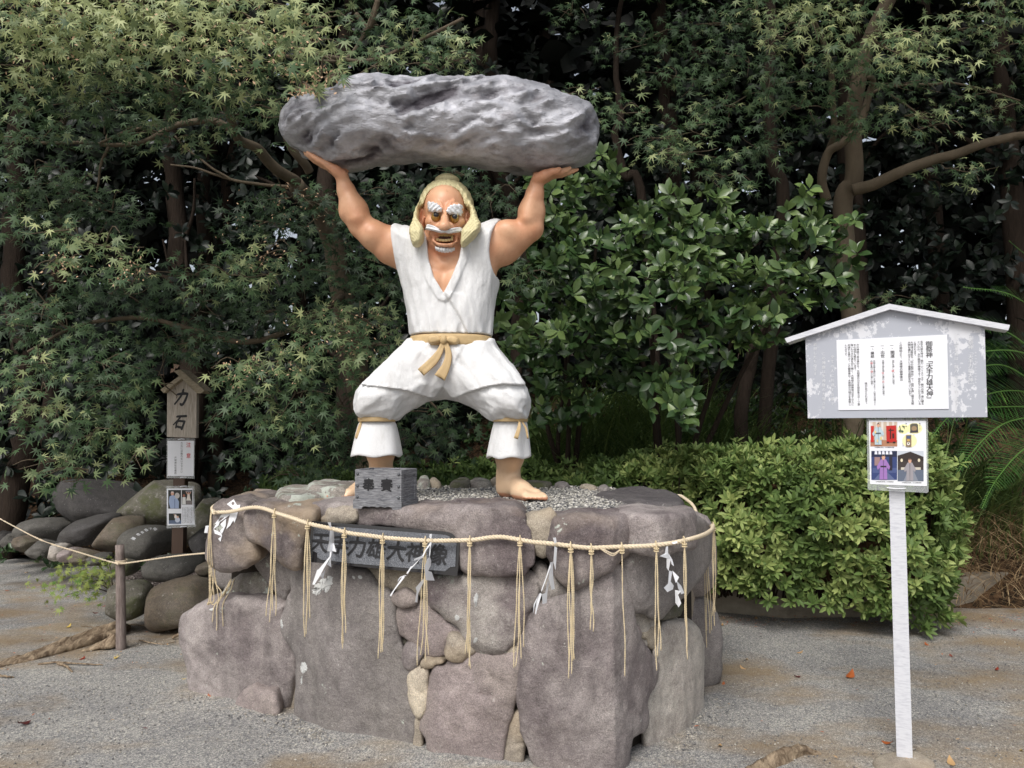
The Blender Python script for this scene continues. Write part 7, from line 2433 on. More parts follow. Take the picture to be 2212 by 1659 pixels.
CENL = [(770, 700, 110, 50, 5.3, .10), (690, 740, 110, 55, 5.2, .14), (790, 760, 90, 40, 5.3, .12), (600, 790, 110, 50, 5.2, .10), (520, 800, 60, 40, 5.2, .12), (700, 810, 110, 50, 5.4, .02), (640, 860, 100, 50, 5.3, .02),
        (580, 910, 60, 36, 5.3, .1), (650, 930, 70, 40, 5.4, .05), (720, 890, 80, 70, 5.7, -.1), (760, 960, 70, 60, 5.9, -.15), (680, 990, 60, 50, 5.8, -.1), (640, 1040, 60, 40, 5.9, -.1), (830, 700, 50, 40, 5.6, .05),
        (560, 870, 60, 40, 5.4, 0), (460, 830, 60, 40, 5.7, -.1), (700, 680, 90, 36, 5.5, .08), (480, 900, 60, 50, 5.9, -.15), (560, 960, 60, 50, 5.9, -.15),
        (930, 900, 100, 45, 6.0, -.1), (890, 950, 60, 36, 6.0, -.08), (960, 960, 60, 30, 6.1, -.1), (850, 420, 90, 55, 6.0, -.2), (1000, 380, 90, 40, 6.2, -.2), (1060, 440, 70, 60, 6.2, -.2), (870, 480, 80, 60, 6.2, -.2), (800, 640, 70, 50, 6.2, -.1),
        (1100, 560, 50, 60, 6.2, -.15), (1140, 600, 60, 40, 6.0, -.05)]
UPC = [(850, 100, 110, 40, 4.9, .12), (960, 120, 90, 36, 4.9, .15), (1000, 90, 50, 36, 4.9, .2), (900, 60, 90, 40, 5.1, .0), (800, 140, 80, 28, 4.7, .1), (940, 150, 110, 20, 4.8, .0), (800, 50, 60, 50, 5.2, -.1)]
base = onz(700, 1130, 0); base = np.array([-1.15, 6.9, .3])
mapleL = thing('maple_tree', 'spreading green maple whose tiers of leaves hang in from the left and over the boulder', 'tree', tuple(base))
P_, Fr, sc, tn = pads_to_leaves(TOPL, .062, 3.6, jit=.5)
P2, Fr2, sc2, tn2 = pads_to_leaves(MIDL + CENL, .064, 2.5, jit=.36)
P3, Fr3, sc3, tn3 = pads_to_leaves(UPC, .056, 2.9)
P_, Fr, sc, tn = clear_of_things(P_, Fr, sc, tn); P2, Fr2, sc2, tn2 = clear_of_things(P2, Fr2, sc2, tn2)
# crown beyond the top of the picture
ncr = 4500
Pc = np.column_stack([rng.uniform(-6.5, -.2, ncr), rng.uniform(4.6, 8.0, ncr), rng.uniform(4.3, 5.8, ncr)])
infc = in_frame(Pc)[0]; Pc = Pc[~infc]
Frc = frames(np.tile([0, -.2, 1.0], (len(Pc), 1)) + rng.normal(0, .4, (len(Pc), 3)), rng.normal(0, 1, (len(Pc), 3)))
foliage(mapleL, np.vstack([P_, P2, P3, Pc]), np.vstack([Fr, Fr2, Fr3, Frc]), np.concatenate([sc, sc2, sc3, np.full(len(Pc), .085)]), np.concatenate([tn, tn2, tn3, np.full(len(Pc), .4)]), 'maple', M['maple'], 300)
twigs_for_pads(TOPL + MIDL + CENL + UPC, None, M['bark'], mapleL)
tk_ = [base, np.array([-1.3, 6.8, 1.2]), at(745, 640, 6.6), at(700, 470, 6.4), at(640, 395, 6.0)]
p = spline(tk_, 40); mb = MB(); mb.tube(p + fbm(p, 2, 2, 3.)[:, None] * .03, np.linspace(.13, .07, 40), 12); mb.build('trunk', M['bark'], mapleL, True)
s_ = .3418
Lz = lambda pts, Y0, Y1: [(x * s_, y * s_, Y0 + (Y1 - Y0) * i / (len(pts) - 1)) for i, (x, y) in enumerate(pts)]
branch(mapleL, Lz([(1872, 1150), (1800, 1105), (1700, 1030), (1620, 940), (1520, 890), (1485, 820), (1440, 700), (1400, 500)], 6.0, 5.0), .050, .024, M['bark'])
branch(mapleL, Lz([(1500, 860), (1430, 810), (1330, 765), (1200, 775), (1090, 800), (900, 900), (700, 915), (480, 905), (220, 900)], 5.6, 5.2), .034, .010, M['bark'])
branch(mapleL, Lz([(1090, 800), (960, 800), (820, 830), (640, 900)], 5.4, 5.2), .016, .008, M['bark'])
branch(mapleL, Lz([(1830, 1180), (1640, 1165), (1450, 1130), (1260, 1070), (1080, 1040)], 6.0, 5.8), .016, .007, M['bark'])
branch(mapleL, Lz([(1950, 1090), (1900, 1010), (1830, 900), (1800, 820), (1790, 700)], 6.4, 6.0), .040, .030, M['bark'])
branch(mapleL, Lz([(1460, 1140), (1330, 1060), (1190, 960), (1100, 860)], 5.9, 5.7), .012, .006, M['bark'])
branch(mapleL, Lz([(690, 930), (640, 1040), (620, 1150), (600, 1220)], 5.3, 5.2), .012, .005, M['bark'])
branch(mapleL, [(770, 30, 5.2), (800, 60, 5.2), (815, 0, 5.1), (790, 70, 5.2), (740, 130, 5.0), (620, 120, 4.7)], .02, .01, M['bark'])
branch(mapleL, [(1000, 40, 5.1), (900, 90, 5.0), (800, 130, 4.9), (700, 120, 4.8), (560, 80, 4.6)], .012, .016, M['bark'])
branch(mapleL, [(740, 640, 6.5), (650, 700, 6.1), (520, 740, 5.9), (330, 690, 5.8), (180, 700, 5.6), (60, 760, 5.3)], .03, .010, M['bark'])
branch(mapleL, [(760, 800, 6.6), (820, 740, 6.2), (900, 830, 6.1), (960, 900, 6.0)], .02, .008, M['bark'])
# seed wings in the sunlit tiers
ns_ = 900
pp = TOPL[:10] + CENL[:5] + MIDL[10:16]
Vs, Fs = [], []
mb = MB()
for q in range(ns_):
    u, v, ru, rv, Y = pp[rng.integers(len(pp))][:5]
    c = at(u + rng.normal(0, .45) * ru, v + rng.normal(0, .45) * rv, Y - rng.uniform(.05, .25))
    d = unit(rng.normal(0, 1, 3)); w = unit(np.cross(d, rng.normal(0, 1, 3)))
    mb.add([c, c + d * .011 + w * .005, c + d * .024, c + d * .012 - w * .005], [(0, 1, 2, 3)])
mb.build('seed_wings', M['samara'], mapleL, kind='stuff')

# ---- maple at the upper right
RP = [(1330, 245, 90, 36, 6.4, .0), (1420, 300, 90, 40, 6.3, -.05), (1250, 205, 60, 22, 6.5, 0), (1400, 90, 110, 50, 7.2, -.15), (1530, 50, 140, 50, 7.2, -.15), (1480, 170, 120, 45, 6.9, -.1), (1580, 230, 120, 45, 6.6, -.05), (1430, 335, 70, 24, 6.0, .12),
      (1500, 330, 90, 36, 6.3, 0), (1600, 120, 110, 50, 7.0, -.12), (1560, 385, 90, 36, 6.3, -.05), (1650, 320, 80, 50, 6.5, -.1), (1800, 30, 150, 45, 5.9, .1), (1900, 100, 150, 45, 5.7, .05), (1985, 125, 110, 30, 5.4, .22), (1920, 95, 80, 25, 5.4, .22),
      (2080, 60, 120, 40, 5.9, .08), (2170, 110, 60, 40, 5.9, .0), (1750, 45, 110, 50, 5.6, .16), (1700, 80, 60, 40, 5.6, .2), (1770, 140, 100, 45, 5.9, -.05), (1740, 235, 110, 45, 6.1, -.1), (1840, 270, 70, 30, 6.1, -.1), (1960, 250, 90, 36, 6.0, .0),
      (2030, 270, 60, 26, 5.9, .1), (2110, 210, 70, 22, 6.5, 0), (2170, 235, 50, 20, 6.5, 0), (2070, 365, 80, 18, 6.5, 0), (2100, 380, 60, 16, 6.4, 0), (1960, 180, 110, 36, 6.1, -.1), (1680, 180, 80, 40, 6.3, -.1), (2150, 30, 90, 40, 5.8, .05),
      (1500, 280, 60, 30, 6.2, .05), (1930, 655, 90, 26, 7.2, -.05), (1650, 20, 90, 40, 6.2, 0), (1240, 30, 60, 30, 8.0, -.2), (1840, 180, 60, 40, 6.0, -.1)]
bR = np.array([3.25, 7.3, float(bank_z(3.25, 7.3)) - .05])
mapleR = thing('maple_tree', 'maple with a pale forked trunk and a long bare limb, in the upper right', 'tree', tuple(bR))
P_, Fr, sc, tn = pads_to_leaves(RP, .068, 2.6, jit=.4)
ncr = 6000
Pc = np.column_stack([rng.uniform(.5, 7.5, ncr), rng.uniform(4.8, 9.0, ncr), rng.uniform(4.7, 6.4, ncr)])
infc = in_frame(Pc)[0]; Pc = Pc[~infc]
Frc = frames(np.tile([0, -.2, 1.0], (len(Pc), 1)) + rng.normal(0, .4, (len(Pc), 3)), rng.normal(0, 1, (len(Pc), 3)))
foliage(mapleR, np.vstack([P_, Pc]), np.vstack([Fr, Frc]), np.concatenate([sc, np.full(len(Pc), .10)]), np.concatenate([tn + .08, np.full(len(Pc), .4)]), 'maple', M['maple'], 300)
twigs_for_pads(RP, None, M['bark'], mapleR)
Rz = lambda pts, Y0, Y1: [(1566 + x * .293, y * .293, Y0 + (Y1 - Y0) * i / (len(pts) - 1)) for i, (x, y) in enumerate(pts)]
p0_ = at(1820, 455, 7.2)
p = spline([bR, (bR + p0_) / 2 + [.1, 0, 0], p0_, at(1843, 390, 7.1), at(1842, 290, 7.0), at(1850, 200, 6.8), at(1880, 80, 6.6), at(1940, -40, 6.4), at(1980, -140, 6.4)], 60)
mb = MB(); mb.tube(p + fbm(p, 2.5, 2, 4.)[:, None] * .02, np.linspace(.105, .05, 60), 14); mb.build('trunk', M['bark'], mapleR, True)
branch(mapleR, Rz([(940, 1400), (1080, 1370), (1300, 1260), (1540, 1175), (1720, 1130), (1900, 1060), (2100, 1015), (2230, 995), (2420, 930)], 7.0, 6.2), .060, .030, M['bark'], n=60, wob=.02)
branch(mapleR, Rz([(750, 1470), (710, 1330), (760, 1130), (880, 1040), (1000, 900), (1060, 700), (1090, 600), (1060, 560)], 7.0, 6.4), .050, .022, M['bark'], n=60, wob=.02)
branch(mapleR, Rz([(760, 1120), (800, 980), (790, 700), (770, 480), (690, 220), (620, 100)], 7.0, 6.2), .034, .018, M['bark'])
branch(mapleR, Rz([(1060, 700), (1200, 640), (1560, 620), (1650, 605), (1900, 660), (2180, 740)], 6.6, 6.4), .014, .006, M['bark'])
branch(mapleR, Rz([(1200, 690), (1360, 790), (1500, 900), (1600, 980)], 6.3, 6.0), .010, .004, M['bark'])

# ---- slender trees behind, in the right half
sl_lab = ['slender brown trunk left of the pale forked maple, leaning', 'short crooked grey trunk behind the boulder\'s right end', 'leaning bare trunk standing below the glossy shrub']
for lb, pts, r0, r1 in ((sl_lab[0], [(1640, 1010, 7.9), (1690, 465, 7.6), (1668, 350, 7.6), (1660, 200, 7.6), (1665, 60, 7.5), (1655, -60, 7.5)], .07, .05),
                        (sl_lab[1], [(1430, 1000, 8.3), (1385, 430, 8.2), (1350, 380, 8.2), (1330, 300, 8.2), (1340, 240, 8.3), (1330, 120, 8.6), (1345, -20, 8.8)], .055, .03),
                        (sl_lab[2], [(1603, 880, 7.2), (1620, 790, 7.2), (1645, 700, 7.2), (1665, 600, 7.2)], .07, .05)):
    b_ = at(*pts[0]); b_[2] = min(b_[2], float(bank_z(b_[0], b_[1])))
    t = thing('slender_tree', lb, 'tree', tuple(b_))
    p = spline([b_] + [at(*q) for q in pts[1:]] if pts[0][1] > 950 else [b_ - [0, 0, .2]] + [at(*q) for q in pts], 40)
    mb = MB(); mb.tube(p + fbm(p, 2.5, 2, r0 * 77)[:, None] * .03, np.linspace(r0, r1, len(p)), 10); mb.build('trunk', M['bark_dark'], t, True)
    if 'below' not in lb:
        e = p[-1]; n_ = 500
        Pc = e + rng.normal(0, 1, (n_, 3)) * [.9, .9, .5] + [0, .3, .8]
        foliage(t, Pc, frames(rng.normal(0, .5, (n_, 3)) + [0, -.3, 1], rng.normal(0, 1, (n_, 3))), np.full(n_, .12), rng.uniform(.2, .5, n_), 'broad', M['dark_leaf'], 0, name='crown')


def whorls(C, ax, nl, size, kind_w=1.0, open_=(35, 80), tone=.5, tj=.12):
    """rosettes of leaves round shoot tips C with axes ax"""
    n = len(C)
    ax = unit(ax)
    t = unit(np.cross(ax, rng.normal(0, 1, (n, 3))))
    b = np.cross(ax, t)
    k = np.tile(np.arange(nl), n); i = np.repeat(np.arange(n), nl)
    a = k * 2.4 + rng.uniform(0, 6.28, n)[i] + rng.normal(0, .2, n * nl)
    el = np.radians(rng.uniform(open_[0], open_[1], n * nl))
    rad = np.cos(a)[:, None] * t[i] + np.sin(a)[:, None] * b[i]
    D = rad * np.sin(el)[:, None] + ax[i] * np.cos(el)[:, None]
    N = ax[i] * np.sin(el)[:, None] - rad * np.cos(el)[:, None] + rng.normal(0, .15, (n * nl, 3))
    P_ = C[i] + rad * .004 - ax[i] * rng.uniform(0, .3, n * nl)[:, None] * size
    tn_ = (tone if np.isscalar(tone) else tone[i]) + rng.normal(0, tj, n * nl)
    return P_, frames(N, D), size * rng.uniform(.7, 1.15, n * nl), tn_


def pad_points(pads, per, thick=.25):
    C, T = [], []
    for pd in pads:
        u, v, ru, rv, Y = pd[:5]; tb = pd[5] if len(pd) > 5 else 0
        k = Y / FPX
        n = max(3, int(math.pi * ru * rv * k * k * per))
        r = np.sqrt(rng.uniform(0, 1, n)); a = rng.uniform(0, 2 * math.pi, n)
        px, py = r * np.cos(a) * ru, r * np.sin(a) * rv
        bul = np.sqrt(np.clip(1 - r * r, 0, 1)) * .30
        C.append(at(u, v, Y) + np.stack([px * k, -bul + rng.uniform(-.02, thick, n), -py * k], 1))
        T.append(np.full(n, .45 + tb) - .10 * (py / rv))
    return np.vstack(C), np.concatenate(T)


# ---- glossy broadleaf shrub right of the statue
GP = [(1480, 460, 110, 45, 5.9, .08), (1400, 510, 110, 50, 5.8, .05), (1550, 500, 100, 50, 5.8, .08), (1640, 520, 90, 45, 5.9, .05), (1740, 440, 50, 30, 5.9, .18), (1790, 490, 60, 40, 6.0, .12), (1740, 530, 80, 40, 5.9, .05),
      (1800, 560, 50, 30, 6.0, .08), (1300, 560, 80, 55, 5.9, 0), (1380, 600, 110, 55, 5.6, .08), (1500, 590, 110, 50, 5.6, .08), (1620, 600, 110, 45, 5.7, .10), (1720, 610, 100, 40, 5.9, .05), (1790, 640, 60, 36, 6.1, .05),
      (1320, 650, 100, 45, 5.7, 0), (1440, 670, 110, 45, 5.6, .02), (1560, 680, 90, 45, 5.7, .02), (1640, 700, 70, 40, 5.8, .08), (1420, 740, 110, 45, 5.6, .03), (1530, 750, 70, 40, 5.8, -.05), (1600, 760, 50, 30, 5.8, .08), (1680, 680, 70, 40, 5.9, .05),
      (1430, 810, 60, 45, 5.6, .05), (1380, 800, 50, 40, 5.8, -.05), (1440, 870, 70, 45, 5.5, .05), (1470, 900, 40, 30, 5.5, .0), (1330, 740, 60, 40, 5.9, -.1), (1480, 540, 120, 50, 5.9, 0), (1220, 600, 70, 60, 6.2, -.1)]
bs = np.array([1.45, 6.9, float(bank_z(1.45, 6.9))])
shr = thing('evergreen_shrub', 'large glossy broad-leaved shrub right of the statue, lit from the front', 'shrub', tuple(bs))
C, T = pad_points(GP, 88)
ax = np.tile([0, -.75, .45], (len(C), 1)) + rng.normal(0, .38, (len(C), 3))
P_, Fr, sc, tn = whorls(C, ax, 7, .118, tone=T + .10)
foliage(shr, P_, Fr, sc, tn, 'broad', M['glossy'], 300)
for q, (u, v) in enumerate(((1400, 560), (1500, 620), (1640, 600), (1450, 800), (1340, 620), (1760, 520))):
    e = at(u, v, 6.2)
    mb = MB(); mb.tube(spline([bs + rng.normal(0, .06, 3) * [1, 1, 0], (bs + e) / 2 + rng.normal(0, .1, 3), e], 20), np.linspace(.035, .012, 20), 8); mb.build('stem', M['bark_dark'], shr, True)
GP2 = [(1290, 370, 50, 30, 6.4, .1), (1200, 420, 70, 50, 6.4, .08), (1290, 430, 70, 45, 6.6, 0), (1350, 470, 60, 45, 6.7, -.05), (1190, 500, 60, 50, 6.4, .05), (1240, 530, 70, 50, 6.5, 0), (1150, 560, 50, 50, 6.3, .05), (1200, 580, 60, 40, 6.3, .05),
       (1120, 640, 50, 40, 6.2, 0), (1190, 660, 70, 45, 6.2, .0), (1100, 715, 60, 36, 5.6, .12), (1160, 730, 70, 40, 5.8, .1), (1250, 700, 70, 50, 6.2, 0), (1230, 780, 80, 50, 6.2, -.05), (1300, 800, 80, 50, 6.3, -.1), (1180, 830, 50, 45, 6.2, -.05),
       (1170, 900, 50, 40, 6.0, .02), (1260, 880, 70, 40, 6.3, -.08), (1290, 680, 60, 50, 6.3, -.05), (1110, 790, 30, 50, 6.2, -.1)]
bs = np.array([.55, 7.1, float(bank_z(.55, 7.1))])
sh2 = thing('evergreen_shrub', 'darker glossy broad-leaved shrub directly behind the statue\'s raised right-hand arm and hip', 'shrub', tuple(bs))
C, T = pad_points(GP2, 80)
ax = np.tile([0, -.75, .45], (len(C), 1)) + rng.normal(0, .38, (len(C), 3))
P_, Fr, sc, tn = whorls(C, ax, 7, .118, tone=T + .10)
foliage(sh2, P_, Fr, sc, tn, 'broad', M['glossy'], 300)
for q, (u, v) in enumerate(((1200, 560), (1290, 500), (1230, 760), (1160, 700))):
    e = at(u, v, 6.6)
    mb = MB(); mb.tube(spline([bs + rng.normal(0, .05, 3) * [1, 1, 0], (bs + e) / 2 + rng.normal(0, .1, 3), e], 20), np.linspace(.03, .012, 20), 8); mb.build('stem', M['bark_dark'], sh2, True)

# ---- dark evergreens of the wood: trunks, crowns, each a tree
dk_lab = ['dark evergreen tree at the far left of the wood', 'dark evergreen tree left of the boulder, behind the maple limb', 'dark evergreen tree behind the statue\'s raised left-hand arm', 'dark evergreen tree behind the statue\'s head',
          'dark evergreen tree behind the glossy shrub', 'dark evergreen tree behind the forked maple trunk', 'dark evergreen tree at the far right of the wood']
for q, lb in enumerate(dk_lab):
    Yt = [8.6, 8.9, 8.4, 9.6, 9.0, 9.2, 8.8][q]
    uc = 20 + q * 365
    xc = (uc - 1106) / FPX * Yt
    b_ = np.array([xc, Yt, float(bank_z(xc, Yt)) - .1])
    t = thing('evergreen_tree', lb, 'tree', tuple(b_))
    p = spline([b_, b_ + [rng.normal(0, .1), 0, 2.0], b_ + [rng.normal(0, .25), .1, 4.2], b_ + [rng.normal(0, .3), .2, 7.0]], 40)
    mb = MB(); mb.tube(p + fbm(p, 1.5, 2, q * 3.)[:, None] * .05, np.linspace(.16, .08, 40), 12); mb.build('trunk', M['bark_dark'], t, True)
    n = 620
    C = np.column_stack([xc + rng.uniform(-1.25, 1.25, n), Yt + rng.uniform(-.6, .8, n), .2 + rng.uniform(0, 1, n) ** .9 * 6.0])
    # clumps: keep the shoots that fall where a slow noise is high, so that gaps open between
    g = fbm(C, .95, 2, q * 5.0)
    C = C[g > -.28]
    ax = np.tile([0, -.6, .35], (len(C), 1)) + rng.normal(0, .5, (len(C), 3))
    P_, Fr, sc, tn = whorls(C, ax, 7, .15, tone=.4, tj=.18)
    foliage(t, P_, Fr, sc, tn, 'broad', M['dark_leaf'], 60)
    for k in range(5):
        h_ = rng.uniform(1.0, 4.2); s0 = p[int(h_ / 7 * 39)]
        e = s0 + [rng.uniform(-1.3, 1.3), rng.uniform(-.5, .4), rng.uniform(.3, 1.1)]
        mb = MB(); mb.tube(spline([s0, (s0 + e) / 2 + rng.normal(0, .08, 3), e], 12), np.linspace(.035, .012, 12), 6); mb.build('branch', M['bark_dark'], t, True)

# deep wood: a mass nobody could count, with chinks of sky near its top
n = 52000
C = np.column_stack([rng.uniform(-19, 19, n), rng.uniform(11, 16.5, n), rng.uniform(.3, 1, n) * 0])
C[:, 2] = rng.uniform(.6, 10.5, n) ** 1.0
keep = (fbm(C * [1, .25, 1], .9, 3, 3.0) > -.52) | (C[:, 2] < 4.2)
C = C[keep]
Fr = frames(np.tile([0, -.8, .4], (len(C), 1)) + rng.normal(0, .5, (len(C), 3)), rng.normal(0, 1, (len(C), 3)))
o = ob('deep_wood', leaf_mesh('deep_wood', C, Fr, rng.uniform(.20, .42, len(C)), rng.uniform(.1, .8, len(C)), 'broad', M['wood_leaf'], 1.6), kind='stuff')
# leaf roof added over the slope to shade the wood below
n = 9000
C = np.column_stack([rng.uniform(-13, 13, n), rng.uniform(6.8, 17, n), rng.uniform(6.3, 9.5, n)])
Fr = frames(np.tile([0, -.1, 1.0], (len(C), 1)) + rng.normal(0, .4, (len(C), 3)), rng.normal(0, 1, (len(C), 3)))
ob('shade_canopy', leaf_mesh('shade_canopy', C, Fr, rng.uniform(.3, .55, len(C)), rng.uniform(.1, .8, len(C)), 'broad', M['wood_leaf'], 1.6), kind='stuff')
for q, (u, Yt, r_) in enumerate(((110, 10.5, .16), (420, 10.8, .14), (470, 11, .12), (640, 11.5, .14), (1050, 11, .16), (1180, 12, .14), (1540, 11, .12), (2050, 11, .14))):
    x = (u - 1106) / FPX * Yt
    b_ = np.array([x, Yt, float(bank_z(x, Yt)) - .1])
    t = thing('wood_trunk', ['rough trunk deep in the wood at the far left', 'trunk deep in the wood above the garden stones', 'thinner trunk beside the one above the garden stones', 'trunk deep in the wood left of the boulder',
                              'trunk deep in the wood above the boulder', 'trunk deep in the wood above the boulder\'s right end', 'trunk deep in the wood left of the slender brown trunk', 'trunk deep in the wood at the upper right'][q], 'tree', tuple(b_), 'bare trunks deep in the wood')
    p = spline([b_, b_ + [rng.normal(0, .1), 0, 3], b_ + [rng.normal(0, .3), 0, 9.5]], 30)
    mb = MB(); mb.tube(p + fbm(p, 1.5, 2, q * 3.)[:, None] * .06, np.linspace(r_, r_ * .6, 30), 10); mb.build('trunk', M['bark_dark'], t, True)

# ---- clipped azalea hedge
hl = np.array([(-2.3, 6.75), (-1.0, 6.45), (.4, 6.25), (1.35, 5.95), (1.55, 5.60), (2.3, 5.38), (2.95, 5.28), (3.18, 5.45), (3.25, 5.9)])
hh_ = np.array([.95, 1.0, 1.06, 1.18, 1.22, 1.26, 1.30, 1.28, 1.22])
hb_ = np.array([.2, .2, .2, .28, .26, .20, .06, .10, .25])
seg_ = np.concatenate([[0], np.cumsum(np.linalg.norm(np.diff(hl, axis=0), axis=1))])


def hedge_pt(s):
    x = np.interp(s, seg_, hl[:, 0]); y = np.interp(s, seg_, hl[:, 1])
    return x, y, np.interp(s, seg_, hh_), np.interp(s, seg_, hb_)


hedge = thing('azalea_hedge', 'long clipped light green azalea hedge behind the pedestal and the white sign post', 'hedge', (1.5, 6.0, 0))
n = 3600
s = rng.uniform(0, seg_[-1], n) ** 1.0
x, y, h, b = hedge_pt(s)
f = rng.uniform(0, 1, n)
z = b + (h - b) * f
x2, y2, _, _ = hedge_pt(np.minimum(s + .05, seg_[-1])); x1, y1, _, _ = hedge_pt(np.maximum(s - .05, 0))
tx, ty = x2 - x1, y2 - y1; l_ = np.hypot(tx, ty); nx, nyy = ty / l_, -tx / l_
bulge = .10 * np.sin(f * math.pi) + .12 * fbm(np.stack([x, y, z], 1), 2.4, 3, 5.)
dep = rng.uniform(0, 1, n) ** 1.6 * .20
Cf = np.stack([x + nx * (bulge - dep), y + nyy * (bulge - dep), z], 1)
Af = np.stack([nx, nyy, np.full(n, .55)], 1) + rng.normal(0, .35, (n, 3))
n2 = 3600
s = rng.uniform(0, seg_[-1], n2); x, y, h, b = hedge_pt(s)
dp = rng.uniform(0, 1, n2) ** 1.2 * 1.1
Ct = np.stack([x + .05 * rng.normal(size=n2), y + dp, h + .11 * fbm(np.stack([x, y + dp, h], 1), 3.2, 3, 9.) - .16 * np.clip(1 - dp / .12, 0, 1) + rng.uniform(-.07, .05, n2) + .12 * (rng.uniform(size=n2) > .93) * rng.uniform(size=n2)], 1)
At = np.tile([0, -.35, 1.0], (n2, 1)) + rng.normal(0, .3, (n2, 3))
C = np.vstack([Cf, Ct])
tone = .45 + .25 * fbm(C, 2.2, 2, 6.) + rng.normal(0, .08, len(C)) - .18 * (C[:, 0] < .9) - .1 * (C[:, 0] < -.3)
A_h = np.vstack([Af, At]); kp_ = fbm(C, 4.5, 2, 31.) > -.42; C, A_h, tone = C[kp_], A_h[kp_], tone[kp_]
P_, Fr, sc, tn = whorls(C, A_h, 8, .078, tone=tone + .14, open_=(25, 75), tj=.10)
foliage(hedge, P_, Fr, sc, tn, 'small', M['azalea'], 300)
mb = MB()
for k in range(260):
    s = rng.uniform(0, seg_[-1]); x, y, h, b = hedge_pt(s)
    e = np.array([x + rng.normal(0, .15), y + rng.uniform(.0, .5), h - .12]); s0 = np.array([x + rng.normal(0, .1), y + .45, .15])
    mb.tube(spline([s0, (s0 + e) / 2 + rng.normal(0, .05, 3), e], 6), np.linspace(.008, .004, 6), 4, False)
mb.build('stems', M['bark_dark'], hedge, True, kind='stuff')
# inner thicket that keeps the hedge opaque
mb = MB(); ss = np.linspace(0, seg_[-1], 30); V_, k_ = [], 6
for q in ss:
    x, y, h, b = hedge_pt(q)
    y += .22
    V_ += [[x, y, b + .12], [x, y, h - .22], [x, y + .1, h - .16], [x, y + .8, h - .14], [x, y + .9, b + .1], [x, y + .5, b + .08]]
mb.add(V_, [(i * 6 + j, i * 6 + (j + 1) % 6, (i + 1) * 6 + (j + 1) % 6, (i + 1) * 6 + j) for i in range(29) for j in range(6)])
mb.build('inner_thicket', M['litter'], hedge, False)

# ---- grasses on the bank, dry tangle, creeping greens
def blades(root, C, Ln, wd, dirs, bend, mat, tone, name='blades', seg=5):
    n = len(C)
    t = np.linspace(0, 1, seg + 1)[None, :, None]
    up = np.array([0, 0, 1.0])
    d = unit(dirs)
    P_ = C[:, None, :] + Ln[:, None, None] * (up * (t - bend[:, None, None] * t * t * .75) + d[:, None, :] * (t * .25 + bend[:, None, None] * t * t))
    side = unit(np.cross(d, up))[:, None, :] * (wd[:, None, None] * (1 - t ** 2 * .92))
    V = np.stack([P_ - side, P_ + side], 2).reshape(n, -1, 3)
    m_ = (seg + 1) * 2
    Fb = np.array([(2 * i, 2 * i + 1, 2 * i + 3, 2 * i + 2) for i in range(seg)])
    F = (Fb[None] + (np.arange(n) * m_)[:, None, None]).reshape(-1, 4)
    me = mesh(name, V.reshape(-1, 3), F, False, mat)
    a = me.attributes.new('tone', 'FLOAT', 'POINT'); a.data.foreach_set('value', np.repeat(np.clip(tone, 0, 1), m_).astype(np.float32))
    return me


def clump(pads, per, L0, L1, wd, mat, bend=(.3, .9), tone=.68):
    C = []
    for x0, x1, y0, y1, n in pads:
        C.append(np.column_stack([rng.uniform(x0, x1, n), rng.uniform(y0, y1, n)]))
    C = np.vstack(C); z = bank_z(C[:, 0], C[:, 1])
    C = np.column_stack([C, z])
    n = len(C)
    return C, rng.uniform(L0, L1, n), np.full(n, wd) * rng.uniform(.6, 1.2, n), np.column_stack([rng.normal(0, 1, n), rng.normal(-.4, .8, n), np.zeros(n)]), rng.uniform(*bend, n), mat, tone + rng.normal(0, .16, n)


a_ = clump([(.2, 2.6, 7.0, 8.6, 2600), (2.6, 4.6, 6.7, 8.0, 1100), (3.2, 4.8, 6.5, 7.2, 600)], 0, .55, 1.3, .009, M['grass'])
me = blades(None, *a_[:5], a_[5], a_[6], 'long_grass')
ob('long_grass', me, kind='stuff')
C = np.column_stack([rng.uniform(3.05, 5.2, 2200), rng.uniform(6.25, 7.0, 2200)]); z = bank_z(C[:, 0], C[:, 1]) + rng.uniform(-.05, .35, 2200) * (C[:, 1] < 6.7)
me = blades(None, np.column_stack([C, z]), rng.uniform(.15, .45, 2200), np.full(2200, .0035), np.column_stack([rng.normal(0, 1, 2200), rng.normal(-.8, .6, 2200), np.zeros(2200)]), rng.uniform(.7, 1.5, 2200), M['dry'], rng.uniform(.1, 1, 2200), 'dry_grass')
ob('dry_grass', me, kind='stuff')
# creepers and litter greens low on the bank
n = 2600
C = np.column_stack([rng.uniform(-5.5, 4.6, n), rng.uniform(6.7, 9.5, n)])
C = np.column_stack([C, bank_z(C[:, 0], C[:, 1]) + rng.uniform(.03, .35, n)])
C = C[(fbm(C, .9, 2, 12.) > -.1) & (C[:, 2] > .2)]
P_, Fr, sc, tn = whorls(C, np.tile([0, -.4, 1.0], (len(C), 1)) + rng.normal(0, .4, (len(C), 3)), 6, .085, tone=.35, tj=.15)
ob('undergrowth', leaf_mesh('undergrowth', P_, Fr, sc, np.clip(tn, 0, 1), 'broad', M['glossy']), kind='stuff')
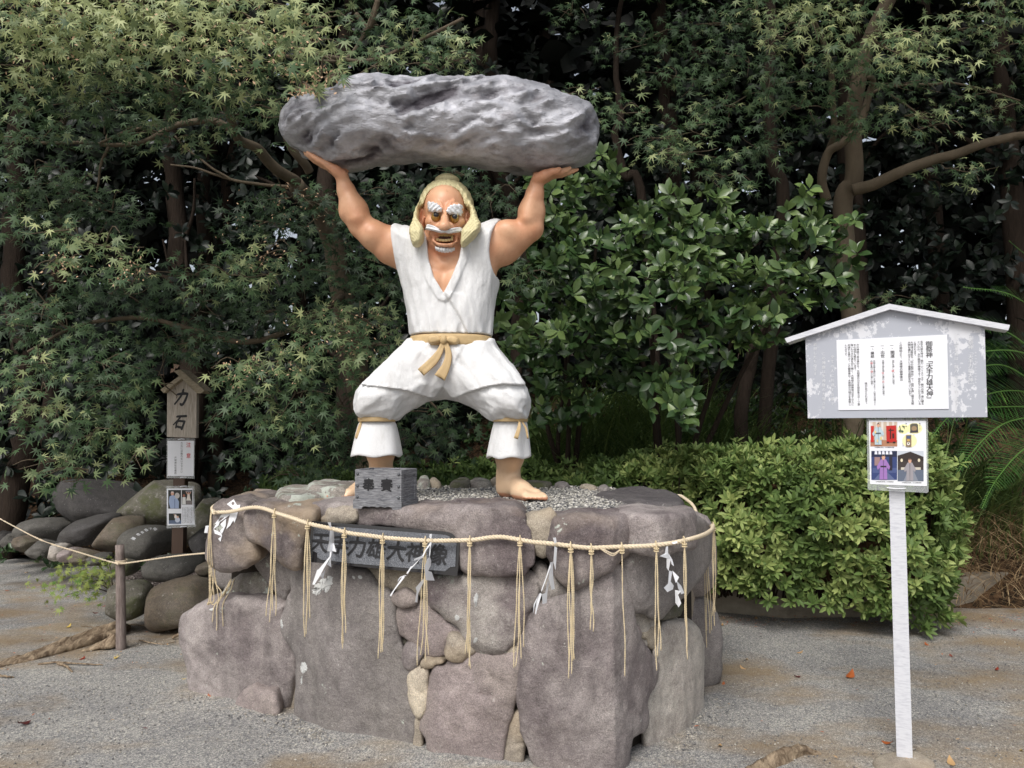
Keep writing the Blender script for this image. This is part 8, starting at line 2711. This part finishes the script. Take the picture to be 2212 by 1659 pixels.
# a few long fresh stalks leaning out by the sign
mb_t = thing('grass_clump', 'tall fresh grass stalks arching up behind the sign\'s right lower corner', 'grass', (3.9, 6.6, .3))
for pts, r_ in (([(1995, 1130, 6.4), (2040, 1000, 6.4), (2070, 880, 6.4), (2140, 770, 6.4), (2170, 745, 6.4), (2200, 760, 6.4)], .006), ([(2030, 1100, 6.5), (2045, 980, 6.5), (2050, 900, 6.5), (2060, 840, 6.5)], .005),
                ([(2060, 1120, 6.4), (2030, 1020, 6.4), (2000, 950, 6.4), (1980, 900, 6.4)], .005), ([(2100, 1150, 6.4), (2150, 1050, 6.4), (2200, 1000, 6.4), (2230, 990, 6.4)], .005),
                ([(2050, 1140, 6.3), (2090, 1010, 6.3), (2150, 930, 6.3), (2200, 900, 6.3)], .005)):
    p = spline([at(*q) for q in pts], 24); w = np.linspace(r_, .0012, 24)[:, None]
    V_ = np.stack([p - [1, 0, .2] * w, p + [1, 0, .2] * w], 1).reshape(-1, 3)
    me = mesh('blade', V_, np.array([(2 * i, 2 * i + 1, 2 * i + 3, 2 * i + 2) for i in range(23)]), False, M['grass'])
    a = me.attributes.new('tone', 'FLOAT', 'POINT'); a.data.foreach_set('value', np.full(48, .75, dtype=np.float32))
    ob('blade', me, mb_t)

# ---- cycad at the right edge
cb = at(2330, 900, 6.9)
cyc = thing('cycad', 'cycad with long feathery arching fronds at the right edge', 'palm', (cb[0], cb[1], float(bank_z(cb[0], cb[1]))))
mb = MB(); mb.tube(np.array([[cb[0], cb[1], float(bank_z(cb[0], cb[1])) - .1], [cb[0], cb[1], cb[2] + .0]]), [.16, .14], 12); mb.build('trunk', M['bark_dark'], cyc, True)
fr_list = [[(2330, 900), (2270, 720), (2190, 640), (2080, 620)], [(2330, 900), (2260, 790), (2180, 720), (2100, 700), (2050, 705)], [(2330, 900), (2250, 840), (2170, 790), (2100, 800), (2060, 830)], [(2330, 900), (2230, 850), (2140, 850), (2050, 900), (1990, 980)],
           [(2330, 900), (2240, 900), (2160, 920), (2090, 990), (2050, 1060)], [(2330, 900), (2260, 940), (2200, 980), (2150, 1040), (2120, 1100)], [(2330, 900), (2290, 700), (2240, 580), (2180, 520)], [(2330, 900), (2230, 880), (2120, 880), (2020, 880), (1960, 900)],
           [(2330, 900), (2280, 800), (2200, 760), (2120, 760), (2080, 775)]]
for q, pts in enumerate(fr_list):
    Ye = 6.9 - np.linspace(0, .7 + .1 * (q % 3), len(pts))
    c = spline([at(u, v, y) for (u, v), y in zip(pts, Ye)], 60)
    T = unit(np.gradient(c, axis=0))
    S_ = unit(np.cross(T, [0, -.7, .7]))
    Nn = np.cross(S_, T)
    mb = MB(); mb.tube(c, np.linspace(.010, .003, 60), 5)
    fro = mb.build('frond_rib', M['cycad'], cyc, True)
    me = fro.data
    a = me.attributes.new('tone', 'FLOAT', 'POINT'); a.data.foreach_set('value', np.full(len(me.vertices), .8, dtype=np.float32))
    n = 130
    tt = np.repeat(np.linspace(.12, .99, n // 2), 2); sd = np.tile([-1, 1], n // 2)
    ii = (tt * 59).astype(int)
    P0 = c[ii]
    D = unit(T[ii] * .75 + S_[ii] * sd[:, None] + Nn[ii] * .25 + rng.normal(0, .05, (n, 3)) + [0, 0, -.12])
    L_ = .20 * np.sin(np.clip(tt * 1.1 + .12, 0, 1) * math.pi) ** .5 + .03
    W_d = unit(np.cross(D, Nn[ii])) * .0042
    V_ = np.stack([P0 - W_d, P0 + W_d, P0 + D * (L_ * .6)[:, None] + W_d * .9, P0 + D * (L_ * .6)[:, None] - W_d * .9, P0 + D * L_[:, None] + [0, 0, -.012]], 1)
    F = [tuple(5 * i + k for k in f_) for i in range(n) for f_ in ((0, 1, 2, 3), (3, 2, 4))]
    me = mesh('leaflets', V_.reshape(-1, 3), F, False, M['cycad'])
    a = me.attributes.new('tone', 'FLOAT', 'POINT'); a.data.foreach_set('value', np.clip(np.repeat(.5 + rng.normal(0, .15, n), 5), 0, 1).astype(np.float32))
    ob('leaflets', me, fro, kind='stuff')

# ---- maple seedling on the gravel
sb_ = onz(*zp('G', [(860, 330)])[0])
seed = thing('maple_seedling', 'low bright green maple seedling on the gravel left of the round post', 'plant', tuple(sb_))
SP_ = [(480, 150, 110, 55), (600, 190, 130, 80), (720, 160, 110, 70), (780, 230, 90, 90), (690, 280, 120, 60), (380, 220, 80, 40), (560, 260, 80, 40), (480, 290, 60, 30), (800, 130, 70, 50), (740, 350, 60, 30)]
pads = []
for x, y, a, b in SP_:
    u, v = zp('G', [(x, y)])[0]; pads.append((u, v, a * .2839, b * .2839, 5.7, .35))
P_, Fr, sc, tn = pads_to_leaves(pads, .040, 2.4, thick=.10)
P_[:, 2] = np.maximum(P_[:, 2], .02)
M['seedling'] = leaf_mat('fresh_maple_leaf', lin(58, 88, 42), lin(96, 130, 62), lin(150, 158, 84), .5)
foliage(seed, P_, Fr, sc, tn, 'maple', M['seedling'], 300)
for k in range(7):
    e = P_[rng.integers(len(P_))]
    mb = MB(); mb.tube(spline([sb_, (sb_ + e) / 2 + [0, 0, .05], e], 8), np.linspace(.006, .002, 8), 5); mb.build('stem', M['bark'], seed, True)
